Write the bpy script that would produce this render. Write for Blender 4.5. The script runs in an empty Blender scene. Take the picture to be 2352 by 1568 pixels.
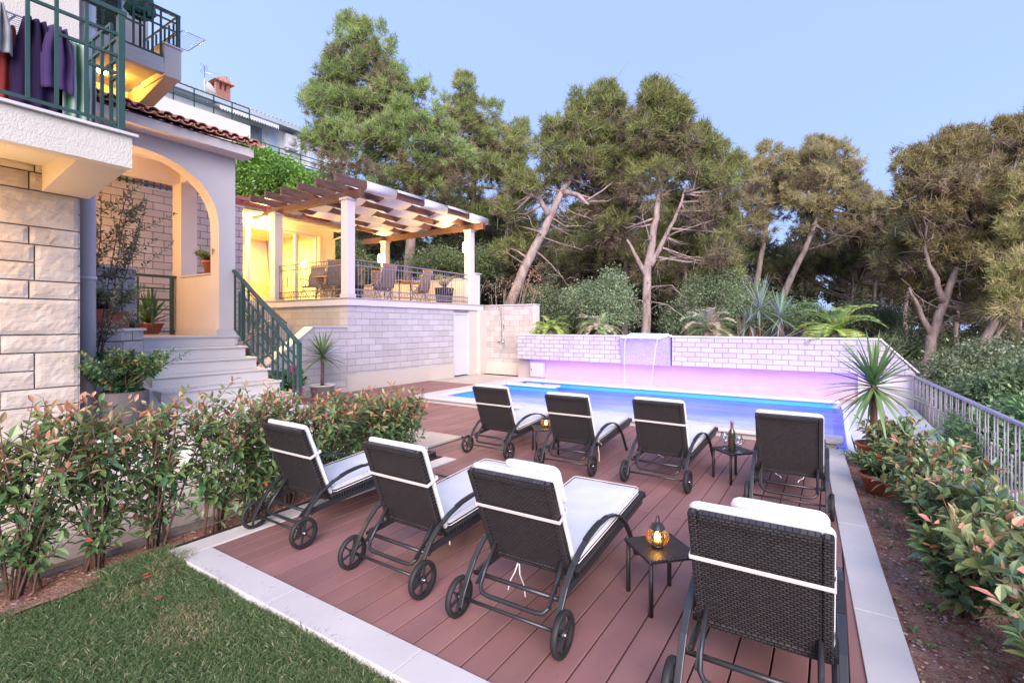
import bpy, bmesh, math, random
import numpy as np
from mathutils import Vector, Matrix, noise
random.seed(7)
R = math.radians
S = bpy.context.scene
COL = S.collection

# ------------------------------------------------------------ camera
EYE = 1.7
YAW = 33.0
FP, CXP, HYP = 1130.0, 1176.0, 746.0          # focal length and horizon, in units of a 2352 px wide picture
CA, SA = math.cos(R(YAW)), math.sin(R(YAW))
cam_d = bpy.data.cameras.new('camera')
cam = bpy.data.objects.new('camera', cam_d)
COL.objects.link(cam)
cam.location = (0, 0, EYE)
cam.rotation_euler = (R(90), 0, R(YAW - 90))
cam_d.sensor_width = 36
cam_d.lens = FP / 2352 * 36
cam_d.shift_y = -(784 - HYP) / 2352
cam_d.clip_start = 0.05
cam_d.clip_end = 600
S.camera = cam

# ------------------------------------------------------------ light
w = bpy.data.worlds.new('World')
S.world = w
w.use_nodes = True
nt = w.node_tree
bg = nt.nodes['Background']
sky = nt.nodes.new('ShaderNodeTexSky')
sky.sky_type = 'NISHITA'
sky.sun_disc = False
sky.sun_elevation = R(14)
sky.sun_rotation = R(338)
sky.air_density = 1.0
sky.dust_density = 1.8
sky.ozone_density = 2.5
tint = nt.nodes.new('ShaderNodeMix')
tint.data_type = 'RGBA'
tint.inputs[0].default_value = 0.66
tint.inputs[7].default_value = (3.95, 5.35, 10.0, 1)
nt.links.new(sky.outputs[0], tint.inputs[6])
nt.links.new(tint.outputs[2], bg.inputs[0])
bg.inputs[1].default_value = 0.1
sun_d = bpy.data.lights.new('sun', 'SUN')
sun_d.energy = 4.8
sun_d.angle = R(50)
sun_d.color = (1.0, 0.87, 0.85)
sun = bpy.data.objects.new('sun', sun_d)
COL.objects.link(sun)
sun.rotation_euler = Vector((0.74, 0.50, -0.42)).to_track_quat('-Z', 'Y').to_euler()
S.view_settings.view_transform = 'Standard'
S.view_settings.look = 'None'
S.view_settings.exposure = 0.75
S.view_settings.gamma = 1.0
S.render.engine = 'CYCLES'
S.cycles.use_denoising = True
S.cycles.max_bounces = 6
S.cycles.transparent_max_bounces = 10
S.cycles.caustics_reflective = False
S.cycles.caustics_refractive = False
S.cycles.sample_clamp_indirect = 4.0

# ------------------------------------------------------------ helpers
def wp(px, py, d):
    """world point seen at picture position (px,py) at forward distance d"""
    r = (px - CXP) / FP * d
    return Vector((d * CA + r * SA, d * SA - r * CA, EYE - (py - HYP) * d / FP))

def on_x(px, py, X):
    k = (px - CXP) / FP
    Y = X * (SA - k * CA) / (CA + k * SA)
    d = X * CA + Y * SA
    return Vector((X, Y, EYE - (py - HYP) * d / FP))

def on_y(px, py, Y):
    k = (px - CXP) / FP
    X = Y * (CA + k * SA) / (SA - k * CA)
    d = X * CA + Y * SA
    return Vector((X, Y, EYE - (py - HYP) * d / FP))

class MB:
    def __init__(s):
        s.v = []; s.f = []; s.sm = []
    def add(s, vs, fs, smooth=False):
        n = len(s.v)
        s.v += [tuple(v) for v in vs]
        s.f += [tuple(i + n for i in f) for f in fs]
        s.sm += [smooth] * len(fs)
        return s
    def box(s, x0, x1, y0, y1, z0, z1):
        if x0 > x1: x0, x1 = x1, x0
        if y0 > y1: y0, y1 = y1, y0
        if z0 > z1: z0, z1 = z1, z0
        return s.add([(x0,y0,z0),(x1,y0,z0),(x1,y1,z0),(x0,y1,z0),(x0,y0,z1),(x1,y0,z1),(x1,y1,z1),(x0,y1,z1)],
              [(0,3,2,1),(4,5,6,7),(0,1,5,4),(1,2,6,5),(2,3,7,6),(3,0,4,7)])
    def beam(s, a, b, wd, h, up=(0,0,1)):
        """rectangular bar from a to b, width wd across, height h along up"""
        a = Vector(a); b = Vector(b); d = (b - a).normalized(); u = Vector(up)
        sd = d.cross(u)
        if sd.length < 1e-5: sd = d.cross(Vector((1,0,0)))
        sd.normalize(); u = sd.cross(d).normalized()
        vs = []
        for p in (a, b):
            for i, j in ((-1,-1),(1,-1),(1,1),(-1,1)):
                vs.append(p + sd * (i * wd / 2) + u * (j * h / 2))
        return s.add(vs, [(0,1,2,3)[::-1],(4,5,6,7),(0,1,5,4),(1,2,6,5),(2,3,7,6),(3,0,4,7)])
    def tube(s, pts, r, n=8, caps=True, smooth=True):
        pts = [Vector(p) for p in pts]
        if not isinstance(r, (list, tuple)): r = [r] * len(pts)
        vs = []; prev = None
        for i, p in enumerate(pts):
            t = (pts[min(i+1, len(pts)-1)] - pts[max(i-1, 0)])
            if t.length < 1e-9: t = Vector((0,0,1))
            t.normalize()
            if prev is None:
                a = Vector((0,0,1)) if abs(t.z) < 0.9 else Vector((1,0,0))
                u = t.cross(a).normalized()
            else:
                u = (prev - t * prev.dot(t))
                if u.length < 1e-6: u = t.orthogonal()
                u.normalize()
            prev = u; v = t.cross(u)
            for k in range(n):
                an = 2 * math.pi * k / n
                vs.append(p + (u * math.cos(an) + v * math.sin(an)) * r[i])
        fs = []
        for i in range(len(pts) - 1):
            for k in range(n):
                a0 = i*n + k; a1 = i*n + (k+1) % n
                fs.append((a0, a1, a1 + n, a0 + n))
        s.add(vs, fs, smooth)
        if caps:
            m = len(s.v) - len(vs)
            s.f.append(tuple(m + k for k in range(n))[::-1]); s.sm.append(False)
            m2 = m + (len(pts)-1)*n
            s.f.append(tuple(m2 + k for k in range(n))); s.sm.append(False)
        return s
    def flatbar(s, pts, wd, th, side=(0,1,0)):
        """bar swept along pts; wd across 'side', th perpendicular"""
        pts = [Vector(p) for p in pts]; sd = Vector(side)
        vs = []
        for i, p in enumerate(pts):
            t = (pts[min(i+1, len(pts)-1)] - pts[max(i-1, 0)]).normalized()
            n = sd.cross(t).normalized()
            for a, b in ((-1,-1),(1,-1),(1,1),(-1,1)):
                vs.append(p + sd * (a*wd/2) + n * (b*th/2))
        fs = []
        for i in range(len(pts)-1):
            for k in range(4):
                a0 = i*4+k; a1 = i*4+(k+1) % 4
                fs.append((a0, a1, a1+4, a0+4))
        m = (len(pts)-1)*4
        fs += [(3,2,1,0), (m, m+1, m+2, m+3)]
        return s.add(vs, fs)
    def lathe(s, prof, c=(0,0,0), n=20, axis='z', smooth=True):
        vs = []; c = Vector(c)
        for r, h in prof:
            for k in range(n):
                a = 2*math.pi*k/n
                x, y = r*math.cos(a), r*math.sin(a)
                p = (x, y, h) if axis == 'z' else (x, h, y)
                vs.append(c + Vector(p))
        fs = []
        for i in range(len(prof)-1):
            for k in range(n):
                a0 = i*n+k; a1 = i*n+(k+1) % n
                fs.append((a0, a1, a1+n, a0+n))
        return s.add(vs, fs, smooth)
    def prism(s, poly, vec):
        """polygon (3-D points) extruded by vec"""
        n = len(poly); v = Vector(vec)
        vs = [Vector(p) for p in poly] + [Vector(p) + v for p in poly]
        return s.add(vs, [tuple(range(n))[::-1], tuple(range(n, 2*n))] + [(i, (i+1) % n, n+(i+1) % n, n+i) for i in range(n)])
    def quad(s, a, b, c, d):
        return s.add([a,b,c,d], [(0,1,2,3)])
    def xf(s, M):
        s.v = [tuple(M @ Vector(v)) for v in s.v]; return s

def mesh_of(name, mb, m):
    me = bpy.data.meshes.new(name)
    me.from_pydata(mb.v, [], mb.f)
    me.polygons.foreach_set('use_smooth', mb.sm)
    bm = bmesh.new(); bm.from_mesh(me)
    bmesh.ops.recalc_face_normals(bm, faces=bm.faces)
    bm.to_mesh(me); bm.free()
    me.materials.append(m)
    return me

WORG = {}
def link(o, parent=None, local=False):
    COL.objects.link(o)
    if parent is not None:
        o.parent = parent
        if not local and parent.name in WORG:
            o.location = -Vector(WORG[parent.name])
    return o

def part(name, mb, m, parent=None, local=False, bevel=0, label=None, kind=None, seg=2):
    o = bpy.data.objects.new(name, mesh_of(name, mb, m))
    link(o, parent, local)
    if bevel:
        b = o.modifiers.new('bevel', 'BEVEL'); b.width = bevel; b.segments = seg; b.limit_method = 'ANGLE'
    if label: o['label'] = label
    if kind: o['kind'] = kind
    return o

def tag(o, label, cat, group=None):
    o['label'] = label; o['category'] = cat
    if group: o['group'] = group
    return o

def thing(name, label, cat, loc=(0,0,0), rz=0, group=None):
    o = bpy.data.objects.new(name, None)
    o.empty_display_size = 0.1
    COL.objects.link(o)
    o.location = loc; o.rotation_euler = (0, 0, rz)
    WORG[o.name] = tuple(loc)
    return tag(o, label, cat, group)

def dup(root, loc, rz, label, group=None):
    r = root.copy(); COL.objects.link(r)
    r.location = loc; r.rotation_euler = (0, 0, rz); r['label'] = label
    if group: r['group'] = group
    for ch in list(root.children):
        c = ch.copy(); COL.objects.link(c); c.parent = r
        for g in list(ch.children):
            d = g.copy(); COL.objects.link(d); d.parent = c
    return r

def struct(name, mb, m, bevel=0, kind='structure'):
    return part(name, mb, m, None, bevel=bevel, kind=kind)

# ------------------------------------------------------------ materials
def newmat(name):
    m = bpy.data.materials.new(name); m.use_nodes = True
    n = m.node_tree.nodes; b = n['Principled BSDF']
    return m, m.node_tree, n, b

def mat(name, col, rough=0.6, var=0.12, vs=4.0, bump=0.15, bs=60.0, metal=0.0, spec=0.4, stretch=(1,1,1), attr=False, col2=None, dist=0.004):
    m, t, n, b = newmat(name)
    b.inputs['Roughness'].default_value = rough
    b.inputs['Metallic'].default_value = metal
    b.inputs['Specular IOR Level'].default_value = spec
    tc = n.new('ShaderNodeTexCoord'); mp = n.new('ShaderNodeMapping')
    mp.inputs['Scale'].default_value = stretch
    t.links.new(tc.outputs['Object'], mp.inputs[0])
    nz = n.new('ShaderNodeTexNoise'); nz.inputs['Scale'].default_value = vs; nz.inputs['Detail'].default_value = 6
    t.links.new(mp.outputs[0], nz.inputs['Vector'])
    mr = n.new('ShaderNodeMapRange'); mr.inputs[1].default_value = 0.3; mr.inputs[2].default_value = 0.7
    mr.inputs[3].default_value = 0.0; mr.inputs[4].default_value = 1.0
    t.links.new(nz.outputs[0], mr.inputs[0])
    mx = n.new('ShaderNodeMix'); mx.data_type = 'RGBA'
    c = Vector(col[:3])
    d = Vector(col2[:3]) if col2 else c * (1 + var)
    e = c if col2 else c * (1 - var)
    mx.inputs[6].default_value = (*e, 1); mx.inputs[7].default_value = (*[min(1, q) for q in d], 1)
    t.links.new(mr.outputs[0], mx.inputs[0])
    out = mx.outputs[2]
    if attr:
        at = n.new('ShaderNodeAttribute'); at.attribute_name = 'Col'
        mm = n.new('ShaderNodeMix'); mm.data_type = 'RGBA'; mm.blend_type = 'MULTIPLY'; mm.inputs[0].default_value = 1
        t.links.new(out, mm.inputs[6]); t.links.new(at.outputs['Color'], mm.inputs[7]); out = mm.outputs[2]
    t.links.new(out, b.inputs['Base Color'])
    if bump:
        nb = n.new('ShaderNodeTexNoise'); nb.inputs['Scale'].default_value = bs; nb.inputs['Detail'].default_value = 4
        t.links.new(mp.outputs[0], nb.inputs['Vector'])
        bp = n.new('ShaderNodeBump'); bp.inputs['Strength'].default_value = bump; bp.inputs['Distance'].default_value = dist
        t.links.new(nb.outputs[0], bp.inputs['Height']); t.links.new(bp.outputs[0], b.inputs['Normal'])
    return m

def emit(name, col, st):
    m, t, n, b = newmat(name)
    b.inputs['Base Color'].default_value = (*col, 1)
    b.inputs['Emission Color'].default_value = (*col, 1)
    b.inputs['Emission Strength'].default_value = st
    return m

def brick(name, axis, bw, bh, mort, c1, c2, cm, bump=0.6, off=(0,0), rough=0.8, stain=0.25, freq=2, squash=1.0, split=14.0):
    """stone courses on a vertical wall running along axis (0 = x, 1 = y)"""
    m, t, n, b = newmat(name)
    b.inputs['Roughness'].default_value = rough
    tc = n.new('ShaderNodeTexCoord'); sp = n.new('ShaderNodeSeparateXYZ'); cb = n.new('ShaderNodeCombineXYZ')
    t.links.new(tc.outputs['Object'], sp.inputs[0])
    ax = n.new('ShaderNodeMath'); ax.operation = 'ADD'; ax.inputs[1].default_value = off[0]
    az = n.new('ShaderNodeMath'); az.operation = 'ADD'; az.inputs[1].default_value = off[1]
    t.links.new(sp.outputs[axis], ax.inputs[0]); t.links.new(sp.outputs[2], az.inputs[0])
    t.links.new(ax.outputs[0], cb.inputs[0]); t.links.new(az.outputs[0], cb.inputs[1])
    br = n.new('ShaderNodeTexBrick')
    br.inputs['Scale'].default_value = 1
    br.inputs['Brick Width'].default_value = bw; br.inputs['Row Height'].default_value = bh
    br.inputs['Mortar Size'].default_value = mort; br.inputs['Mortar Smooth'].default_value = 0.15
    br.inputs['Bias'].default_value = 0.0
    br.offset = 0.43; br.offset_frequency = 2; br.squash = squash; br.squash_frequency = freq + 1
    br.inputs['Color1'].default_value = (*c1, 1); br.inputs['Color2'].default_value = (*c2, 1); br.inputs['Mortar'].default_value = (*cm, 1)
    # small warp so the joints are not ruler straight
    wz = n.new('ShaderNodeTexNoise'); wz.inputs['Scale'].default_value = 3.0
    t.links.new(tc.outputs['Object'], wz.inputs['Vector'])
    vm = n.new('ShaderNodeVectorMath'); vm.operation = 'SUBTRACT'; vm.inputs[1].default_value = (0.5, 0.5, 0.5)
    t.links.new(wz.outputs['Color'], vm.inputs[0])
    vs_ = n.new('ShaderNodeVectorMath'); vs_.operation = 'SCALE'; vs_.inputs['Scale'].default_value = 0.015
    t.links.new(vm.outputs[0], vs_.inputs[0])
    va = n.new('ShaderNodeVectorMath'); va.operation = 'ADD'
    t.links.new(cb.outputs[0], va.inputs[0]); t.links.new(vs_.outputs[0], va.inputs[1])
    t.links.new(va.outputs[0], br.inputs['Vector'])
    nz = n.new('ShaderNodeTexNoise'); nz.inputs['Scale'].default_value = 2.2; nz.inputs['Detail'].default_value = 8; nz.inputs['Roughness'].default_value = 0.7
    t.links.new(tc.outputs['Object'], nz.inputs['Vector'])
    mr = n.new('ShaderNodeMapRange'); mr.inputs[1].default_value = 0.35; mr.inputs[2].default_value = 0.7
    mr.inputs[3].default_value = 1.0; mr.inputs[4].default_value = 1 - stain
    t.links.new(nz.outputs[0], mr.inputs[0])
    mx = n.new('ShaderNodeMix'); mx.data_type = 'RGBA'; mx.blend_type = 'MULTIPLY'; mx.inputs[0].default_value = 1
    t.links.new(br.outputs['Color'], mx.inputs[6]); t.links.new(mr.outputs[0], mx.inputs[7])
    t.links.new(mx.outputs[2], b.inputs['Base Color'])
    # split-face relief
    n2 = n.new('ShaderNodeTexNoise'); n2.inputs['Scale'].default_value = split; n2.inputs['Detail'].default_value = 7; n2.inputs['Roughness'].default_value = 0.6
    n2.inputs['Distortion'].default_value = 1.2
    t.links.new(tc.outputs['Object'], n2.inputs['Vector'])
    inv = n.new('ShaderNodeMath'); inv.operation = 'MULTIPLY_ADD'; inv.inputs[1].default_value = -1.2; inv.inputs[2].default_value = 1.0
    t.links.new(br.outputs['Fac'], inv.inputs[0])
    ad = n.new('ShaderNodeMath'); ad.operation = 'ADD'
    t.links.new(inv.outputs[0], ad.inputs[0]); t.links.new(n2.outputs[0], ad.inputs[1])
    bp = n.new('ShaderNodeBump'); bp.inputs['Strength'].default_value = bump; bp.inputs['Distance'].default_value = 0.03
    t.links.new(ad.outputs[0], bp.inputs['Height']); t.links.new(bp.outputs[0], b.inputs['Normal'])
    return m

def wicker(name):
    m, t, n, b = newmat(name)
    b.inputs['Roughness'].default_value = 0.45
    tc = n.new('ShaderNodeTexCoord')
    br = n.new('ShaderNodeTexBrick'); br.offset = 0.5
    br.inputs['Scale'].default_value = 1; br.inputs['Brick Width'].default_value = 0.026; br.inputs['Row Height'].default_value = 0.013
    br.inputs['Mortar Size'].default_value = 0.0032; br.inputs['Mortar Smooth'].default_value = 0.6
    br.inputs['Color1'].default_value = (0.050, 0.043, 0.045, 1); br.inputs['Color2'].default_value = (0.028, 0.024, 0.026, 1)
    br.inputs['Mortar'].default_value = (0.004, 0.003, 0.003, 1)
    sp = n.new('ShaderNodeSeparateXYZ'); cb = n.new('ShaderNodeCombineXYZ')
    t.links.new(tc.outputs['Object'], sp.inputs[0])
    t.links.new(sp.outputs[1], cb.inputs[0]); t.links.new(sp.outputs[0], cb.inputs[1])
    t.links.new(cb.outputs[0], br.inputs['Vector'])
    t.links.new(br.outputs['Color'], b.inputs['Base Color'])
    inv = n.new('ShaderNodeMath'); inv.operation = 'MULTIPLY'; inv.inputs[1].default_value = -1
    t.links.new(br.outputs['Fac'], inv.inputs[0])
    bp = n.new('ShaderNodeBump'); bp.inputs['Strength'].default_value = 0.9; bp.inputs['Distance'].default_value = 0.009
    t.links.new(inv.outputs[0], bp.inputs['Height']); t.links.new(bp.outputs[0], b.inputs['Normal'])
    return m

def glass(name, tintc=(0.9,0.95,1), refl=0.12, rough=0.02):
    m, t, n, b = newmat(name)
    n.remove(b)
    tr = n.new('ShaderNodeBsdfTransparent'); tr.inputs[0].default_value = (*tintc, 1)
    gl = n.new('ShaderNodeBsdfGlossy'); gl.inputs['Roughness'].default_value = rough
    fr = n.new('ShaderNodeLayerWeight'); fr.inputs[0].default_value = 0.35
    mu = n.new('ShaderNodeMath'); mu.operation = 'MULTIPLY_ADD'; mu.inputs[1].default_value = 0.6; mu.inputs[2].default_value = refl
    t.links.new(fr.outputs['Fresnel'], mu.inputs[0])
    ms = n.new('ShaderNodeMixShader')
    t.links.new(mu.outputs[0], ms.inputs[0]); t.links.new(tr.outputs[0], ms.inputs[1]); t.links.new(gl.outputs[0], ms.inputs[2])
    t.links.new(ms.outputs[0], n['Material Output'].inputs['Surface'])
    return m

def leafmat(name, rough=0.5, trans=0.25, spec=0.4, var=0.15):
    m, t, n, b = newmat(name)
    at = n.new('ShaderNodeAttribute'); at.attribute_name = 'Col'
    t.links.new(at.outputs['Color'], b.inputs['Base Color'])
    b.inputs['Roughness'].default_value = rough
    b.inputs['Specular IOR Level'].default_value = spec
    if trans:
        tl = n.new('ShaderNodeBsdfTranslucent'); ms = n.new('ShaderNodeMixShader'); ms.inputs[0].default_value = trans
        t.links.new(at.outputs['Color'], tl.inputs[0])
        t.links.new(b.outputs[0], ms.inputs[1]); t.links.new(tl.outputs[0], ms.inputs[2])
        t.links.new(ms.outputs[0], n['Material Output'].inputs['Surface'])
    return m

M = {}
M['limestone'] = mat('limestone', (0.55,0.52,0.51), 0.45, 0.06, 2.5, 0.05, 30, spec=0.5)
M['limestone_path'] = None
M['render_white'] = mat('white_render', (0.62,0.565,0.53), 0.85, 0.04, 1.5, 0.5, 90, dist=0.004)
M['render_cream'] = mat('cream_render', (0.54,0.48,0.41), 0.85, 0.04, 1.5, 0.5, 90, dist=0.004)
M['marble'] = mat('white_marble', (0.60,0.56,0.53), 0.35, 0.06, 1.2, 0.02, 20, spec=0.5, stretch=(1,1,3))
M['green_metal'] = mat('dark_green_metal', (0.022,0.060,0.052), 0.4, 0.1, 8, 0.05, 80, spec=0.5)
M['iron'] = mat('bronze_iron', (0.15,0.12,0.11), 0.5, 0.15, 8, 0.1, 60, metal=0.3)
M['grey_iron'] = mat('grey_iron', (0.23,0.22,0.25), 0.5, 0.1, 8, 0.1, 60, metal=0.2)
M['black_metal'] = mat('black_metal', (0.022,0.023,0.026), 0.35, 0.1, 8, 0.05, 60, spec=0.6)
M['black_rubber'] = mat('black_rubber', (0.018,0.018,0.019), 0.6, 0.1, 8, 0.05, 60)
M['fabric'] = mat('white_canvas', (0.56,0.57,0.60), 0.9, 0.03, 6, 0.25, 300, dist=0.001)
M['strap'] = mat('cream_ribbon', (0.60,0.57,0.54), 0.8, 0.03, 6, 0.1, 100)
M['wicker'] = wicker('dark_wicker')
M['wood_dark'] = mat('dark_stained_wood', (0.12,0.06,0.04), 0.5, 0.35, 3, 0.2, 40, stretch=(1,6,6))
M['terracotta'] = mat('terracotta', (0.42,0.13,0.08), 0.75, 0.15, 5, 0.2, 60)
M['roof_tile'] = mat('roof_tile', (0.60,0.31,0.23), 0.85, 0.35, 5, 0.3, 40)
M['soil'] = mat('soil', (0.21,0.095,0.066), 0.95, 0.5, 26, 1.0, 70, dist=0.03, col2=(0.38,0.23,0.18))
M['forest_floor'] = mat('forest_floor', (0.06,0.05,0.032), 0.95, 0.4, 1.5, 1.0, 8, dist=0.1, col2=(0.11,0.10,0.05))
M['bark'] = mat('pine_bark', (0.20,0.155,0.14), 0.9, 0.4, 6, 1.0, 18, stretch=(1,1,0.35), dist=0.03)
M['bark_pale'] = mat('pale_pine_bark', (0.27,0.21,0.19), 0.9, 0.4, 6, 1.0, 18, stretch=(1,1,0.35), dist=0.03)
M['stem'] = mat('shrub_stem', (0.14,0.08,0.06), 0.8, 0.3, 20, 0.3, 60)
M['leaf'] = leafmat('leaf', 0.35, 0.25, 0.6)
M['needle'] = leafmat('needle', 0.7, 0.45, 0.2)
M['grass'] = leafmat('grass_blade', 0.6, 0.3, 0.25)
M['steel'] = mat('steel', (.6,.6,.62), .25, .05, 5, 0, metal=1.0)
M['glass'] = glass('clear_glass')
M['window_glass'] = glass('window_glass', (0.95,0.97,1), 0.05)

# ------------------------------------------------------------ numpy foliage
def col_mesh(name, V, F, C, m, smooth=False):
    """V (n,3), F (k,3) or (k,4), C (n,3) per-vertex colour"""
    me = bpy.data.meshes.new(name)
    k = F.shape[1]
    me.vertices.add(len(V)); me.loops.add(F.size); me.polygons.add(len(F))
    me.vertices.foreach_set('co', V.astype(np.float32).ravel())
    me.loops.foreach_set('vertex_index', F.astype(np.int32).ravel())
    me.polygons.foreach_set('loop_start', np.arange(0, F.size, k, dtype=np.int32))
    me.update(calc_edges=True)
    a = me.color_attributes.new('Col', 'FLOAT_COLOR', 'POINT')
    a.data.foreach_set('color', np.hstack([C, np.ones((len(C),1))]).astype(np.float32).ravel())
    me.polygons.foreach_set('use_smooth', np.full(len(F), bool(smooth)))
    me.materials.append(m)
    return me

def nrm(a): return a / np.maximum(np.linalg.norm(a, axis=1, keepdims=True), 1e-9)

def blade_arrays(rng, P, D, L, Wd, C, fold=0.25, droop=0.0, tipc=None):
    """shaped leaf: base, two shoulders, mid rib, tip.  P,D (n,3) L,Wd (n,)"""
    n = len(P); D = nrm(D)
    up = np.tile([0,0,1.0], (n,1)) + rng.normal(0, .35, (n,3))
    Sd = nrm(np.cross(D, up)); U = np.cross(Sd, D)
    L_ = L[:,None]; W_ = Wd[:,None]
    b = P
    l = P + D*L_*.42 - Sd*W_*.5 + U*W_*fold - np.array([0,0,1])*L_*droop*.2
    r = P + D*L_*.42 + Sd*W_*.5 + U*W_*fold - np.array([0,0,1])*L_*droop*.2
    c = P + D*L_*.5 - np.array([0,0,1])*L_*droop*.25
    l2 = P + D*L_*.74 - Sd*W_*.34 + U*W_*fold*.7 - np.array([0,0,1])*L_*droop*.55
    r2 = P + D*L_*.74 + Sd*W_*.34 + U*W_*fold*.7 - np.array([0,0,1])*L_*droop*.55
    t = P + D*L_ - np.array([0,0,1])*L_*droop
    V = np.stack([b,l,r,c,l2,r2,t], 1).reshape(-1,3)
    base = (np.arange(n)*7)[:,None]
    tri = np.array([[0,3,1],[0,2,3],[1,3,4],[3,2,5],[4,3,6],[3,5,6]])
    F = (base[:,:,None] + tri[None]).reshape(-1,3)
    CC = np.repeat(C, 7, axis=0)
    return V, F, CC

def needle_arrays(rng, P, D, L, Wd, C):
    n = len(P); D = nrm(D)
    Sd = nrm(np.cross(D, rng.normal(0,1,(n,3))))
    V = np.stack([P - Sd*Wd[:,None]*.5, P + Sd*Wd[:,None]*.5, P + D*L[:,None]], 1).reshape(-1,3)
    F = np.arange(n*3).reshape(-1,3)
    return V, F, np.repeat(C, 3, axis=0)

def strap_arrays(P, D0, L, Wd, C, droop, nseg=5, up=0.0):
    """long arching strap leaves (yucca, cycad spine); python loop, returns arrays"""
    V = []; F = []; CC = []
    for i in range(len(P)):
        d = Vector(D0[i]).normalized(); p = Vector(P[i])
        sd = d.cross(Vector((0,0,1)))
        if sd.length < 1e-3: sd = Vector((1,0,0))
        sd.normalize(); base = len(V)
        for k in range(nseg+1):
            t = k/nseg
            wv = Wd[i]*(0.55 + 1.8*t*(1-t))*(1-t)**0.5 if t < 1 else 0
            wv = max(wv, Wd[i]*0.04)
            nrm_ = sd.cross(d).normalized()
            V += [tuple(p - sd*wv*.5 + nrm_*wv*.18), tuple(p), tuple(p + sd*wv*.5 + nrm_*wv*.18)]
            CC += [tuple(C[i])]*3
            p = p + d*(L[i]/nseg)
            d = (d + Vector((0,0,-droop[i]*L[i]/nseg*(0.4+t*1.6)))).normalized()
        for k in range(nseg):
            a = base + k*3
            F += [(a,a+1,a+4,a+3),(a+1,a+2,a+5,a+4)]
    return np.array(V), np.array(F), np.array(CC)

def add_np(name, arrs, m, parent=None, local=False, kind=None, smooth=False):
    V = []; F = []; C = []; n = 0
    for v, f, c in arrs:
        V.append(v); F.append(f+n); C.append(c); n += len(v)
    me = col_mesh(name, np.vstack(V), np.vstack(F), np.vstack(C), m, smooth)
    o = bpy.data.objects.new(name, me)
    link(o, parent, local)
    if kind: o['kind'] = kind
    return o

# ============================================================ SETTING
KS = 0.0445                                    # the right-hand kerb runs slightly askew to the boards
def kerb_in(x): return -0.27 + KS * x          # inner edge of the right kerb
def kerb_out(x): return -0.485 + KS * x

# ground far around (one sheet, rising gently to the left and behind the pool)
def terrain_z(x, y):
    z = -0.95
    q = (x - 13) / 20.0
    z += 2.1 * max(0, min(1, q)) * max(0, min(1, (y + 14) / 18.0))
    z += 2.6 * max(0, min(1, (y - 18) / 14.0))
    z += 0.10 * (x - 18) * max(0, min(1, (y - 20) / 15.0)) * (1 if x > 18 else 0)
    if y < -2: z -= 0.9 * min(1, (-2 - y) / 4.0)
    z += 0.35 * noise.noise(Vector((x * .12, y * .12, 0)))
    return z
mb = MB()
gx = [-60, -30, -12, -5, 0, 4, 8, 11, 13, 14, 15, 16.5, 18, 20, 22, 25, 28, 32, 38, 46, 60, 90, 160, 300]
gy = [-200, -90, -50, -32, -24, -18, -14, -11, -8, -6, -4.5, -3, -2.2, -1, 1, 3, 5, 7, 9, 11, 13, 15, 17, 19, 22, 26, 30, 36, 44, 60, 90, 160]
vs = [(x, y, terrain_z(x, y)) for x in gx for y in gy]
ny = len(gy)
mb.add(vs, [(i*ny+j, (i+1)*ny+j, (i+1)*ny+j+1, i*ny+j+1) for i in range(len(gx)-1) for j in range(ny-1)], True)
struct('hillside', mb, M['forest_floor'])

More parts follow.
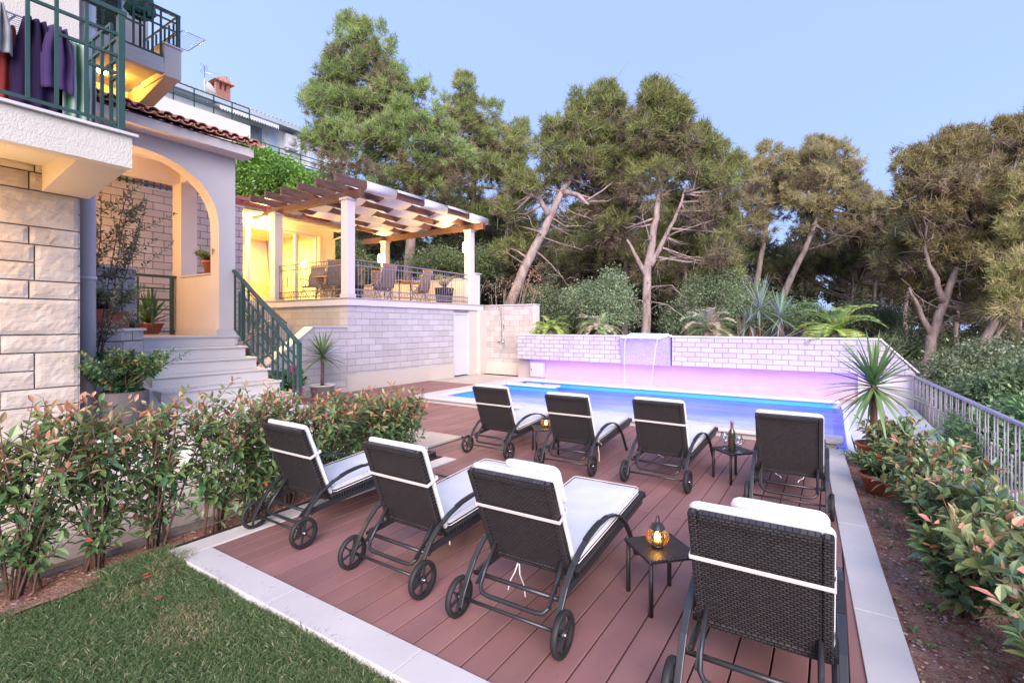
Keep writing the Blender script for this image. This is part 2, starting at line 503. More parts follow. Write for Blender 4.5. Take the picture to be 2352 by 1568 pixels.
# lawn
M['lawn'] = mat('lawn_soil', (0.05,0.085,0.03), 0.95, 0.4, 12, 0.6, 60, dist=0.01, col2=(0.10,0.10,0.045))
mb = MB()
lx = [-9 + i*0.5 for i in range(0, 22)] ; lx = [x for x in lx if x < 1.69] + [1.69]
ly = [-9 + i*0.5 for i in range(0, 27)] ; ly = [y for y in ly if y < 4.2] + [4.2]
def lawn_z(x, y): return -0.045 + 0.018 * noise.noise(Vector((x*1.3, y*1.3, 0)))
vs = [(x, y, lawn_z(x, y)) for x in lx for y in ly]; n2 = len(ly)
mb.add(vs, [(i*n2+j, (i+1)*n2+j, (i+1)*n2+j+1, i*n2+j+1) for i in range(len(lx)-1) for j in range(n2-1)], True)
struct('lawn', mb, M['lawn'])
rng = np.random.default_rng(3)
def grass_patch(n, x0, x1, y0, y1, h0, h1, wd, seed):
    rg = np.random.default_rng(seed)
    x = rg.uniform(x0, x1, n); y = rg.uniform(y0, y1, n)
    # tufty: drop blades where the noise is low
    k = np.array([0.5 + 0.5*noise.noise(Vector((a*3.1, b*3.1, 1.7))) for a, b in zip(x, y)])
    dry = np.array([noise.noise(Vector((a*1.9, b*1.9, 9.2))) for a, b in zip(x, y)])
    keep = rg.uniform(0, 1, n) < 0.55 + k*0.6
    x, y, k, dry = x[keep], y[keep], k[keep], dry[keep]; n = len(x)
    z = np.full(n, -0.05)
    a = rg.uniform(0, 2*math.pi, n)
    lean = rg.uniform(0.15, 1.0, n)
    D = np.stack([np.cos(a)*lean, np.sin(a)*lean, np.ones(n)], 1)
    D = nrm(D)
    L = rg.uniform(h0, h1, n) * (0.7 + 0.6*k)
    Sd = nrm(np.cross(D, rg.normal(0, 1, (n,3))))
    P = np.stack([x, y, z], 1)
    mid = P + D*L[:,None]*.55
    D2 = nrm(D + np.stack([np.cos(a)*.7, np.sin(a)*.7, np.zeros(n)-.25], 1))
    tip = mid + D2*L[:,None]*.5
    W_ = wd * rg.uniform(.7, 1.4, n)[:,None]
    V = np.stack([P - Sd*W_*.5, P + Sd*W_*.5, mid + Sd*W_*.4, mid - Sd*W_*.4, tip], 1).reshape(-1,3)
    b = (np.arange(n)*5)[:,None,None]
    F = (b + np.array([[0,1,2],[0,2,3],[3,2,4]])[None]).reshape(-1,3)
    g = rg.uniform(0, 1, (n,1)); dr = (np.clip(dry*1.6+.10, 0, 1)[:,None] * rg.uniform(0,1,(n,1)) > .38)
    C = np.array([[.070,.135,.045]])*(1-g) + np.array([[.15,.21,.085]])*g
    C = np.where(dr, np.array([[.30,.27,.13]])*(.6+.6*g), C)
    C = np.where(rg.uniform(0,1,(n,1)) < .07, np.array([[.42,.38,.24]]), C)
    return V, F, np.repeat(C, 5, axis=0)
o = add_np('grass', [grass_patch(130000, 0.3, 1.69, 1.0, 4.2, .028, .050, .0042, 1),
                     grass_patch(60000, -3.5, 0.3, -1.5, 4.2, .028, .050, .006, 2),
                     grass_patch(16000, 0.3, 1.69, -1.5, 1.0, .028, .050, .006, 6),
                     grass_patch(5000, 1.60, 1.71, 1.0, 4.2, .05, .085, .0042, 3),
                     grass_patch(2600, 1.30, 1.75, 3.9, 4.3, .06, .12, .0045, 4)], M['grass'], kind='stuff')

# soil beds
mb = MB()
def soil(x0, x1, yf0, yf1, z, nx, nyy, amp, seed):
    vs = []
    for i in range(nx+1):
        x = x0 + (x1-x0)*i/nx
        for j in range(nyy+1):
            y = yf0(x) + (yf1(x)-yf0(x))*j/nyy
            vs.append((x, y, z + amp*noise.noise(Vector((x*4+seed, y*4, 0))) + amp*.6*noise.noise(Vector((x*13, y*13+seed, 0)))))
    mb.add(vs, [(i*(nyy+1)+j, (i+1)*(nyy+1)+j, (i+1)*(nyy+1)+j+1, i*(nyy+1)+j+1) for i in range(nx) for j in range(nyy)], True)
soil(-9, 1.7, lambda x: 4.1, lambda x: 4.56, -0.035, 120, 8, .03, 0)
soil(1.6, 4.8, lambda x: 4.15, lambda x: 4.58, -0.05, 60, 8, .03, 5)
struct('soil_bed', mb, M['soil'])
mb = MB()
soil(1.0, 8.0, lambda x: kerb_out(x)-1.15, lambda x: kerb_out(x)+.01, -0.07, 110, 22, .035, 11)
o = struct('soil_bed', mb, M['soil'])
# bark chips, pebbles and fallen leaves on the soil
rg = np.random.default_rng(5)
def chips(n, fx, fy, z, smin, smax, cols, seed, flat=.35):
    rg = np.random.default_rng(seed); V=[];F=[];C=[]
    for i in range(n):
        x = fx(rg); y = fy(rg, x); s = rg.uniform(smin, smax); a = rg.uniform(0, 6.28)
        c = cols[rg.integers(len(cols))]; c = [q*rg.uniform(.7,1.25) for q in c]
        k = len(V); t = rg.uniform(-.5,.5)
        pts = [(1,0,0),(0.2,.7,0),(-.8,.4,0),(-.6,-.6,0),(.4,-.7,0),(0,0,flat)]
        for px,py,pz in pts:
            V.append((x+(px*math.cos(a)-py*math.sin(a))*s, y+(px*math.sin(a)+py*math.cos(a))*s*.8, z+pz*s+px*s*t*.3)); C.append(c)
        F += [(k+j, k+(j+1)%5, k+5) for j in range(5)]
    return np.array(V), np.array(F), np.array(C)
stone_c = [(.34,.22,.18),(.48,.36,.30),(.26,.12,.09),(.22,.10,.07),(.56,.46,.40),(.32,.18,.13),(.38,.20,.15)]
add_np('pebbles', [chips(7000, lambda r: 1.2+6.8*r.uniform(0,1)**1.6, lambda r,x: kerb_out(x)-r.uniform(0,1.1), -.062, .004, .020, stone_c, 1),
                   chips(900, lambda r: r.uniform(.3,4.7), lambda r,x: r.uniform(4.2,4.54), -.035, .006, .022, stone_c, 2)], M['leaf'], kind='stuff')

# deck: boards on one sheet
M['deck'] = mat('composite_deck', (0.255,0.128,0.118), 0.62, 0.20, 2.6, 0.30, 260, stretch=(.35,1,1), attr=True, dist=0.0012)
M['deck_gap'] = mat('deck_gap', (0.02,0.015,0.015), 0.9, 0.1, 4, 0)
def board_runs():
    out = []
    pitch = 0.162; y = 3.98
    k = 0
    while y > -0.5:
        out.append((y - pitch, y, k)); y -= pitch; k += 1
    y = 3.98
    while y < 10.28:
        out.append((y, min(y+pitch, 10.28), k)); y += pitch; k += 1
    return out
V=[];F=[];C=[]
rg = np.random.default_rng(11)
def board(x0, x1, y0, y1, tone):
    g = .0045
    y0 += g; y1 -= g; b = .003
    k = len(V)
    # top, with eased edges
    prof = [(y0, -.02), (y0, -b), (y0+b, 0), (y1-b, 0), (y1, -b), (y1, -.02)]
    for x in (x0+.0015, x1-.0015):
        for yy, zz in prof: V.append((x, yy, zz)); C.append(tone)
    for j in range(5): F.append((k+j, k+6+j, k+7+j, k+1+j))
joints = [4.42, 8.6, 12.4]
for y0, y1, k in board_runs():
    ym = (y0+y1)/2
    spans = []
    if y1 <= 3.99:
        xm = min(8.06, (ym + .27 + .11)/KS)        # stops under the askew kerb
        if xm > 2.0: spans.append((1.905, xm))
    elif y1 <= 4.72: spans.append((4.84, 8.06))
    else: spans.append((5.88, 8.06))
    if ym > 7.85: spans = [(5.88, 11.22)]
    for a, b in spans:
        cuts = [a] + [j + (0 if k % 2 else 0) for j in joints if a < j < b] + [b]
        for i in range(len(cuts)-1):
            t = rg.uniform(.90, 1.08); tone = (t, t*rg.uniform(.97,1.03), t*rg.uniform(.97,1.03))
            board(cuts[i], cuts[i+1], y0, y1, tone)
    if -0.1 < ym < 8.4:
        t = rg.uniform(.93,1.05); board(12.72, 13.62, y0, y1, (t,t,t))
me = col_mesh('deck', np.array(V), np.array(F), np.array(C), M['deck'])
o = bpy.data.objects.new('deck', me); COL.objects.link(o); o['kind'] = 'structure'
mb = MB()
mb.prism([(1.7,kerb_out(1.7)+.04,-.3),(8.3,kerb_out(8.3)+.04,-.3),(8.3,4.3,-.3),(1.7,4.3,-.3)],(0,0,.279)); mb.box(4.8, 8.3, 4.302, 10.3, -.3, -.021); mb.box(8.302, 11.3, 7.7, 10.3, -.3, -.021); mb.box(12.5, 13.7, -.09, 8.5, -.3, -.021)
struct('deck_base', mb, M['deck_gap'])

# kerbs of pale limestone, laid in slabs
mb = MB()
def slabs(p0, p1, wd_vec, z0, z1, n, gap=.0015):
    p0 = Vector(p0); p1 = Vector(p1); wv = Vector(wd_vec)
    for i in range(n):
        a = p0.lerp(p1, i/n); b = p0.lerp(p1, (i+1)/n); d = (p1-p0).normalized()*gap
        q = [a+d, b-d, b-d+wv, a+d+wv]
        mb.prism([(v.x, v.y, z0) for v in q], (0,0,z1-z0))
slabs((1.902,-.395,0),(1.902,3.98,0),(-.215,0,0),-.15,.008,4)
slabs((1.687,3.982,0),(4.84,3.982,0),(0,.20,0),-.15,.008,3)
struct('kerb', mb, M['limestone'], bevel=.004)
mb = MB()
slabs((0.6, kerb_in(.6), 0), (8.05, kerb_in(8.05), 0), (0, -.215, 0), -.15, .012, 5)
struct('kerb', mb, M['limestone'], bevel=.004)

# paved terrace between hedge and house
def tilemat(name, c1, c2, cm, bw, bh, mort, rough=.4):
    m, t, n, b = newmat(name)
    b.inputs['Roughness'].default_value = rough
    tc = n.new('ShaderNodeTexCoord'); br = n.new('ShaderNodeTexBrick'); br.offset = .5
    br.inputs['Scale'].default_value = 1; br.inputs['Brick Width'].default_value = bw; br.inputs['Row Height'].default_value = bh
    br.inputs['Mortar Size'].default_value = mort; br.inputs['Color1'].default_value = (*c1,1); br.inputs['Color2'].default_value = (*c2,1); br.inputs['Mortar'].default_value = (*cm,1)
    t.links.new(tc.outputs['Object'], br.inputs['Vector'])
    nz = n.new('ShaderNodeTexNoise'); nz.inputs['Scale'].default_value = 1.6; nz.inputs['Detail'].default_value = 7
    t.links.new(tc.outputs['Object'], nz.inputs['Vector'])
    mr = n.new('ShaderNodeMapRange'); mr.inputs[1].default_value=.35; mr.inputs[2].default_value=.7; mr.inputs[3].default_value=1.04; mr.inputs[4].default_value=.88
    t.links.new(nz.outputs[0], mr.inputs[0])
    mx = n.new('ShaderNodeMix'); mx.data_type='RGBA'; mx.blend_type='MULTIPLY'; mx.inputs[0].default_value=1
    t.links.new(br.outputs['Color'], mx.inputs[6]); t.links.new(mr.outputs[0], mx.inputs[7]); t.links.new(mx.outputs[2], b.inputs['Base Color'])
    bp = n.new('ShaderNodeBump'); bp.inputs['Strength'].default_value=.3; bp.inputs['Distance'].default_value=.002; bp.invert = True
    t.links.new(br.outputs['Fac'], bp.inputs['Height']); t.links.new(bp.outputs[0], b.inputs['Normal'])
    return m
M['paving'] = tilemat('limestone_paving', (.47,.42,.37), (.44,.39,.35), (.40,.35,.30), .9, .3, .003)
mb = MB()
mb.box(-9, 4.838, 4.62, 12.0, -.2, .006)
mb.box(4.842, 5.86, 4.72, 12.0, -.2, .006)
mb.box(5.862, 8.2, 10.295, 12.0, -.2, .006)
struct('path', mb, M['paving'])
M['old_concrete'] = mat('weathered_concrete', (.22,.19,.17), .9, .5, 5, .6, 30, dist=.01)
mb = MB(); mb.box(-9, 4.836, 4.56, 4.618, -.2, .004)
struct('path_edging', mb, M['old_concrete'], bevel=.006)
mb = MB(); mb.box(11.24, 13.62, 8.25, 10.3, -.2, .006)
struct('paving_by_door', mb, M['paving'])

# lower white walkway outside the bed, under the railing
M['white_paint'] = mat('white_painted_concrete', (.56,.57,.60), .6, .05, 2, .1, 40)
mb = MB()
mb.box(8.45, 13.66, -1.5, -.10, -.45, -.10)
mb.box(-2, 13.66, -2.05, -1.5, -1.5, -.42)
mb.box(-2, 8.45, -1.502, -1.36, -1.0, -.16)
struct('lower_walkway', mb, M['white_paint'], bevel=.006)
mb = MB(); mb.beam((8.5,-.30,-.094),(13.0,-.16,-.094),.018,.006)
struct('drain_slit', mb, M['deck_gap'])

# ============================================================ POOL
pool = thing('swimming_pool', 'long lit swimming pool with rounded pale stone coping and bright blue lining', 'swimming pool', (8.2, 4, 0))
M['pool_tile'] = mat('pool_lining', (.05,.35,.85), .35, .08, 30, .1, 80, spec=.5)
WZ = -.04
XI0, XI1, YI0, YI1 = 8.38, 12.25, -.02, 7.50      # inside faces
DV0, DV1 = 11.25, 11.42                            # low divider of the spa corner
mb = MB()
zf = -1.25
mb.box(XI0-.12, XI0, YI0, YI1+.12, zf, .055); mb.box(XI1, XI1+.12, YI0, YI1+.12, zf, .055)
mb.box(XI0, XI1, YI1, YI1+.12, zf, .055)
mb.box(XI0-.12, XI1+.12, YI0-.16, YI0, zf, -.045)
mb.box(XI0-.12, XI1+.12, YI0, YI1+.12, zf-.1, zf)
mb.box(DV0, DV1, 6.0, YI1, zf, .06)
part('lining', mb, M['pool_tile'], pool)
def coping(x0, x1, y0, y1):
    mb.box(x0, x1, y0, y1, .06, .125)
mb = MB(); coping(8.06, 8.44, -.14, 7.90)
part('coping', mb, M['limestone'], pool, bevel=.022, seg=4)
mb = MB(); coping(12.20, 12.70, -.14, 7.90)
part('coping', mb, M['limestone'], pool, bevel=.022, seg=4)
mb = MB(); coping(8.442, 12.198, 7.44, 7.90)
part('coping', mb, M['limestone'], pool, bevel=.022, seg=4)
mb = MB(); coping(DV0-.09, DV1+.09, 5.95, 7.438)
part('coping', mb, M['limestone'], pool, bevel=.03, seg=4, label='short bar of coping between pool and spa corner')
mb = MB(); mb.box(8.12, 8.38, -.06, 7.84, -.05, .058); mb.box(12.372, 12.66, -.10, 7.84, -.05, .058); mb.box(8.382, 12.37, 7.622, 7.84, -.05, .058)
part('coping_base', mb, M['limestone'], pool)
for yy in (6.4, 6.95):
    mb = MB(); mb.lathe([(0,.142),(.035,.142),(.045,.135),(.05,.126)], (11.335, yy, 0), 16)
    part('air_button', mb, M['steel'], pool)

# steps inside the pool, near left corner
# outer spill wall of the right edge
mb = MB(); mb.prism([(8.46,-.18,-.05),(8.46,-.28,-.098),(8.46,-.18,-.098)], (4.1,0,0))
part('spill_edge', mb, M['white_paint'], pool)
# water
m, t, n, b = newmat('pool_water'); n.remove(b)
tr = n.new('ShaderNodeBsdfTransparent'); tr.inputs[0].default_value = (.55,.50,1,1)
df = n.new('ShaderNodeBsdfDiffuse')
gl = n.new('ShaderNodeBsdfGlossy'); gl.inputs['Roughness'].default_value = .16
tc = n.new('ShaderNodeTexCoord'); mp = n.new('ShaderNodeMapping'); mp.inputs['Scale'].default_value = (1.6,.5,1)
nz = n.new('ShaderNodeTexNoise'); nz.inputs['Scale'].default_value = 1.3; nz.inputs['Detail'].default_value = 5; nz.inputs['Distortion'].default_value = .6
t.links.new(tc.outputs['Object'], mp.inputs[0]); t.links.new(mp.outputs[0], nz.inputs['Vector'])
cr = n.new('ShaderNodeMix'); cr.data_type = 'RGBA'
mr = n.new('ShaderNodeMapRange'); mr.inputs[1].default_value=.35; mr.inputs[2].default_value=.7
t.links.new(nz.outputs[0], mr.inputs[0]); t.links.new(mr.outputs[0], cr.inputs[0])
cr.inputs[6].default_value = (.20,.31,.86,1); cr.inputs[7].default_value = (.44,.46,.96,1)
t.links.new(cr.outputs[2], df.inputs[0])
bp = n.new('ShaderNodeBump'); bp.inputs['Strength'].default_value=.15; bp.inputs['Distance'].default_value=.03
t.links.new(nz.outputs[0], bp.inputs['Height']); t.links.new(bp.outputs[0], gl.inputs['Normal'])
m1 = n.new('ShaderNodeMixShader'); m1.inputs[0].default_value = .5
tl = n.new('ShaderNodeBsdfTranslucent'); t.links.new(cr.outputs[2], tl.inputs[0]); m0 = n.new('ShaderNodeMixShader'); m0.inputs[0].default_value = .5
t.links.new(df.outputs[0], m0.inputs[1]); t.links.new(tl.outputs[0], m0.inputs[2])
t.links.new(tr.outputs[0], m1.inputs[1]); t.links.new(m0.outputs[0], m1.inputs[2])
lw = n.new('ShaderNodeLayerWeight'); lw.inputs[0].default_value = .5
pw_ = n.new('ShaderNodeMath'); pw_.operation = 'POWER'; pw_.inputs[1].default_value = 4.0; t.links.new(lw.outputs['Facing'], pw_.inputs[0])
fr = n.new('ShaderNodeMath'); fr.operation = 'MULTIPLY_ADD'; fr.inputs[1].default_value = .30; fr.inputs[2].default_value = .03; t.links.new(pw_.outputs[0], fr.inputs[0])
m2 = n.new('ShaderNodeMixShader')
t.links.new(fr.outputs[0], m2.inputs[0]); t.links.new(m1.outputs[0], m2.inputs[1]); t.links.new(gl.outputs[0], m2.inputs[2])
t.links.new(m2.outputs[0], n['Material Output'].inputs['Surface'])
M['water'] = m
mb = MB()
nx_, ny_ = 40, 80
vs = []
for i in range(nx_+1):
    for j in range(ny_+1):
        x = XI0 + (XI1-XI0)*i/nx_; y = YI0-.17 + (YI1-YI0+.17)*j/ny_
        vs.append((x, y, WZ + .006*noise.noise(Vector((x*2.1, y*2.1, 0))) + (.02*math.exp(-((x-11.9)**2+(y-4.2)**2)/.25))*noise.noise(Vector((x*9,y*9,2)))))
mb.add(vs, [(i*(ny_+1)+j,(i+1)*(ny_+1)+j,(i+1)*(ny_+1)+j+1,i*(ny_+1)+j+1) for i in range(nx_) for j in range(ny_)], True)
struct('water', mb, M['water'])
# underwater lamps
def lamp(name, kind, loc, energy, color, size=.1, parent=None, aim=None, size_y=None, spot=None):
    d = bpy.data.lights.new(name, kind); d.energy = energy; d.color = color
    if kind == 'AREA':
        d.size = size
        if size_y: d.shape = 'RECTANGLE'; d.size = size_y; d.size_y = size
    else: d.shadow_soft_size = size
    if spot: d.spot_size = R(spot); d.spot_blend = .6
    o = bpy.data.objects.new(name, d); COL.objects.link(o); o.location = loc
    if aim is not None:
        o.rotation_euler = Vector(aim).to_track_quat('-Z', 'Y').to_euler()
    if parent is not None:
        o.parent = parent
        if parent.name in WORG: o.location = Vector(loc) - Vector(WORG[parent.name])
    return o
for yy in (1.3, 3.6, 5.9):
    lamp('pool_light', 'POINT', (9.3, yy, -.95), 290, (.40,.34,1), .15, pool)

# fallen pine needles and bits on the deck and kerbs
rg = np.random.default_rng(31); n_ = 900
P_ = np.stack([1.7 + 6.4*rg.uniform(0,1,n_)**1.4, rg.uniform(-.3,4.3,n_), np.full(n_,.012)],1)
P_[:,1] = np.maximum(P_[:,1], kerb_out(P_[:,0])+.02)
a_ = rg.uniform(0,6.28,n_)
V = needle_arrays(rg, P_, np.stack([np.cos(a_),np.sin(a_),np.zeros(n_)],1), rg.uniform(.012,.05,n_), rg.uniform(.001,.0028,n_), np.array([[.20,.12,.08]])*rg.uniform(.5,1.6,(n_,1)))
add_np('fallen_needles', [V], M['grass'], kind='stuff')

# ============================================================ WALL BEHIND THE POOL
bw = thing('pool_wall', 'low pale stone clad wall behind the pool, its overhanging face lit violet', 'wall', (13.6, 3.8, 0))
M['clad_back'] = brick('pale_split_stone', 1, .33, .126, .009, (.47,.44,.44), (.38,.35,.37), (.24,.22,.24), .8, (0,.014), stain=.12)
M['clad_wing'] = M['clad_back']
mb = MB(); mb.box(13.62, 13.9, -1.5, 8.6, -.5, .62)
part('base_wall', mb, mat('shade_toned_render', (.36,.31,.28), .85, .05, 1.5, .3, 60), bw)  # cream render toned down, the overhang's shade put into its colour
mb = MB(); mb.box(13.585, 13.62, -1.3, 8.24, .001, .16)
part('plinth', mb, mat('plinth_stone', (.42,.32,.24), .6, .1, 3, .1, 30), bw, bevel=.003)
# overhanging clad face, left and right of the fountain panel
mb = MB(); mb.box(13.3, 13.619, 4.98, 8.44, .62, 1.37); part('stone_face', mb, M['clad_back'], bw)
mb = MB(); mb.box(13.3, 13.619, -.86, 3.56, .62, 1.37); part('stone_face', mb, M['clad_back'], bw)
mb = MB(); mb.box(13.62, 13.9, -.9, 8.44, .62, 1.37); part('back_face', mb, M['render_cream'], bw)
mb = MB(); mb.box(13.27, 13.95, 4.9, 8.47, 1.372, 1.405); mb.box(13.27, 13.95, -.92, 3.62, 1.372, 1.405); mb.box(13.5, 13.95, 3.622, 4.898, 1.372, 1.405)
part('cap', mb, M['limestone'], bw, bevel=.005)
# sloping wing to the railing
mb = MB(); mb.prism([(13.45,-.862,.62),(13.45,-1.5,.62),(13.45,-1.5,.66),(13.45,-.93,1.36),(13.45,-.862,1.36)], (.3,0,0))
part('wing', mb, M['clad_wing'], bw)
mb = MB(); mb.beam((13.59,-.90,1.39),(13.59,-1.56,.68),.34,.03); part('wing_cap', mb, M['limestone'], bw)
mb = MB(); mb.box(13.55, 13.9, -1.52, -.5, -.5, .618); part('wing_base', mb, M['render_white'], bw)
# fountain panel, tapering and proud of the stone
mb = MB()
mb.add([(13.16,3.60,1.37),(13.16,4.96,1.37),(13.5,4.96,1.37),(13.5,3.60,1.37),(13.28,3.60,.60),(13.28,4.96,.60),(13.5,4.96,.60),(13.5,3.60,.60)],
       [(0,1,2,3),(4,5,6,7),(0,1,5,4),(1,2,6,5),(2,3,7,6),(3,0,4,7)])
M['granite'] = mat('speckled_panel', (.27,.25,.33), .6, .25, 25, .15, 120)
part('fountain_panel', mb, M['granite'], bw, bevel=.004)
M['led_strip'] = emit('violet_led', (.35,.20,1), 3)
mb = MB(); mb.box(13.56, 13.6, -1.2, 8.0, .603, .617); part('led_strip', mb, M['led_strip'], bw)
lamp('violet_light', 'AREA', (13.50, 3.6, .595), 34, (.15,.06,1), .05, bw, aim=(.25,0,-1), size_y=9.0)
# waterfall spout
sp = thing('waterfall_spout', 'glowing white waterfall spout on top of the stone wall above the pool', 'fountain', (13.1, 4.2, 1.37))
mb = MB()
mb.add([(13.55,3.62,1.43),(13.55,4.86,1.43),(12.92,3.78,1.375),(12.92,4.72,1.375),(13.55,3.62,1.407),(13.55,4.86,1.407),(12.92,3.78,1.34),(12.92,4.72,1.34)],
       [(0,1,3,2),(4,6,7,5),(0,2,6,4),(1,5,7,3),(2,3,7,6),(0,4,5,1)])
M['acrylic'] = mat('white_acrylic', (.8,.8,.85), .3, .02, 5, 0)
part('spout_body', mb, M['acrylic'], sp, bevel=.006)
mb = MB(); mb.box(12.86, 12.918, 3.72, 4.78, 1.35, 1.385); part('lip', mb, emit('lip_glow', (.45,.6,1), 5), sp)
mb = MB(); mb.add([(13.5,3.70,1.452),(13.5,4.78,1.452),(12.95,3.84,1.400),(12.95,4.66,1.400),(13.5,3.70,1.432),(13.5,4.78,1.432),(12.95,3.84,1.383),(12.95,4.66,1.383)],
       [(0,1,3,2),(0,2,6,4),(1,5,7,3),(2,3,7,6)])
part('light_panel', mb, emit('spout_glow', (.55,.72,1), 14), sp)
lamp('violet_light', 'AREA', (12.80, 3.7, .02), 68, (.27,.15,1), .06, bw, aim=(.8,0,.75), size_y=7.6)  # added light along the coping, no strip there; tints the wall face violet
lamp('spout_underlight', 'AREA', (12.96, 4.25, 1.345), 5, (.45,.30,1), .08, sp, aim=(.3,0,-1), size_y=.9)
# falling water
m, t, n, b = newmat('falling_water'); n.remove(b)
tr = n.new('ShaderNodeBsdfTransparent'); df = n.new('ShaderNodeBsdfDiffuse'); df.inputs[0].default_value = (.75,.74,1,1)
tl = n.new('ShaderNodeBsdfTranslucent'); tl.inputs[0].default_value = (.75,.74,1,1)
a1 = n.new('ShaderNodeAddShader'); t.links.new(df.outputs[0], a1.inputs[0]); t.links.new(tl.outputs[0], a1.inputs[1])
ms = n.new('ShaderNodeMixShader'); at = n.new('ShaderNodeAttribute'); at.attribute_name = 'Col'
t.links.new(at.outputs['Fac'], ms.inputs[0]); t.links.new(tr.outputs[0], ms.inputs[1]); t.links.new(a1.outputs[0], ms.inputs[2])
t.links.new(ms.outputs[0], n['Material Output'].inputs['Surface'])
M['falling'] = m
V=[];F=[];C=[]
nu, nv = 34, 24
for layer in (0, 1):
    base = len(V)
    for j in range(nv+1):
        t_ = j/nv; z = 1.34 + (WZ-1.34)*t_
        x = 12.90 - .34*math.sqrt(t_)
        half = .45 - .10*t_
        for i in range(nu+1):
            u = i/nu*2-1
            e = math.exp(-((abs(u)-1)/.028)**2)
            a = .012 + .20*e + .03*max(0, noise.noise(Vector((u*6, t_*1.2, 3))))
            th = (.003 + .006*e) * (1 if layer else -1)
            V.append((x+th, 4.25+u*half, z)); C.append((a,a,a))
    F += [(base+j*(nu+1)+i, base+j*(nu+1)+i+1, base+(j+1)*(nu+1)+i+1, base+(j+1)*(nu+1)+i) for j in range(nv) for i in range(nu)]
me = col_mesh('falling_water', np.array(V), np.array(F), np.array(C), M['falling'], True)
o = bpy.data.objects.new('falling_water', me); COL.objects.link(o)
tag(o, 'thin clear curtain of water falling from the spout into the pool', 'waterfall')

# ============================================================ SHOWER WALL
sw = thing('shower_wall', 'pale stone wall with the outdoor shower, between the white door and the pool wall', 'wall', (14.1, 9.3, 0))
M['clad_shower'] = brick('shower_stone', 1, .40, .185, .006, (.50,.45,.42), (.37,.33,.30), (.34,.30,.28), .6, (0,.0), stain=.18)
mb = MB(); mb.box(14.0, 14.25, 8.25, 10.6, .42, 2.36); part('stone_face', mb, M['clad_shower'], sw)
mb = MB(); mb.box(13.99, 14.26, 8.24, 10.6, 0, .42); part('plinth', mb, M['render_cream'], sw)
mb = MB(); mb.box(13.96, 14.3, 8.14, 10.6, 2.362, 2.39); part('cap', mb, M['limestone'], sw, bevel=.004)
mb = MB(); mb.box(14.0, 14.25, 8.16, 8.249, 0, 2.36); part('end_face', mb, M['render_white'], sw)
mb = MB(); mb.box(13.62, 14.0, 10.15, 10.6, 0, 2.2); part('return_wall', mb, M['render_cream'], sw)
sh = thing('outdoor_shower', 'chrome outdoor shower with riser pipe and looped hose on the stone wall', 'shower', (13.95, 9.45, 1.1))
mb = MB(); mb.tube([(13.97,9.5,1.1),(13.95,9.5,2.2),(13.94,9.5,2.27),(13.88,9.5,2.3),(13.72,9.5,2.3),(13.70,9.5,2.24)], .011); part('riser_pipe', mb, M['steel'], sh)
mb = MB(); mb.lathe([(.012,2.25),(.02,2.235),(.085,2.225),(.085,2.215),(0,2.215)], (13.70,9.5,0), 16); part('shower_head', mb, M['steel'], sh)
mb = MB(); mb.tube([(13.95,9.62,1.12),(13.95,9.38,1.12)], .022); mb.tube([(13.93,9.62,1.12),(13.9,9.66,1.12)], .018); mb.tube([(13.93,9.38,1.12),(13.9,9.34,1.12)], .018); part('mixer', mb, M['steel'], sh)
mb = MB(); mb.tube([(13.93,9.5,1.1),(13.92,9.54,.9),(13.92,9.46,.82),(13.92,9.37,.92),(13.93,9.38,1.3),(13.93,9.39,1.62)], .007); part('hose', mb, M['steel'], sh)
mb = MB(); mb.tube([(13.93,9.39,1.6),(13.93,9.39,1.9)], .017); part('hand_shower', mb, M['steel'], sh)
tp = thing('garden_tap', 'small metal garden tap under the left end of the violet lit wall', 'tap', (13.95, 8.3, .52))
mb = MB(); mb.tube([(13.99,8.36,.56),(13.86,8.36,.56),(13.82,8.36,.52),(13.82,8.36,.49)], .012); part('spout', mb, M['steel'], tp)
mb = MB(); mb.tube([(13.9,8.33,.6),(13.9,8.39,.6)], .012); mb.tube([(13.9,8.36,.56),(13.9,8.36,.6)], .007); part('handle', mb, M['steel'], tp)
eb = thing('electric_cabinet', 'grey metal electric cabinet beside the pool at the left end of the wall', 'cabinet', (13.5, 7.8, 0))
M['cab'] = mat('cabinet_grey', (.42,.42,.43), .5, .05, 3, .05, 60)
mb = MB(); mb.box(13.42, 13.58, 7.56, 8.03, .05, .52); part('body', mb, M['cab'], eb, bevel=.008)
mb = MB(); mb.box(13.408, 13.419, 7.585, 8.005, .075, .495); part('door', mb, M['cab'], eb, bevel=.004)
mb = MB(); mb.box(13.398, 13.407, 7.955, 7.985, .27, .31); part('lock', mb, M['black_metal'], eb)

# ============================================================ RAISED TERRACE WITH PERGOLA
TX0, TX1, TY0, TZ = 8.20, 13.62, 10.30, 2.40
M['clad_long'] = brick('long_wall_stone', 0, .46, .172, .006, (.55,.52,.50), (.47,.43,.41), (.33,.30,.29), .8, (.1,.03), stain=.1)
M['clad_side'] = brick('side_wall_stone', 1, .40, .172, .006, (.50,.45,.39), (.45,.39,.33), (.34,.30,.26), .6, (.1,.03), stain=.15)
rt = thing('raised_terrace', 'raised stone clad terrace with a white edge slab and a white door beside the pool', 'terrace', (10.9, 10.4, 0))
mb = MB(); mb.box(TX0, 12.38, TY0, TY0+.3, .42, 2.2); part('stone_wall', mb, M['clad_long'], rt)
mb = MB(); mb.box(TX0-.012, 12.38, TY0-.012, TY0+.3, 0, .42); part('plinth', mb, M['render_cream'], rt)
mb = MB(); mb.box(12.382, 13.6, TY0+.12, TY0+.3, 2.1, 2.2); mb.box(13.2, 13.618, TY0-.0, TY0+.3, 0, 2.2); mb.box(12.33, 12.381, TY0+.01, TY0+.3, 0, 2.2)
part('door_surround', mb, M['render_cream'], rt)
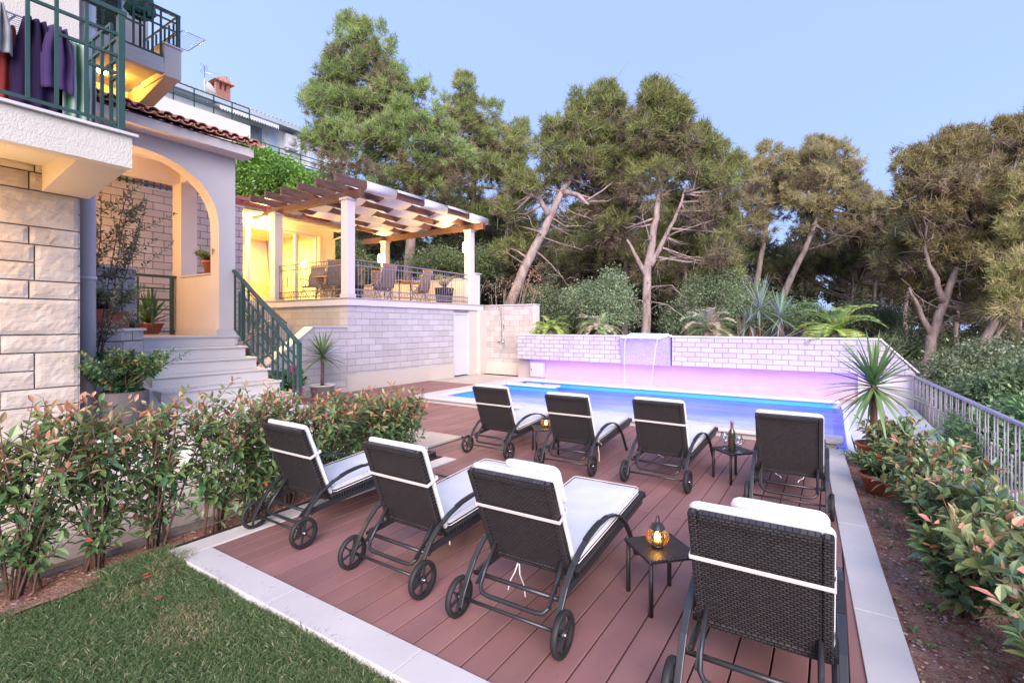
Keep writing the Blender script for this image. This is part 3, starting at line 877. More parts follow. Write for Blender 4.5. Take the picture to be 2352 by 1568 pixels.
mb = MB(); mb.box(TX0-.06, 13.93, TY0-.06, 14.9, 2.2, 2.375); part('edge_slab', mb, M['render_white'], rt, bevel=.004)
mb = MB(); mb.box(TX0-.09, 13.95, TY0-.09, 14.9, 2.376, 2.40); part('floor', mb, M['paving'], rt, bevel=.004)
mb = MB(); mb.box(TX0, TX0+.3, TY0+.302, 14.9, 1.0, 2.2); part('side_stone_wall', mb, M['clad_side'], rt)
mb = MB(); mb.box(TX0-.03, TX0, TY0+.0, 14.5, 2.19, 2.199); part('drip', mb, M['limestone'], rt)
M['pvc'] = mat('white_pvc', (.55,.55,.58), .35, .03, 2, 0, spec=.5)
dr = bpy.data.objects.new('door', None); link(dr, rt)
mb = MB(); mb.box(12.40,12.46,TY0+.03,TY0+.09,.02,2.1); mb.box(13.16,13.2,TY0+.03,TY0+.09,.02,2.1); mb.box(12.46,13.16,TY0+.03,TY0+.09,2.03,2.1)
bpy.data.objects.remove(dr)
dr = part('door', mb, M['pvc'], rt, bevel=.004)
mb = MB(); mb.box(12.47,13.15,TY0+.045,TY0+.08,.04,2.02); part('leaf', mb, M['pvc'], dr, local=True)
mb = MB()
for z0, z1 in ((.14,.86),(1.0,1.94)):
    mb.box(12.56,13.06,TY0+.038,TY0+.044,z0,z1)
part('panel', mb, M['pvc'], dr, local=True, bevel=.003)
# columns
def column(name, x, y, z0, z1, label, wdt=.245):
    c = thing(name, label, 'column', (x, y, z0))
    mb = MB(); mb.box(x, x+wdt, y, y+wdt, z0+.10, z1); part('shaft', mb, M['render_white'], c, bevel=.004)
    mb = MB(); mb.box(x-.02, x+wdt+.02, y-.02, y+wdt+.02, z0+.001, z0+.10); part('base', mb, M['limestone'], c, bevel=.004)
    mb = MB(); mb.box(x-.035, x+wdt+.035, y-.035, y+wdt+.035, z1+.001, z1+.06); part('cap', mb, M['limestone'], c, bevel=.004)
    return c
PZ = 4.90
column('pergola_column', 8.22, 10.34, TZ, PZ, 'white pergola column at the terrace corner nearest the steps, front left')
column('pergola_column', 8.20, 13.50, TZ, PZ, 'white pergola column in front of the lit glass doors')
cf = column('pergola_column', 13.30, 10.34, TZ, PZ, 'white pergola column with a wall lamp at the pool end of the terrace')
mb = MB(); mb.box(13.571, 13.86, 10.34, 10.66, TZ+.001, 3.46); part('side_pier', mb, M['render_white'], cf, bevel=.004)
mb = MB(); mb.box(13.572, 13.90, 10.30, 10.70, 3.462, 3.50); part('pier_cap', mb, M['limestone'], cf, bevel=.004)
column('pergola_column', 13.30, 14.50, TZ, PZ, 'white pergola column with a wall lamp at the far back corner of the terrace')
# low parapet on the pool end
pw = thing('terrace_parapet', 'low cream parapet wall along the back end of the dining terrace', 'wall', (13.6, 12.5, TZ))
mb = MB(); mb.box(13.6, 13.8, 10.71, 16.5, TZ+.001, 3.30); part('wall', mb, M['render_cream'], pw)
mb = MB(); mb.box(13.57, 13.84, 10.71, 16.5, 3.302, 3.335); part('cap', mb, M['limestone'], pw, bevel=.004)

# pergola
pg = thing('pergola', 'dark timber pergola roof woven with white canvas strips', 'pergola', (10.9, 12.5, PZ))
mb = MB(); mb.beam((8.40, 9.98, 5.05), (8.40, 15.0, 5.05), .13, .20); part('beam', mb, M['wood_dark'], pg, bevel=.006)
mb = MB(); mb.beam((13.45, 9.86, 5.05), (13.45, 15.9, 5.05), .13, .20); part('beam', mb, M['wood_dark'], pg, bevel=.006)
RY = [10.05 + i*.745 for i in range(7)]
M['wood_x'] = mat('dark_stained_rafter', (.13,.065,.05), .5, .35, 3, .2, 40, stretch=(1,6,6))
for y in RY:
    mb = MB(); mb.beam((7.62, y, 5.27), (13.95, y, 5.27), .085, .20); part('rafter', mb, M['wood_x'], pg, bevel=.005)
M['canvas'] = leafmat('pergola_canvas', .85, .45, .1)
xs = [8.5 + i*1.06 for i in range(6)]
for k in range(5):
    V=[];F=[]
    x0, x1 = xs[k]+.015, xs[k+1]-.015
    n_ = 14*6
    ya, yb = RY[0]-.10, RY[-1]+.05
    rows = []
    for i in range(n_+1):
        y = ya + (yb-ya)*i/n_
        ph = (y-RY[0])/.745
        sgn = math.cos(math.pi*ph + math.pi*k)      # above one rafter, below the next
        z = 5.27 - sgn*.125 - .014*math.sin(math.pi*ph)**2
        rows.append((y, z))
    # wraps over the first rafter's face where it runs outside it
    if k % 2 == 0: rows = [(ya, 5.37), (ya-.012, 5.36), (ya-.012, 5.22), (ya-.0, 5.17)] + rows[1:]
    else: rows = [(ya-.012, 5.31), (ya-.012, 5.37)] + [(ya, 5.39)] + rows[1:]
    V = [];
    for (y, z) in rows: V += [(x0,y,z),(x1,y,z)]
    F = [(2*i,2*i+1,2*i+3,2*i+2) for i in range(len(rows)-1)]
    me = col_mesh('canvas_strip', np.array(V), np.array(F), np.full((len(V),3),.76), M['canvas'], True)
    o = bpy.data.objects.new('canvas_strip', me); link(o, pg)
    so = o.modifiers.new('thick','SOLIDIFY'); so.thickness = .004

# ornate iron railing --------------------------------------------------
def scroll(mb, c, u, s, mat_r=.006):
    """S/heart scroll ornament centred at c in the plane (u, z)"""
    c = Vector(c); u = Vector(u).normalized()
    for sx in (-1, 1):
        for sz in (-1, 1):
            pts = []
            for i in range(15):
                a = i/14*math.pi*1.7; r = .085*s*(1 - i/14*.72)
                px = sx*(.02*s + .085*s - r*math.cos(a)); pz = sz*(.0 + .10*s + r*math.sin(a)*1.1)
                pts.append(c + u*px + Vector((0,0,pz)))
            pts = [c + Vector((0,0,sz*.0)) + u*sx*.015*s] + pts
            mb.tube(pts, mat_r, 5)
    mb.tube([c+Vector((0,0,-.2*s)), c+Vector((0,0,.2*s))], .006, 5)
def ornate_railing(name, label, a, b, z, group=None, scrolls=(), mtl=None, slope=0.0):
    mtl = mtl or M['iron']
    a = Vector((a[0],a[1],z)); b = Vector((b[0],b[1],z+slope)); L = (b-a).length; u = (b-a).normalized()
    uh = Vector((u.x,u.y,0)).normalized()
    Z = lambda h: Vector((0,0,h))
    rl = thing(name, label, 'railing', tuple(a), group=group)
    mb = MB(); mb.beam(a+Z(1.0), b+Z(1.0), .045, .028); part('handrail', mb, mtl, rl, bevel=.004)
    for h in (.86, .23, .08):
        mb = MB(); mb.beam(a+Z(h), b+Z(h), .022, .03); part('rail', mb, mtl, rl)
    n = max(2, int(L/.11)); sc = [s for s in scrolls]
    me = None
    for i in range(n+1):
        p = a.lerp(b, i/n)
        if any(abs(i/n*L - s) < .13 for s in sc) and i % 1 == 0: continue
        full = i % 3 == 0
        mb = MB()
        mb.tube([p+Z(.03), p+Z(.98 if full else .93)], .0065, 6)
        if not full: mb.lathe([(0,.95),(.011,.94),(.013,.93),(.009,.915)], p, 8)
        part('baluster', mb, mtl, rl)
    mb = MB(); nr = max(2, int(L/.105))
    for i in range(nr):
        c = a.lerp(b, (i+.5)/nr) + Z(.155)
        mb.tube([c + uh*math.cos(t_)*.045 + Z(math.sin(t_)*.055) for t_ in [k*math.pi/6 for k in range(13)]], .005, 5, caps=False)
    part('ring_band', mb, mtl, rl)
    for s in sc:
        mb = MB(); scroll(mb, a + u*s + Z(.53), uh, 1.15); part('scroll', mb, mtl, rl)
    return rl
ornate_railing('terrace_railing', 'ornate bronze iron railing along the pool side of the dining terrace', (8.52, TY0+.12), (13.28, TY0+.12), TZ+.0, scrolls=(.75, 2.1, 2.5, 3.9), mtl=mat('slate_iron', (.24,.22,.28), .5, .15, 8, .1, 60, metal=.2))
ornate_railing('terrace_railing', 'ornate bronze iron railing between the two left pergola columns', (8.33, 13.48), (8.33, 10.64), TZ+.0, scrolls=(.38, 1.4, 2.45))

# outside stair of the terrace, its parapet and rail --------------------
st = thing('terrace_stair', 'pale outside stair with a sloping stone parapet climbing to the dining terrace', 'stairs', (7.6, 12, 0))
ny_s = 9
for i in range(ny_s):
    zt = 2.375 - .172*(i+1); y1 = 13.95 - .30*i
    mb = MB(); mb.box(7.06, TX0-.002, y1-.30, y1, zt-.6, zt-.03); mb.box(7.04, TX0-.003, y1-.32, y1, zt-.029, zt); part('step', mb, M['limestone'], st)
mb = MB(); mb.box(7.06, TX0-.002, 10.62, 11.24, .2, .83); part('landing', mb, M['limestone'], st)
mb = MB(); mb.box(7.06, 8.16, 13.95, 14.6, .2, 2.39); part('top_landing', mb, M['limestone'], st)
pz = on_y(700,757,10.3)
mb = MB()
px0 = 7.22
mb.prism([(TX0-.002,TY0+.02,0),(TX0-.002,TY0+.02,1.64),(px0,TY0+.02,1.64),(5.5,TY0+.02,.35),(5.5,TY0+.02,0)], (0,.28,0))
part('parapet', mb, M['clad_long'], st)
mb = MB(); mb.beam((px0-.02,TY0+.16,1.655),(TX0-.01,TY0+.16,1.655),.34,.03); mb.beam((5.46,TY0+.16,.345),(px0,TY0+.16,1.655),.34,.03); part('parapet_cap', mb, M['limestone'], st)
for i in range(5):
    mb = MB(); z = .83-.17*(i+1); mb.box(7.06-.3*(i+1), 7.06-.3*i, 10.62, 11.6, 0, z); part('step', mb, M['limestone'], st)
ornate_railing('stair_railing', 'iron scroll railing with a pale wooden handrail on the terrace stair', (7.10, 14.2), (7.10, 11.2), TZ, mtl=M['iron'], slope=-1.66, scrolls=(.5,1.3,2.1,2.9))
ornate_railing('stair_railing', 'low iron scroll railing on the lower flight beside the hydrangea', (7.0, 11.55), (5.55, 11.55), .85, mtl=M['iron'], slope=-.83, scrolls=(.5,1.2))

# ============================================================ HOUSE BEHIND THE TERRACE
FY = 14.9
ah = thing('garden_room', 'cream single storey room with lit glass doors and red tiled roof behind the terrace', 'house', (9.5, 15, TZ))
M['wall_warm'] = mat('cream_plaster', (.70,.62,.46), .85, .03, 1.5, .2, 60)
M['roof_red'] = mat('red_roof_tile', (.40,.10,.07), .8, .3, 5, .2, 40)
XR = 11.25
mb = MB()
mb.box(4.6, 7.35, FY, FY+.2, TZ-1.2, 5.1); mb.box(7.35, XR-.55, FY, FY+.2, 4.78, 5.1); mb.box(XR-.55, XR, FY, FY+.2, TZ, 5.1)
mb.box(XR-.2, XR, FY+.2, 19, TZ, 5.1)
part('wall', mb, M['wall_warm'], ah)
mb = MB(); mb.box(4.6, XR-.2, 18.8, 19, TZ, 5.1); mb.box(4.6, 4.8, FY+.2, 18.8, TZ, 5.1); mb.box(4.8, XR-.2, FY+.2, 18.8, 5.0, 5.1); part('inner_wall', mb, mat('interior_wall', (.72,.66,.50), .9, .03, 2, 0), ah)
mb = MB(); mb.box(4.8, XR-.2, FY+.2, 18.8, TZ-.1, TZ+.01); part('floor', mb, M['terracotta'], ah)
mb = MB(); mb.box(7.4, XR-.6, 17.0, 17.2, TZ+.01, TZ+.95); part('counter', mb, mat('counter_tile', (.55,.33,.2), .6, .2, 8, 0), ah)
# glass doors
def door_unit(x0, x1, z0, z1, y, nm='glass_door'):
    f = .07
    mb = MB(); mb.box(x0,x0+f,y,y+.07,z0,z1); mb.box(x1-f,x1,y,y+.07,z0,z1); mb.box(x0+f,x1-f,y,y+.07,z1-f,z1); mb.box(x0+f,x1-f,y,y+.07,z0,z0+f*1.3)
    o = part(nm, mb, M['pvc'], ah, bevel=.004)
    mb = MB(); mb.box(x0+f,x1-f,y+.03,y+.036,z0+f*1.3,z1-f); part('pane', mb, M['window_glass'], o, local=True)
dx = (XR-.6-7.4)/4
for i in range(4): door_unit(7.4+dx*i+.01, 7.4+dx*(i+1)-.01, TZ+.02, 4.76, FY+.03+(i % 2)*.03)
mb = MB()
nt_ = 30
for i in range(nt_):
    x = 4.5 + (XR+.25-4.5)*(i+.5)/nt_
    mb.tube([(x, FY-.55, 5.19), (x, FY+2.2, 6.05)], .105, 8)
mb.prism([(4.4,FY-.5,5.12),(4.4,FY+2.3,6.0),(4.4,FY+4.8,5.12)], (XR+.3-4.4,0,0))
part('roof', mb, M['roof_red'], ah)
M['gutter'] = mat('brown_gutter', (.30,.22,.19), .5, .1, 5, 0)
mb = MB(); mb.beam((4.4,FY-.62,5.10),(XR+.32,FY-.62,5.10),.13,.11); part('gutter', mb, M['gutter'], ah, bevel=.02)
mb = MB(); mb.box(4.5, XR+.2, FY-.55, FY-.001, 5.02, 5.06); part('soffit', mb, M['wall_warm'], ah)
mb = MB(); mb.tube([(XR+.18,FY-.6,5.05),(XR+.18,FY-.55,4.88),(XR-.05,FY-.08,4.72),(XR-.05,FY-.07,TZ+.1)], .045, 10); part('downpipe', mb, mat('pipe_cream', (.62,.54,.44), .5, .05, 3, 0), ah)
# interior details seen through the glass
mp_ = thing('fireplace', 'pale fireplace with a wooden mantel inside the lit room', 'fireplace', (7.5, 18.0, TZ))
mb = MB(); mb.box(8.3, 9.6, 17.9, 18.6, TZ+.01, 3.9); part('chimney_breast', mb, M['wall_warm'], mp_)
mb = MB(); mb.box(8.2, 9.7, 17.75, 17.899, 3.3, 3.45); part('mantel', mb, mat('mantel_wood', (.30,.12,.06), .6, .2, 4, .1, 30), mp_)
pf = thing('picture', 'framed picture on the wall of the lit room', 'picture', (9, 17.85, 3.9))
mb = MB(); mb.box(8.6,9.2,17.84,17.888,3.62,3.64); mb.box(8.6,9.2,17.84,17.888,4.36,4.38); mb.box(8.6,8.63,17.84,17.888,3.64,4.36); mb.box(9.17,9.2,17.84,17.888,3.64,4.36); part('frame', mb, M['wood_dark'], pf)
mb = MB(); mb.box(8.63,9.17,17.86,17.885,3.64,4.36); part('canvas', mb, mat('picture_canvas', (.45,.28,.12), .7, .5, 6, 0), pf)
lamp('room_light', 'AREA', (8.9, 16.4, 4.9), 560, (1,.66,.17), 2.5, ah, aim=(0,0,-1), size_y=1.6)

# wall lamps: a glowing cylinder shade on a bracket
M['lamp_glow'] = emit('warm_lamp', (1.0,.72,.30), 22)
def wall_lamp(x, y, z, nx_, ny__, label, energy, col=(1,.58,.18), r=.085, h=.32):
    l = thing('wall_lamp', label, 'lamp', (x, y, z))
    cx, cy = x+nx_*.10, y+ny__*.10
    mb = MB(); mb.box(x-.03 if nx_==0 else x, x+.03 if nx_==0 else x+nx_*.02, y-.03 if ny__==0 else y, y+.03 if ny__==0 else y+ny__*.02, z-.06, z+.06)
    mb.beam((x,y,z),(cx,cy,z),.02,.02); part('bracket', mb, M['steel'], l)
    mb = MB(); mb.lathe([(0,-h/2),(r*.8,-h/2),(r,-h/2+.03),(r,h/2-.03),(r*.8,h/2),(0,h/2)], (cx,cy,z), 16); part('shade', mb, M['lamp_glow'], l)
    lamp('bulb', 'POINT', (cx+nx_*.09, cy+ny__*.09, z), energy, col, .08, l)
    return l
wall_lamp(13.30, 10.48, 4.34, -1, 0, 'glowing wall lamp on the pergola column nearest the pool wall', 280)
wall_lamp(13.30, 14.64, 4.26, -1, 0, 'glowing wall lamp on the far back pergola column', 320)

sl = thing('soffit_lamp', 'small round lamp glowing under the eave of the garden room', 'lamp', (8.45, FY-.3, 5.0))
mb = MB(); mb.lathe([(0,4.985),(.07,4.985),(.08,5.0),(.08,5.018)], (8.45,FY-.3,0), 16); part('lens', mb, M['lamp_glow'], sl)
lamp('bulb', 'POINT', (8.45, FY-.45, 4.85), 130, (1,.60,.20), .08, sl)

wall_lamp(6.9, FY, 4.2, 0, -1, 'glowing wall lamp beside the garden room doors above the terrace stair', 420)

# ============================================================ HOUSE ON THE LEFT
def a1(x, y): return (x/3, y/3)
hs = thing('house', 'cream villa with stone ground floor and green railed balconies on the left', 'house', (0.5, 7.5, 0))
M['block'] = mat('split_limestone', (.55,.50,.45), .92, .18, 3.5, .8, 20, dist=.009, col2=(.42,.36,.30), stretch=(1,1,2.4), spec=.2)
M['mortar'] = mat('dark_mortar', (.16,.15,.16), .95, .2, 10, .3, 60)
# ground floor: individually cut blocks in mixed sizes
WY = 6.6
mb = MB(); mb.box(-4, 1.832, WY+.02, 9.0, 0, 3.3); part('mortar_wall', mb, M['mortar'], hs)
rgb = random.Random(4)
def blk(mb, x0, x1, z0, z1, g=.0065):
    """a block with a rough split face, pillowed towards its edges"""
    x0 += g; x1 -= g; z0 += g; z1 -= g
    nx_ = max(2, int((x1-x0)/.035)); nz_ = max(2, int((z1-z0)/.035)); vs = []
    s = rgb.uniform(0, 50)
    for i in range(nx_+1):
        for j in range(nz_+1):
            x = x0+(x1-x0)*i/nx_; z = z0+(z1-z0)*j/nz_
            e = min(i, nx_-i, j, nz_-j)
            d = .0 if e == 0 else (.0085 if e == 1 else .0095)
            d += (0 if e == 0 else .006*noise.noise(Vector((x*7, z*12, s))) + .005*noise.noise(Vector((x*22, z*48, s))))
            vs.append((x, WY-.004-d, z))
    mb.add(vs, [(i*(nz_+1)+j, (i+1)*(nz_+1)+j, (i+1)*(nz_+1)+j+1, i*(nz_+1)+j+1) for i in range(nx_) for j in range(nz_)], False)
    mb.add([(x0,WY-.004,z0),(x1,WY-.004,z0),(x1,WY+.03,z0),(x0,WY+.03,z0),(x0,WY-.004,z1),(x1,WY-.004,z1),(x1,WY+.03,z1),(x0,WY+.03,z1)], [(0,1,2,3),(4,5,6,7),(1,2,6,5),(0,3,7,4)])
mb = MB(); z = 0.0; H = .178; XC = 1.845
k = 0
while z < 3.25:
    u = k % 4
    if u in (0, 2):
        w1 = .34 if u == 0 else .62
        blk(mb, XC-w1, XC, z, z+2*H)                # tall corner block
        for zz in (z, z+H):
            x = XC-w1
            while x > -3.5:
                wd_ = rgb.choice([.42,.55,.62,.36]); 
                if rgb.random() < .12 and zz == z: pass
                blk(mb, x-wd_, x, zz, zz+H); x -= wd_
        z += 2*H
    else:
        x = XC
        while x > -3.5:
            wd_ = rgb.choice([.45,.58,.68,.38]); blk(mb, x-wd_, x, z, z+H); x -= wd_
        z += H
    k += 1
part('stone_wall', mb, M['block'], hs)
mb = MB(); mb.box(1.833, 1.856, WY+.001, 8.64, 0, 3.2); part('side_stone_wall', mb, brick('side_stone', 1, .5, .178, .008, (.50,.46,.42), (.44,.40,.37), (.12,.11,.12), 1.0, stain=.2), hs)
M['stucco'] = mat('rough_cream_stucco', (.55,.52,.47), .9, .05, 1.2, 1.0, 75, dist=.008)
mb = MB(); mb.box(-4, 1.85, WY, 9.0, 3.28, 9.5); mb.box(-4, 4.12, 11.0, 14, 4.6, 10.5); mb.box(-4, 1.86, 9.002, 11.0, 3.3, 10)
part('upper_wall', mb, M['stucco'], hs)
# lower balcony
mb = MB(); mb.box(-4, 1.93, 5.5, 6.598, 3.28, 3.455)
mb.box(-4, 1.93, 5.5, 5.62, 3.165, 3.279)
part('balcony_slab', mb, M['stucco'], hs)
mb = MB(); mb.prism([(1.56,5.622,3.279),(1.56,5.622,3.165),(1.56,6.598,3.03),(1.56,6.598,3.279)], (.37,0,0))
part('balcony_corbel', mb, M['render_cream'], hs)
mb = MB(); mb.box(-4, 1.97, 5.46, 6.598, 3.457, 3.485); part('balcony_cap', mb, M['limestone'], hs, bevel=.004)
def zy(x, y): return on_y(*a1(x, y), 5.53).z
def green_rail(name, label, verts, horis, topa, topb, posts, group=None):
    g = thing(name, label, 'railing', tuple(topa), group=group)
    mb = MB(); mb.beam(topa, topb, .06, .045); part('handrail', mb, M['green_metal'], g, bevel=.004)
    for a, b in verts:
        mb = MB(); mb.beam(a, b, .026, .026, up=(0,1,.01)); part('baluster', mb, M['green_metal'], g)
    for a, b in horis:
        mb = MB(); mb.beam(a, b, .022, .026); part('rail', mb, M['green_metal'], g)
    for a, b in posts:
        mb = MB(); mb.beam(a, b, .055, .055, up=(0,1,.01)); part('post', mb, M['green_metal'], g, bevel=.003)
    return g
Yb = 5.53; zb = 3.485
vx = [.25,.50,.72,.97,1.19,1.39,1.60,1.655]
V_ = [((x,Yb,zb+.07),(x,Yb,4.55)) for x in (-.6,-.3,0,.25,.55,.80,1.03,1.22,1.40,1.60)]
H_ = [((-1,Yb,zb+.07),(1.83,Yb,zb+.07)), ((-1,Yb,4.38),(1.83,Yb,4.38)), ((.55,Yb,4.20),(1.03,Yb,4.20)), ((1.40,Yb,4.18),(1.83,Yb,4.18)), ((1.60,Yb,4.02),(1.83,Yb,4.02)), ((0,Yb,4.2),(.25,Yb,4.2))]
# the return along the balcony's right side
ys = [5.75, 5.98, 6.2, 6.42]
V_ += [((1.85,y,zb+.07),(1.85,y,4.55)) for y in ys]
H_ += [((1.85,Yb,zb+.07),(1.85,6.59,zb+.07)),((1.85,Yb,4.38),(1.85,6.59,4.38)),((1.85,Yb,4.18),(1.85,5.98,4.18)),((1.85,Yb,4.02),(1.85,5.75,4.02)),((1.85,5.75,4.56),(1.85,6.59,4.56))]
green_rail('balcony_railing', 'dark green metal railing on the lower balcony hung with towels', V_, H_, (-1.2,Yb,4.585), (1.89,Yb,4.585), [((1.85,Yb,zb),(1.85,Yb,4.56))])
M['pipe_grey'] = mat('grey_downpipe', (.46,.46,.52), .4, .05, 2, 0, spec=.5)
mb = MB(); mb.tube([(2.02,6.95,0),(2.02,6.95,8.8)], .075, 20); part('downpipe', mb, M['pipe_grey'], hs)
for z in (.35, 2.2, 5.0):
    mb = MB(); mb.lathe([(.076,z),(.085,z),(.085,z+.04),(.076,z+.04)], (2.02,6.95,0), 20); mb.box(1.86,1.95,6.93,6.97,z,z+.04); part('pipe_bracket', mb, M['pipe_grey'], hs)
# upper balcony, lit from below
B2X, B2Y = 4.03, 9.45
mb = MB(); mb.box(1.87, B2X-.26, B2Y, 10.998, 6.03, 6.12); mb.box(1.87, B2X-.26, B2Y, B2Y+.12, 5.95, 6.028)
mb.box(1.87, B2X-.27, B2Y, B2Y+.1, 6.121, 6.2)
part('balcony_slab', mb, M['stucco'], hs)
mb = MB(); mb.box(B2X-.258, B2X, B2Y, B2Y+.9, 5.92, 6.44); part('balcony_pier', mb, M['stucco'], hs)
mb = MB(); mb.box(B2X-.29, B2X+.03, B2Y-.03, B2Y+.93, 6.442, 6.465); part('pier_cap', mb, M['limestone'], hs)
mb = MB(); mb.prism([(B2X-.24,B2Y+.9,6.02),(B2X-.24,B2Y+.02,5.918),(B2X-.24,10.998,5.62),(B2X-.24,10.998,6.02)], (.22,0,0)); part('balcony_corbel', mb, M['render_cream'], hs)
sx = MB()
for i in range(22): sx.beam((3.25+.0,10.955,6.35+i*.075),(3.62,10.955,6.35+i*.075),.02,.05,up=(0,.6,.8))
sx.box(3.2,3.25,10.93,10.98,6.3,8.1); sx.box(3.62,3.67,10.93,10.98,6.3,8.1)
part('shutter', sx, M['green_metal'], hs)
g2V = [((x,B2Y+.05,6.23),(x,B2Y+.05,7.0)) for x in (2.75,2.95,3.15,3.35,3.5,3.62,3.74)] + [((B2X-.03,B2Y+.05+i*.17,6.5),(B2X-.03,B2Y+.05+i*.17,7.0)) for i in range(1,8)]
g2H = [((2.3,B2Y+.05,6.24),(3.76,B2Y+.05,6.24)),((2.3,B2Y+.05,6.9),(B2X-.03,B2Y+.05,6.9)),((2.9,B2Y+.05,6.62),(3.5,B2Y+.05,6.62)),((3.35,B2Y+.05,6.75),(B2X-.03,B2Y+.05,6.75)),((B2X-.03,B2Y+.05,6.55),(B2X-.03,10.9,6.55)),((B2X-.03,B2Y+.05,6.78),(B2X-.03,10.6,6.78)),((B2X-.03,B2Y+.1,7.04),(B2X-.03,10.9,7.04))]
green_rail('balcony_railing', 'dark green metal railing on the higher balcony above the lit soffit', g2V, g2H, (2.2,B2Y+.05,7.03), (B2X,B2Y+.05,7.03), [((B2X-.03,B2Y+.05,6.465),(B2X-.03,B2Y+.05,7.02))])
# lamp on the wall below the upper balcony
M['lamp_hot'] = emit('hot_lamp', (1.0,.75,.28), 30)
lp = thing('balcony_lamp', 'twin glowing lamp on the wall under the higher balcony', 'lamp', (3.0, 10.0, 5.3))
for q in ((230,155),(241,157)):
    p = on_y(*q, 10.4)
    mb = MB(); mb.tube([(p.x,p.y,p.z-.10),(p.x,p.y,p.z-.08),(p.x,p.y,p.z+.08),(p.x,p.y,p.z+.10)], [.02,.04,.04,.02], 12); part('bulb', mb, M['lamp_hot'], lp)
pm = on_y(236,156,10.4)
mb = MB(); mb.beam((pm.x,pm.y,pm.z+.12),(pm.x,pm.y,pm.z+.3),.02,.02); mb.box(pm.x-.10,pm.x+.10,pm.y-.02,pm.y+.02,pm.z+.10,pm.z+.12); mb.beam((pm.x,pm.y,pm.z+.3),(pm.x,10.99,pm.z+.3),.02,.02); part('bracket', mb, M['green_metal'], lp)
lamp('light', 'POINT', (pm.x+.2, pm.y-.05, pm.z), 190, (1,.50,.06), .08, lp)

# clothes racks and washing
def rack(name, label, c, lx, ly, z, legs=True, rz=0):
    r = thing(name, label, 'clothes rack', c, rz)
    mb = MB()
    mb.tube([(-lx,-ly,z),(lx,-ly,z),(lx,ly,z),(-lx,ly,z),(-lx,-ly,z)], .008, 6)
    for i in range(1, 10): x = -lx + 2*lx*i/10; mb.tube([(-lx,-ly+2*ly*i/10,z),(lx,-ly+2*ly*i/10,z)], .003, 4)
    part('wire_shelf', mb, M['steel'], r, local=True)
    if legs:
        for s in (-1, 1):
            mb = MB(); mb.tube([(-lx*.7,s*ly,0),(lx*.5,s*ly,z)], .009, 6); part('leg', mb, M['steel'], r, local=True)
            mb = MB(); mb.tube([(lx*.7,s*ly*.9,0),(-lx*.5,s*ly*.9,z)], .009, 6); part('leg', mb, M['steel'], r, local=True)
    return r
rack('drying_rack', 'folding wire drying rack behind the lower balcony railing', (1.0, 6.22, 3.485), .50, .22, .93)
rack('drying_rack', 'small wire rack hanging off the corner of the higher balcony', (B2X+.22, B2Y+.35, 6.83), .18, .32, .0, legs=False)
def towel(name, label, cx, cy, ztop, wd_, h, col, seed, ang=0, stripe=None, taper=.5):
    V=[];F=[];C=[]; nu_, nv_ = 14, 20
    for j in range(nv_+1):
        t_ = j/nv_
        wv = wd_*(taper + (1-taper)*min(1, t_*2.2))
        for i in range(nu_+1):
            u = i/nu_-.5
            fold = .035*math.sin(u*16+seed)*(1-.3*t_) + .02*noise.noise(Vector((u*5, t_*3, seed)))
            x = u*wv; y = fold
            z = -t_*h - .12*h*abs(u)*(1 if seed % 2 else .4)*t_ + (.0)
            V.append((cx + x*math.cos(ang) - y*math.sin(ang), cy + x*math.sin(ang) + y*math.cos(ang), ztop + z))
            c = col
            if stripe and int((u+.5)*6) % 2: c = stripe
            C.append(c)
    F = [(j*(nu_+1)+i, j*(nu_+1)+i+1, (j+1)*(nu_+1)+i+1, (j+1)*(nu_+1)+i) for j in range(nv_) for i in range(nu_)]
    me = col_mesh(name, np.array(V), np.array(F), np.array(C), M['towel'], True)
    o = bpy.data.objects.new(name, me); COL.objects.link(o)
    so = o.modifiers.new('thick', 'SOLIDIFY'); so.thickness = .006
    return tag(o, label, name.replace('_', ' '))
M['towel'] = leafmat('terry_cloth', .95, .15, .05)
towel('towel', 'long dark purple towel hanging on the lower balcony rack', 1.36, 5.95, 4.42, .30, .80, (.035,.022,.06), 3, taper=.45)
towel('towel', 'shorter purple towel folded over the rack beside the long dark one', 1.50, 5.9, 4.40, .22, .55, (.085,.055,.15), 9, taper=.5)
towel('towel', 'rust red towel hanging on the lower balcony rack', 1.17, 6.0, 4.30, .24, .68, (.30,.055,.045), 5, taper=.6)
towel('towel', 'white sheet hanging at the left edge of the lower balcony', .88, 5.95, 4.50, .36, .72, (.70,.72,.78), 4, taper=.8)
towel('shirt', 'pale grey shirt hanging on the lower balcony rack', 1.13, 5.9, 4.42, .16, .40, (.40,.41,.42), 6, taper=.2)
towel('towel', 'green and white striped towel hanging by the balcony railing end', 1.66, 5.98, 4.36, .22, .86, (.60,.64,.60), 7, taper=.8, stripe=(.10,.28,.15))
towel('cloth', 'dark cloth bundled beside the purple towel', 1.56, 6.05, 3.98, .14, .40, (.03,.04,.035), 8, taper=.6)
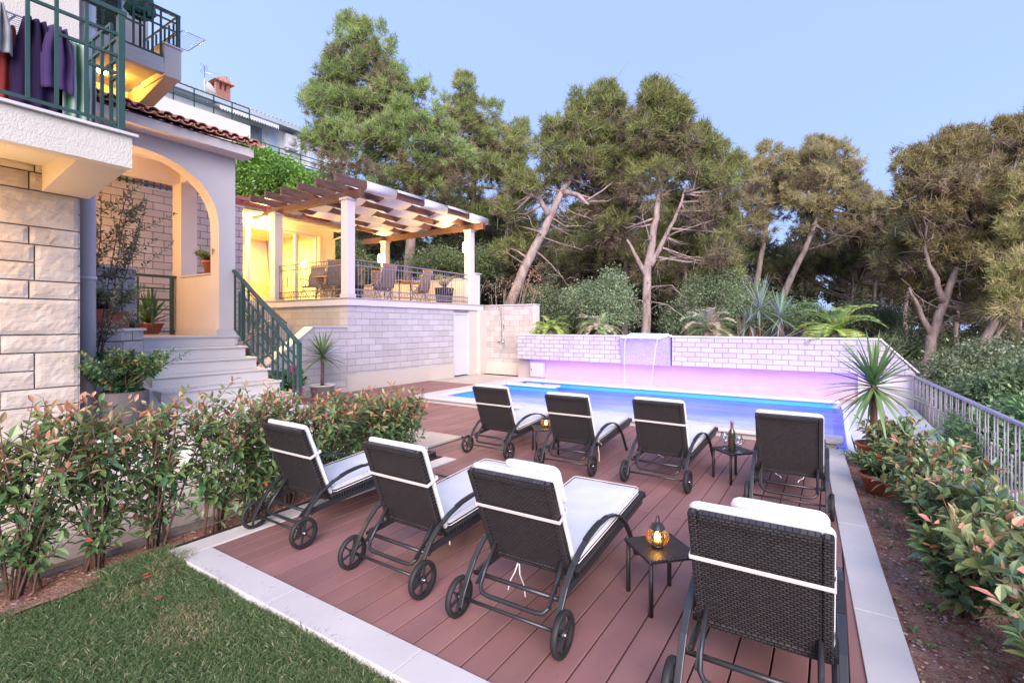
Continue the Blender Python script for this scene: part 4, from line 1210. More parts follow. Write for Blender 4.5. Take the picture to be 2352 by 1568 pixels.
# closed parasol on the upper balcony
ps = thing('closed_parasol', 'closed dark green parasol standing on the higher balcony', 'parasol', (3.5, 9.9, 6.1))
pp = on_y(322,40,9.9)
mb = MB(); mb.tube([(pp.x,9.9,6.12),(pp.x,9.9,8.1)], .02, 8); part('pole', mb, M['green_metal'], ps)
V=[];F=[];nn=28
for j in range(9):
    t_ = j/8; z = 8.0 - 1.02*t_
    for i in range(nn):
        a = 2*math.pi*i/nn; r = (.04 + .14*t_**.8)*(1 + .28*math.sin(a*7)*t_) + (.015*math.sin(a*3+t_*4))
        V.append((pp.x + r*math.cos(a), 9.9 + r*math.sin(a), z + .03*math.sin(a*7)*t_))
F = [(j*nn+i, j*nn+(i+1)%nn, (j+1)*nn+(i+1)%nn, (j+1)*nn+i) for j in range(8) for i in range(nn)]
mb = MB(); mb.add(V, F, True); part('canopy', mb, mat('green_canvas', (.035,.16,.095), .9, .15, 5, .1, 60), ps)
mb = MB(); mb.lathe([(.0,6.12),(.2,6.12),(.2,6.17),(.05,6.22)], (pp.x,9.9,0), 20); part('base', mb, M['limestone'], ps)

# ============================================================ ARCHED PORCH AND STEPS
po = thing('arched_porch', 'white arched porch with a small clay tiled roof at the top of the marble steps', 'porch', (3.2, 9.3, 1.52))
LZ = 1.52
PY0, PY1 = 8.65, 8.93
# front wall with an arched opening
arc = []
acx, acz, aa, ab = 2.98, 3.28, 1.28, 1.07
for i in range(33):
    th = math.pi*i/32
    c_, s_ = math.cos(th), math.sin(th)
    arc.append((acx + aa*math.copysign(abs(c_)**(2/2.25), c_), acz + ab*abs(s_)**(2/2.25)))
outer_top = 4.60
vs = []; fs = []
def face_pts(y):
    pts = [(4.53,LZ),(4.26,LZ)] + arc + [(1.70,LZ),(1.87,LZ)]
    return pts
mb = MB()
for i in range(32):
    (x0,z0),(x1,z1) = arc[i], arc[i+1]
    mb.prism([(x0,PY0,z0),(x1,PY0,z1),(x1,PY0,outer_top),(x0,PY0,outer_top)], (0,PY1-PY0,0))
mb.box(4.26,4.53,PY0,PY1,LZ,outer_top)
m_ = mesh_of('arch_wall', mb, M['render_white'])
bm = bmesh.new(); bm.from_mesh(m_); bmesh.ops.remove_doubles(bm, verts=bm.verts, dist=.0005)
for f in bm.faces: f.smooth = False
bm.to_mesh(m_); bm.free()
o = bpy.data.objects.new('arch_wall', m_); link(o, po)
mb = MB(); mb.box(4.26,4.53,PY1+.001,10.0,LZ,2.56); part('side_wall', mb, M['render_white'], po)
mb = MB(); mb.box(4.262,4.528,PY1+.001,10.0,4.30,outer_top); part('side_beam', mb, M['render_white'], po)
mb = MB(); mb.box(4.24,4.56,PY1+.002,9.998,2.562,2.59); part('sill', mb, M['limestone'], po, bevel=.003)
mb = MB(); mb.box(4.26,4.53,10.001,10.34,LZ,outer_top); part('rear_column', mb, M['render_white'], po)
mb = MB(); mb.box(1.87,4.258,10.05,10.34,4.30,outer_top); part('rear_beam', mb, M['render_white'], po)
mb = MB(); mb.box(1.87,4.60,8.32,10.4,outer_top+.001,outer_top+.03); part('ceiling', mb, M['render_white'], po)
mb = MB(); mb.box(1.87,4.66,8.30,8.62,4.56,4.70); mb.box(1.87,4.66,8.621,10.4,outer_top+.031,4.70); part('eave', mb, M['render_white'], po, bevel=.003)
mb = MB(); mb.box(4.22,4.55,PY0-.012,PY0+.3,LZ+.001,LZ+.11); mb.box(4.245,4.262,PY0+.3,10.34,LZ+.001,LZ+.11); part('plinth', mb, M['limestone'], po)
# clay tile roof, real half-round tiles laid in rows
mb = MB(); rt_ = random.Random(9)
nx_ = 17; x0_, x1_ = 1.9, 4.72
for i in range(nx_):
    xc = x0_ + (x1_-x0_)*(i+.5)/nx_
    for k in range(5):
        y0 = 8.18 + k*.38; z0 = 4.745 + k*.13
        j = rt_.uniform(-.008,.008)
        for up in (1, -1):
            xx = xc + (0 if up == 1 else (x1_-x0_)/nx_/2)
            ra, rb = (.078,.066) if up == 1 else (.075,.085)
            vs = []; n_ = 7
            for yy, zz, r in ((y0+j*3, z0+j+(.035 if up==1 else .0), ra), (y0+.44, z0+.145+(.015 if up==1 else 0), rb)):
                for q in range(n_+1):
                    a = math.pi*q/n_
                    vs.append((xx + r*math.cos(a), yy, zz + up*(r*.75*math.sin(a)) - (0 if up==1 else -.035)))
                for q in range(n_+1):
                    a = math.pi*q/n_
                    vs.append((xx + (r-.012)*math.cos(a), yy, zz + up*((r-.012)*.75*math.sin(a)) - (0 if up==1 else -.035)))
            n1 = n_+1; fs = []
            for q in range(n_):
                fs += [(q,q+1,2*n1+q+1,2*n1+q),(n1+q,3*n1+q,3*n1+q+1,n1+q+1),(q,n1+q,n1+q+1,q+1)]
            mb.add(vs, fs, False)
part('tile_roof', mb, M['roof_tile'], po)
mb = MB(); mb.box(1.88,4.6,8.35,10.35,4.701,4.72); mb.prism([(1.9,8.3,4.72),(1.9,10.35,5.40),(1.9,10.35,4.72)], (2.7,0,0)); part('roof_base', mb, M['mortar'], po)
# landing
ld = thing('marble_steps', 'wide flight of white marble steps rising to the arched porch', 'stairs', (3.7, 7, 0))
mb = MB(); mb.box(1.87,4.56,8.63,11.5,LZ-.15,LZ-.001); part('landing', mb, M['marble'], ld)
mb = MB(); mb.box(1.9,4.5,8.7,11.5,0,LZ-.151); part('base', mb, M['render_white'], ld)
for k in range(9):
    z = LZ - .1715*k; y = 8.60 - .335*k
    xl = 2.98 - .03*k
    if k:
        mb = MB(); mb.box(xl, 4.5, y+.004, y+.40, z-.17, z-.031); mb.box(xl, 4.54, y-.026, y+.37, z-.03, z)
    else:
        mb = MB(); mb.box(xl, 4.5, y+.004, y+.03, z-.17, z-.031); mb.box(xl, 4.56, y-.026, y+.029, z-.03, z)
    part('step', mb, M['marble'], ld, bevel=.003)
mb = MB(); mb.prism([(2.7,5.9,0),(2.7,8.6,1.35),(2.7,8.6,0)], (1.78,0,0)); part('core', mb, M['render_white'], ld)
# green handrail of the steps
Xr = 4.50
def rz_(y): return 1.41 + (y-6.77)*.655
V_=[];H_=[]
n_=13
for i in range(1, n_+1):
    y = 6.77 + (8.60-6.77)*i/n_
    lo = rz_(y)-1.0 if i % 2 else rz_(y)-.96
    hi = rz_(y)-.03 if i % 3 else rz_(y)-.25
    if i % 4 == 2: lo = rz_(y)-.78
    V_.append(((Xr,y,lo),(Xr,y,hi)))
H_ = [((Xr,6.77,rz_(6.77)-.98),(Xr,8.62,rz_(8.62)-.98)), ((Xr,6.77,rz_(6.77)-.25),(Xr,8.45,rz_(8.45)-.25)),
      ((Xr,7.0,rz_(7.0)-.5),(Xr,7.75,rz_(7.75)-.5)), ((Xr,6.77,rz_(6.77)-.42),(Xr,7.2,rz_(7.2)-.42)), ((Xr,7.9,rz_(7.9)-.45),(Xr,8.3,rz_(8.3)-.45)), ((Xr,7.3,rz_(7.3)-.72),(Xr,7.9,rz_(7.9)-.72))]
gr = green_rail('stair_handrail', 'heavy dark green handrail with angular bars beside the marble steps', V_, H_, (Xr,6.745,rz_(6.745)), (Xr,8.64,rz_(8.64)), [((Xr,6.77,.1),(Xr,6.77,1.43)), ((Xr,8.35,rz_(8.35)-1.0),(Xr,8.35,rz_(8.35)))])
# small green railing at the back of the porch
V_ = [((x,10.2,LZ+.06),(x,10.2,2.55)) for x in (3.05,3.3,3.66)] + [((3.88,10.2,LZ+.06),(3.88,10.2,2.35)),((3.48,10.2,LZ+.06),(3.48,10.2,2.36))]
H_ = [((2.9,10.2,LZ+.06),(4.25,10.2,LZ+.06)),((2.9,10.2,2.36),(4.2,10.2,2.36)),((3.66,10.2,2.15),(4.2,10.2,2.15)),((3.88,10.2,1.98),(4.2,10.2,1.98))]
green_rail('porch_railing', 'short dark green railing at the back of the arched porch', V_, H_, (2.85,10.2,2.58), (4.26,10.2,2.58), [((4.19,10.2,LZ),(4.19,10.2,2.56))])
# retaining wall behind the porch
rw = thing('retaining_wall', 'tall cream stone retaining wall seen through the arch', 'wall', (3.5, 11.5, 1.5))
mb = MB(); mb.box(1.6, 6.2, 11.5, 11.7, 0.6, 4.42); part('stone_face', mb, brick('retaining_stone', 0, .345, .150, .007, (.66,.58,.50), (.58,.50,.43), (.16,.13,.13), .8, (.1,.02), stain=.15), rw)
mb = MB(); mb.box(1.6, 6.22, 11.46, 11.74, 4.422, 4.45); part('cap', mb, M['limestone'], rw)
V_ = [((2.6+i*.115,11.6,4.46),(2.6+i*.115,11.6,5.3)) for i in range(28)]
green_rail('upper_railing', 'dark green railing on top of the stone retaining wall', V_, [((2.6,11.6,4.54),(5.8,11.6,4.54)),((2.6,11.6,5.1),(5.8,11.6,5.1))], (2.6,11.6,5.33), (5.8,11.6,5.33), [((4.3,11.6,4.45),(4.3,11.6,5.33))])
mb = MB(); mb.box(1.87, 4.10, 13.2, 13.4, 4.0, 5.6); part('lit_wall', mb, M['wall_warm'], hs)
lamp('terrace_lamp_light', 'POINT', (3.9, 12.6, 5.0), 40, (1,.55,.12), .1, hs)
wall_lamp(1.87, 9.55, 3.55, 1, 0, 'wall lamp on the house side inside the arched porch', 150, (1,.50,.16))
wall_lamp(0.55, 6.57, 2.45, 0, -1, 'wall lamp under the lower balcony on the stone wall', 55, (1,.50,.16))

# planter walls between the house and the steps
pl = thing('stepped_planter', 'stepped stone planter walls between the house and the marble steps', 'planter', (2.4, 7.8, 0))
bp_ = brick('planter_stone', 0, .36, .17, .008, (.50,.47,.46), (.44,.41,.41), (.13,.12,.13), 1.1, (.15,.04), stain=.2)
mb = MB(); mb.prism([(1.88,7.6,0),(2.55,7.6,0),(2.93,7.98,0),(2.93,8.55,0),(1.88,8.55,0)], (0,0,1.62)); part('lower_wall', mb, bp_, pl)
mb = MB(); mb.prism([(1.87,7.57,1.622),(2.57,7.57,1.622),(2.96,7.96,1.622),(2.96,8.6,1.622),(1.87,8.6,1.622)], (0,0,.035)); part('lower_cap', mb, M['limestone'], pl, bevel=.003)
mb = MB(); mb.box(1.88,2.88,8.1,8.95,1.66,2.46); part('upper_wall', mb, bp_, pl)
mb = MB(); mb.box(1.87,2.91,8.07,8.97,2.462,2.49); part('upper_cap', mb, M['limestone'], pl, bevel=.003)

# ============================================================ FAR WHITE APARTMENT HOUSE
AY = 30.0
ap = thing('apartment_house', 'long white apartment house with a tiled roof and terrace railing on the slope above', 'building', (16, 32, 3))
M['apt_white'] = mat('bright_white_render', (.60,.61,.62), .85, .03, .5, .1, 30)
def ax(px, py, Y=AY): return on_y(px, py, Y)
e0 = on_y(400,190,AY); e1 = on_y(760,340,AY)
EZ = (e0.z+e1.z)/2
mb = MB(); mb.box(e0.x-4, e1.x+1.5, AY, AY+8, 6, 14.35); part('wall', mb, M['apt_white'], ap)
mb = MB(); mb.box(e0.x-4, e1.x+1.9, AY-.7, AY-.001, 14.36, 14.45); mb.box(e0.x-4, e1.x+1.9, AY-.8, AY-.701, 14.36, 14.60); part('eave', mb, mat('grey_gutter', (.34,.40,.44), .5, .05, 3, 0), ap)
mb = MB(); mb.prism([(e0.x-4,AY-.7,14.5),(e0.x-4,AY+4,16.0),(e0.x-4,AY+8.6,14.5)], (e1.x+1.9-e0.x+4,0,0))
for i in range(60):
    x = e0.x-3.9 + (e1.x+5.6-e0.x)*i/60; mb.tube([(x,AY-.75,14.6),(x,AY+4,16.1)], .11, 6)
part('roof', mb, mat('far_roof', (.38,.30,.27), .8, .2, 2, 0), ap)
# front terrace block, nearer
tx = on_y(575,350,AY-3)
mb = MB(); mb.box(e0.x-5, on_y(575,350,AY-3).x, AY-3, AY-.8, 5, on_y(575,290,AY-3).z); part('terrace_block', mb, M['apt_white'], ap)
tz_ = on_y(575,290,AY-3).z
xa, xb = e0.x-5, tx.x
mb = MB()
for h in (.35, .68, .98): mb.beam((xa,AY-2.9,tz_+h),(xb,AY-2.9,tz_+h),.05,.05)
for i in range(9): x = xa+(xb-xa)*i/8; mb.beam((x,AY-2.9,tz_),(x,AY-2.9,tz_+.98),.05,.05,up=(0,1,0))
for h in (.3,.6,.9): mb.beam((xb+.1,AY-.9,11.9+h),(e1.x+1.6,AY-.9,11.9+h),.05,.05)
for i in range(7): x = xb+(e1.x+1.5-xb)*i/6; mb.beam((x,AY-.9,11.8),(x,AY-.9,12.8),.05,.05,up=(0,1,0))
part('terrace_railing', mb, M['green_metal'], ap)
mb = MB(); mb.box(xb, e1.x+1.6, AY-1.1, AY-.01, 11.4, 11.8); part('balcony_slab', mb, M['apt_white'], ap)
M['dark_glass'] = mat('dark_window', (.12,.14,.17), .15, .1, 2, 0, spec=.8)
M['blue_glass'] = mat('pale_window', (.40,.50,.58), .15, .1, 2, 0, spec=.8)
def awin(px0, px1, py0, z0, z1, m_):
    a = on_y(px0, py0, AY); b = on_y(px1, py0, AY)
    mb = MB(); mb.box(a.x-.08, b.x+.08, AY-.06, AY-.001, z0-.08, z1+.08); f = part('window', mb, M['pvc'], ap)
    mb = MB(); mb.box(a.x, b.x, AY-.075, AY-.061, z0, z1); part('pane', mb, m_, f, local=True)
awin(383,430,235,13.2,13.9,M['dark_glass']); awin(574,600,310,12.0,14.0,M['dark_glass']); awin(616,637,322,12.0,13.8,M['blue_glass']); awin(712,727,358,12.0,13.5,M['blue_glass']); awin(530,560,290,13.2,13.8,M['dark_glass'])
aw = thing('awning', 'rolled white and grey striped awning under the far house eave', 'awning', (18, AY-1, 14))
a = on_y(500,262,AY-1); b = on_y(636,320,AY-1)
V=[];F=[];C=[]
for i in range(121):
    x = a.x+(b.x-a.x)*i/120; 
    for z, y in ((14.35,AY-.1),(14.12,AY-1.2),(13.85+.05*math.sin(i*1.2),AY-1.22)): V.append((x,y,z)); C.append((.72,.72,.72) if (i//2)%2 else (.52,.55,.55))
F = [(i*3+j,(i+1)*3+j,(i+1)*3+j+1,i*3+j+1) for i in range(120) for j in range(2)]
me = col_mesh('awning_cloth', np.array(V), np.array(F), np.array(C), M['towel']); o = bpy.data.objects.new('cloth', me); link(o, aw)
mb = MB(); mb.tube([(a.x,AY-1.2,14.12),(b.x,AY-1.2,14.12)], .03, 6); part('front_bar', mb, M['steel'], aw)
ac = thing('air_conditioner', 'white air conditioning unit on the far house wall', 'air conditioner', (21, AY-.3, 13))
a = on_y(657,310,AY-.4); b = on_y(690,330,AY-.4)
mb = MB(); mb.box(a.x, b.x, AY-.45, AY-.05, 13.2, 14.1); part('body', mb, M['pvc'], ac, bevel=.03)
mb = MB(); mb.lathe([(.0,0),(.30,0),(.30,.02)], (a.x+(b.x-a.x)*.4,AY-.475,13.65), 20, axis='y'); part('fan_grille', mb, M['cab'], ac)
mb = MB(); mb.box(a.x+.1,a.x+.15,AY-.45,AY-.01,13.05,13.19); mb.box(b.x-.15,b.x-.1,AY-.45,AY-.01,13.05,13.19); part('bracket', mb, M['pvc'], ac)
ch = thing('chimney', 'red brick chimney with a little tiled cap on the far roof', 'chimney', (17, AY+1.2, 14))
c0 = on_y(505,215,AY+1.0)
M['red_brick'] = brick('red_brick', 0, .25, .08, .01, (.45,.13,.09), (.36,.10,.07), (.4,.3,.26), .4)
mb = MB(); mb.box(c0.x-.42,c0.x+.42,AY+.6,AY+1.4,14.2,15.75); part('stack', mb, M['red_brick'], ch)
mb = MB(); 
for sx_ in (-.42,.22): mb.box(c0.x+sx_,c0.x+sx_+.2,AY+.6,AY+.8,15.752,16.2); mb.box(c0.x+sx_,c0.x+sx_+.2,AY+1.2,AY+1.4,15.752,16.2)
mb.box(c0.x-.06,c0.x+.06,AY+.6,AY+.75,15.752,16.2)
part('flue_piers', mb, M['red_brick'], ch)
mb = MB(); mb.prism([(c0.x-.6,AY+.4,16.2),(c0.x+.6,AY+.4,16.2),(c0.x,AY+.4,16.6)], (0,1.2,0)); part('cap', mb, M['roof_tile'], ch)
an = thing('tv_antenna', 'rooftop television aerial on a thin mast above the far house', 'antenna', (16, AY, 15))
q = on_y(470,180,AY+.3)
mb = MB(); mb.tube([(q.x,AY+.3,14.4),(q.x,AY+.3,q.z+.7)], .025, 6); part('mast', mb, M['steel'], an)
mb = MB(); mb.tube([(q.x,AY+.3,q.z+.35),(q.x+1.3,AY+.1,q.z+.45)], .015, 5)
for i in range(14): mb.tube([(q.x+.15+i*.085,AY+.1-.02*i,q.z+.25+i*.008),(q.x+.15+i*.085,AY+.3,q.z+.5+i*.008)], .008, 4)
part('yagi', mb, M['steel'], an)
mb = MB()
for i in range(8): mb.tube([(q.x-.25,AY+.2,q.z+.2+i*.07),(q.x+.25,AY+.4,q.z+.32+i*.07)], .008, 4)
mb.tube([(q.x-.25,AY+.2,q.z+.2),(q.x-.25,AY+.2,q.z+.75)],.01,4)
part('grid_reflector', mb, M['steel'], an)
ds = thing('satellite_dish', 'pale grey satellite dish on the far roof edge', 'satellite dish', (17, AY, 14.5))
q = on_y(478,212,AY-.4)
V=[];F=[]
for j in range(6):
    r = .55*j/5
    for i in range(20):
        a = 2*math.pi*i/20; V.append((r*math.cos(a)*.9, r*math.sin(a), .22*(r/.55)**2))
F = [(j*20+i, j*20+(i+1)%20, (j+1)*20+(i+1)%20, (j+1)*20+i) for j in range(5) for i in range(20)]
mb = MB(); mb.add(V,F,True); mb.xf(Matrix.Translation(q) @ Matrix.Rotation(R(55),4,'Y') @ Matrix.Rotation(R(15),4,'X')); part('dish', mb, M['cab'], ds)
mb = MB(); mb.tube([(q.x,q.y+.1,q.z-.6),(q.x,q.y,q.z)], .03, 6); part('mount', mb, M['steel'], ds)
# green shade netting on the fence below that house
nf = thing('shade_fence', 'dark green shade netting along the fence below the far house', 'fence', (20, 27, 9))
M['net'] = mat('green_net', (.012,.10,.085), .9, .3, 3, .3, 10)
pts = [on_y(585,330,AY-2), on_y(640,355,AY-2), on_y(700,385,AY-2), on_y(760,400,AY-2), on_y(825,412,AY-2)]
low = [on_y(585,372,AY-2), on_y(640,410,AY-2), on_y(700,425,AY-2), on_y(760,432,AY-2), on_y(825,436,AY-2)]
mb = MB()
for i in range(4): mb.prism([pts[i],pts[i+1],low[i+1],low[i]], (0,.04,0))
part('netting', mb, M['net'], nf)
for p in pts:
    mb = MB(); mb.beam((p.x,p.y+.08,5),(p.x,p.y+.08,p.z+.1),.06,.06,up=(0,1,0)); part('post', mb, M['green_metal'], nf)

# ============================================================ SUN LOUNGERS
def cushion(lx, ly, lz, seed, nx=30, ny=16, wr=.0085):
    """soft pad, from x=0..lx, y=-ly/2..ly/2, z=0..lz, rounded with slight wrinkles"""
    mb = MB(); vs = []
    def prof(u):        # 1 in the middle, 0 at edge
        e = min(u, 1-u)*2
        return 1-(1-e)**6 if e < 1 else 1
    for top in (1, 0):
        for i in range(nx+1):
            for j in range(ny+1):
                u = i/nx; v = j/ny
                u2 = .5-.5*math.cos(math.pi*u); v2 = .5-.5*math.cos(math.pi*v)
                k = max(0.0, min(prof(u2), prof(v2)))**.5
                x = lx*u2; y = ly*(v2-.5); rc = .045     # rounded corners in plan
                ex = max(0, rc - min(x, lx-x)); ey = max(0, rc - (ly/2-abs(y)))
                if ex > 0 and ey > 0:
                    q_ = max(ex, ey)/math.hypot(ex, ey)
                    x += (1 if x < lx/2 else -1)*ex*(1-q_); y += (-1 if y > 0 else 1)*ey*(1-q_)
                w_ = wr*noise.noise(Vector((x*7+seed, y*9, seed))) + wr*.6*noise.noise(Vector((x*22, y*18+seed, 3)))
                z = lz*.5 + (lz*.5*k + w_*k + (.006*k if top else 0)*noise.noise(Vector((x*3.2+seed, y*4, 1))))*(1 if top else -1)
                if not top: z = lz*.5 - lz*.5*k
                vs.append((x, y, z))
    n1 = (nx+1)*(ny+1); fs = []
    for i in range(nx):
        for j in range(ny):
            a = i*(ny+1)+j; b = a+ny+1
            fs.append((a,b,b+1,a+1)); fs.append((n1+a,n1+a+1,n1+b+1,n1+b))
    mb.add(vs, fs, True)
    return mb
def tilt(x0, z0, ang):
    """frame whose local x runs up the backrest, z towards its back"""
    return Matrix.Translation((x0,0,z0)) @ Matrix.Rotation(-ang, 4, 'Y')
def make_lounger(strap=True, fold=None, seed=1, ribbons=()):
    t = thing('sun_lounger', 'x', 'sun lounger', (0,0,0), group='black wicker sun loungers on the pool deck')
    P = lambda nm, mb, m, par=None, **k: part(nm, mb, m, par or t, local=True, **k)
    # wheels
    for s in (-1, 1):
        mb = MB(); y = s*.335
        mb.lathe([(0,y-.012),(.018,y-.016),(.018,y+.016),(0,y+.012)], (0,0,.115), 14, axis='y')
        mb.lathe([(.088,y-.010),(.095,y-.013),(.095,y+.013),(.088,y+.010),(.088,y-.010)], (0,0,.115), 28, axis='y')
        for q in range(6):
            a = q*math.pi/3+.3
            mb.beam((math.cos(a)*.014,y,.115+math.sin(a)*.014),(math.cos(a)*.090,y,.115+math.sin(a)*.090),.011,.014,up=(0,1,0))
        wobj = P('wheel', mb, M['black_metal'])
        mb = MB(); mb.lathe([(.094,y-.015),(.110,y-.017),(.116,y-.008),(.116,y+.008),(.110,y+.017),(.094,y+.015),(.094,y-.015)], (0,0,.115), 32, axis='y')
        P('tyre', mb, M['black_rubber'], wobj)
        mb = MB(); mb.lathe([(0,y+s*.021),(.008,y+s*.020),(.009,y+s*.014)], (0,0,.115), 10, axis='y'); P('axle_cap', mb, M['steel'], wobj)
        # arched arm that is also the front leg
        pts = [(-.035,.075),(-.01,.14),(.04,.22),(.10,.30),(.18,.37),(.29,.425),(.42,.462),(.56,.480),(.70,.478),(.83,.450),(.94,.405),(1.04,.335),(1.13,.235),(1.21,.13),(1.30,.005)]
        mb = MB(); mb.flatbar([(a,s*.302,b) for a,b in pts], .034, .017); P('arm', mb, M['black_metal'], bevel=.004)
        mb = MB(); mb.flatbar([(a,s*.302,b+.0095) for a,b in [(.36,.447),(.44,.466),(.52,.476),(.60,.480)]], .036, .006); P('arm_grip', mb, M['black_rubber'], bevel=.003)
        mb = MB(); mb.beam((.10,s*.275,.235),(1.50,s*.275,.335),.022,.042); P('side_rail', mb, M['black_metal'], bevel=.004)
        # toothed rack
        mb = MB(); mb.beam((.03,s*.235,.205),(.24,s*.235,.36),.008,.022)
        for q in range(6):
            a = Vector((.045+q*.033,s*.235,.205+q*.0245)); mb.prism([a+Vector((0,-.004,0)),a+Vector((.014,-.004,.010)),a+Vector((.018,-.004,-.022))],(0,.008,0))
        P('rack', mb, M['black_metal'])
    mb = MB(); mb.tube([(0,-.33,.115),(0,.33,.115)], .010, 8); P('axle', mb, M['black_metal'])
    mb = MB(); mb.tube([(.10,-.30,.225),(.10,.30,.225)], .013, 8); P('cross_bar', mb, M['black_metal'])
    mb = MB(); mb.tube([(1.02,-.30,.32),(1.02,.30,.32)], .011, 8); P('cross_bar', mb, M['black_metal'])
    # hoop that props the back
    hp = [(.235,-.225,.40),(.10,-.228,.24),(.055,-.222,.185),(.035,-.20,.163),(.03,-.16,.155),(.03,.16,.155),(.035,.20,.163),(.055,.222,.185),(.10,.228,.24),(.235,.225,.40)]
    mb = MB(); mb.tube(hp, .0125, 10); P('prop_hoop', mb, M['black_metal'])
    # seat deck of wicker
    o = P('seat', (lambda mb: mb.box(0,1.24,-.262,.262,-.012,.012))(MB()), M['wicker'], bevel=.004)
    o.location = (.27,0,.292); o.rotation_euler = (0,-math.atan2(.10,1.4),0)
    mb = MB(); mb.box(0,1.25,-.30,-.262,-.02,.018); mb.box(0,1.25,.262,.30,-.02,.018); mb.box(1.25,1.275,-.30,.30,-.03,.018)
    o = P('seat_edge', mb, M['wicker'], bevel=.008); o.location = (.27,0,.292); o.rotation_euler = (0,-math.atan2(.10,1.4),0)
    # backrest
    ang = math.atan2(.59, -.235 + .028*math.sin(seed*2.3))              # direction up the back
    BL = .64
    bo = bpy.data.objects.new('backrest', None)
    Mx = Matrix.Translation((.265,0,.285)) @ Matrix.Rotation(-ang, 4, 'Y')
    rot = Mx.to_euler(); loc = Mx.to_translation()
    bpy.data.objects.remove(bo)
    # local x up the back; local z points forward/backward
    mb = MB(); mb.box(0,BL,-.272,-.232,-.022,.022); mb.box(0,BL,.232,.272,-.022,.022); mb.box(BL-.038,BL,-.2315,.2315,-.022,.022); mb.box(0,.03,-.2315,.2315,-.022,.022)
    o = P('backrest_frame', mb, M['wicker'], bevel=.009); o.location = loc; o.rotation_euler = rot
    mb = MB()
    nxx, nyy = 2, 2
    mb.box(.03,BL-.038,-.232,.232,-.006,.010)
    o = P('backrest_weave', mb, M['wicker']); o.location = loc; o.rotation_euler = rot
    # which side is the front? forward (+x) side
    fz = (Mx.to_3x3() @ Vector((0,0,1))).x
    sg = 1 if fz > 0 else -1
    cb = cushion(.655, .555, .050, seed)
    if sg < 0: cb.v = [(x, y, -z) for x, y, z in cb.v]
    cb.v = [(x-.0, y, z + sg*.024) for x, y, z in cb.v]
    o = P('back_cushion', cb, M['fabric']); o.location = loc; o.rotation_euler = rot
    if fold:
        cf = cushion(.26, .55*(fold[1]-fold[0]), .045, seed+4, 8, 10)
        if sg < 0: cf.v = [(x, y, -z) for x, y, z in cf.v]
        yc = .275 - .55*(fold[0]+fold[1])/2
        cf.v = [(x+.415, y+yc, z + sg*.078) for x, y, z in cf.v]
        o2 = P('head_pad', cf, M['fabric']); o2.location = loc; o2.rotation_euler = rot
    cs = cushion(1.17, .55, .055, seed+9)
    pip = []
    for hh in (.006, .049):
        q = [(.03,-.270,hh),(1.14,-.270,hh),(1.158,-.25,hh),(1.158,.25,hh),(1.14,.270,hh),(.03,.270,hh),(.012,.25,hh),(.012,-.25,hh),(.03,-.270,hh)]
        mbp = MB(); mbp.tube(q, .0035, 6); pip.append(mbp)
    o = P('seat_cushion', cs, M['fabric'])
    for mbp in pip: P('piping', mbp, M['strap'], o)
    o = bpy.data.objects[o.name]; o.location = (.31,0,.316); o.rotation_euler = (0,-math.atan2(.10,1.4),0)
    if strap:
        mb = MB(); sx = BL*.63; w_ = .011
        zf, zb = sg*.080, -sg*.0245
        ring = [(-.279,zb),(.279,zb),(.281,zf),(-.281,zf)]
        vs = []
        for dx_ in (-w_, w_):
            for y, z in ring: vs.append((sx+dx_, y, z))
        mb.add(vs, [(i,(i+1)%4,4+(i+1)%4,4+i) for i in range(4)])
        o = P('strap', mb, M['strap']); o.location = loc; o.rotation_euler = rot
        so = o.modifiers.new('thick','SOLIDIFY'); so.thickness = .003
    for (x, y, z, L_, dx_, dy_) in ribbons:
        mb = MB(); pts = [(x,y,z),(x-.01+dx_*.3,y+dy_*.2,z-L_*.3),(x+dx_*.7,y+dy_*.8,z-L_*.65),(x+dx_,y+dy_,z-L_)]
        mb.flatbar(pts, .008, .0012); P('ribbon', mb, M['strap'])
    return t
spots = [
 ('L1', 2.28, 3.71, 0, True, None, 11, (), 'black wicker sun lounger closest to the hedge in the front row'),
 ('L2', 2.27, 2.47, -.6, True, None, 12, ((.32,-.27,.30,.10,.0,-.01),), 'black wicker sun lounger second from the hedge in the front row'),
 ('L3', 2.25, 1.49, 1.0, True, (.36,1.0), 13, ((.24,.08,.275,.16,-.03,.05),(.24,.07,.275,.20,.02,-.03)), 'black wicker sun lounger left of the near lantern table, two ribbons dangling under its back'),
 ('L4', 2.20, .26, .8, True, (.30,.97), 14, (), 'nearest black wicker sun lounger, cut off by the bottom right edge beside the kerb'),
 ('A', 5.18, 3.74, -1.0, True, None, 15, (), 'black wicker sun lounger in the far row, left of the small lantern table'),
 ('B', 5.12, 2.59, 1.5, True, None, 16, ((.32,-.285,.33,.05,.02,-.03),(.32,-.285,.33,.24,-.02,-.015)), 'black wicker sun lounger in the far row with a long ribbon at its right'),
 ('C', 5.15, 1.55, -1.6, True, None, 17, ((.26,.05,.28,.04,.03,-.04),), 'black wicker sun lounger in the far row, left of the wine table'),
 ('D', 5.10, .33, .9, False, None, 18, ((.26,.12,.28,.05,.02,-.05),(.26,-.12,.28,.06,-.02,.05)), 'black wicker sun lounger without a strap, right of the wine table at the kerb'),
]
for k, x, y, rz, st_, fo, sd, rb, lab in spots:
    t = make_lounger(st_, fo, sd, rb)
    t.location = (x, y, .001); t.rotation_euler = (0,0,R(rz)); t['label'] = lab

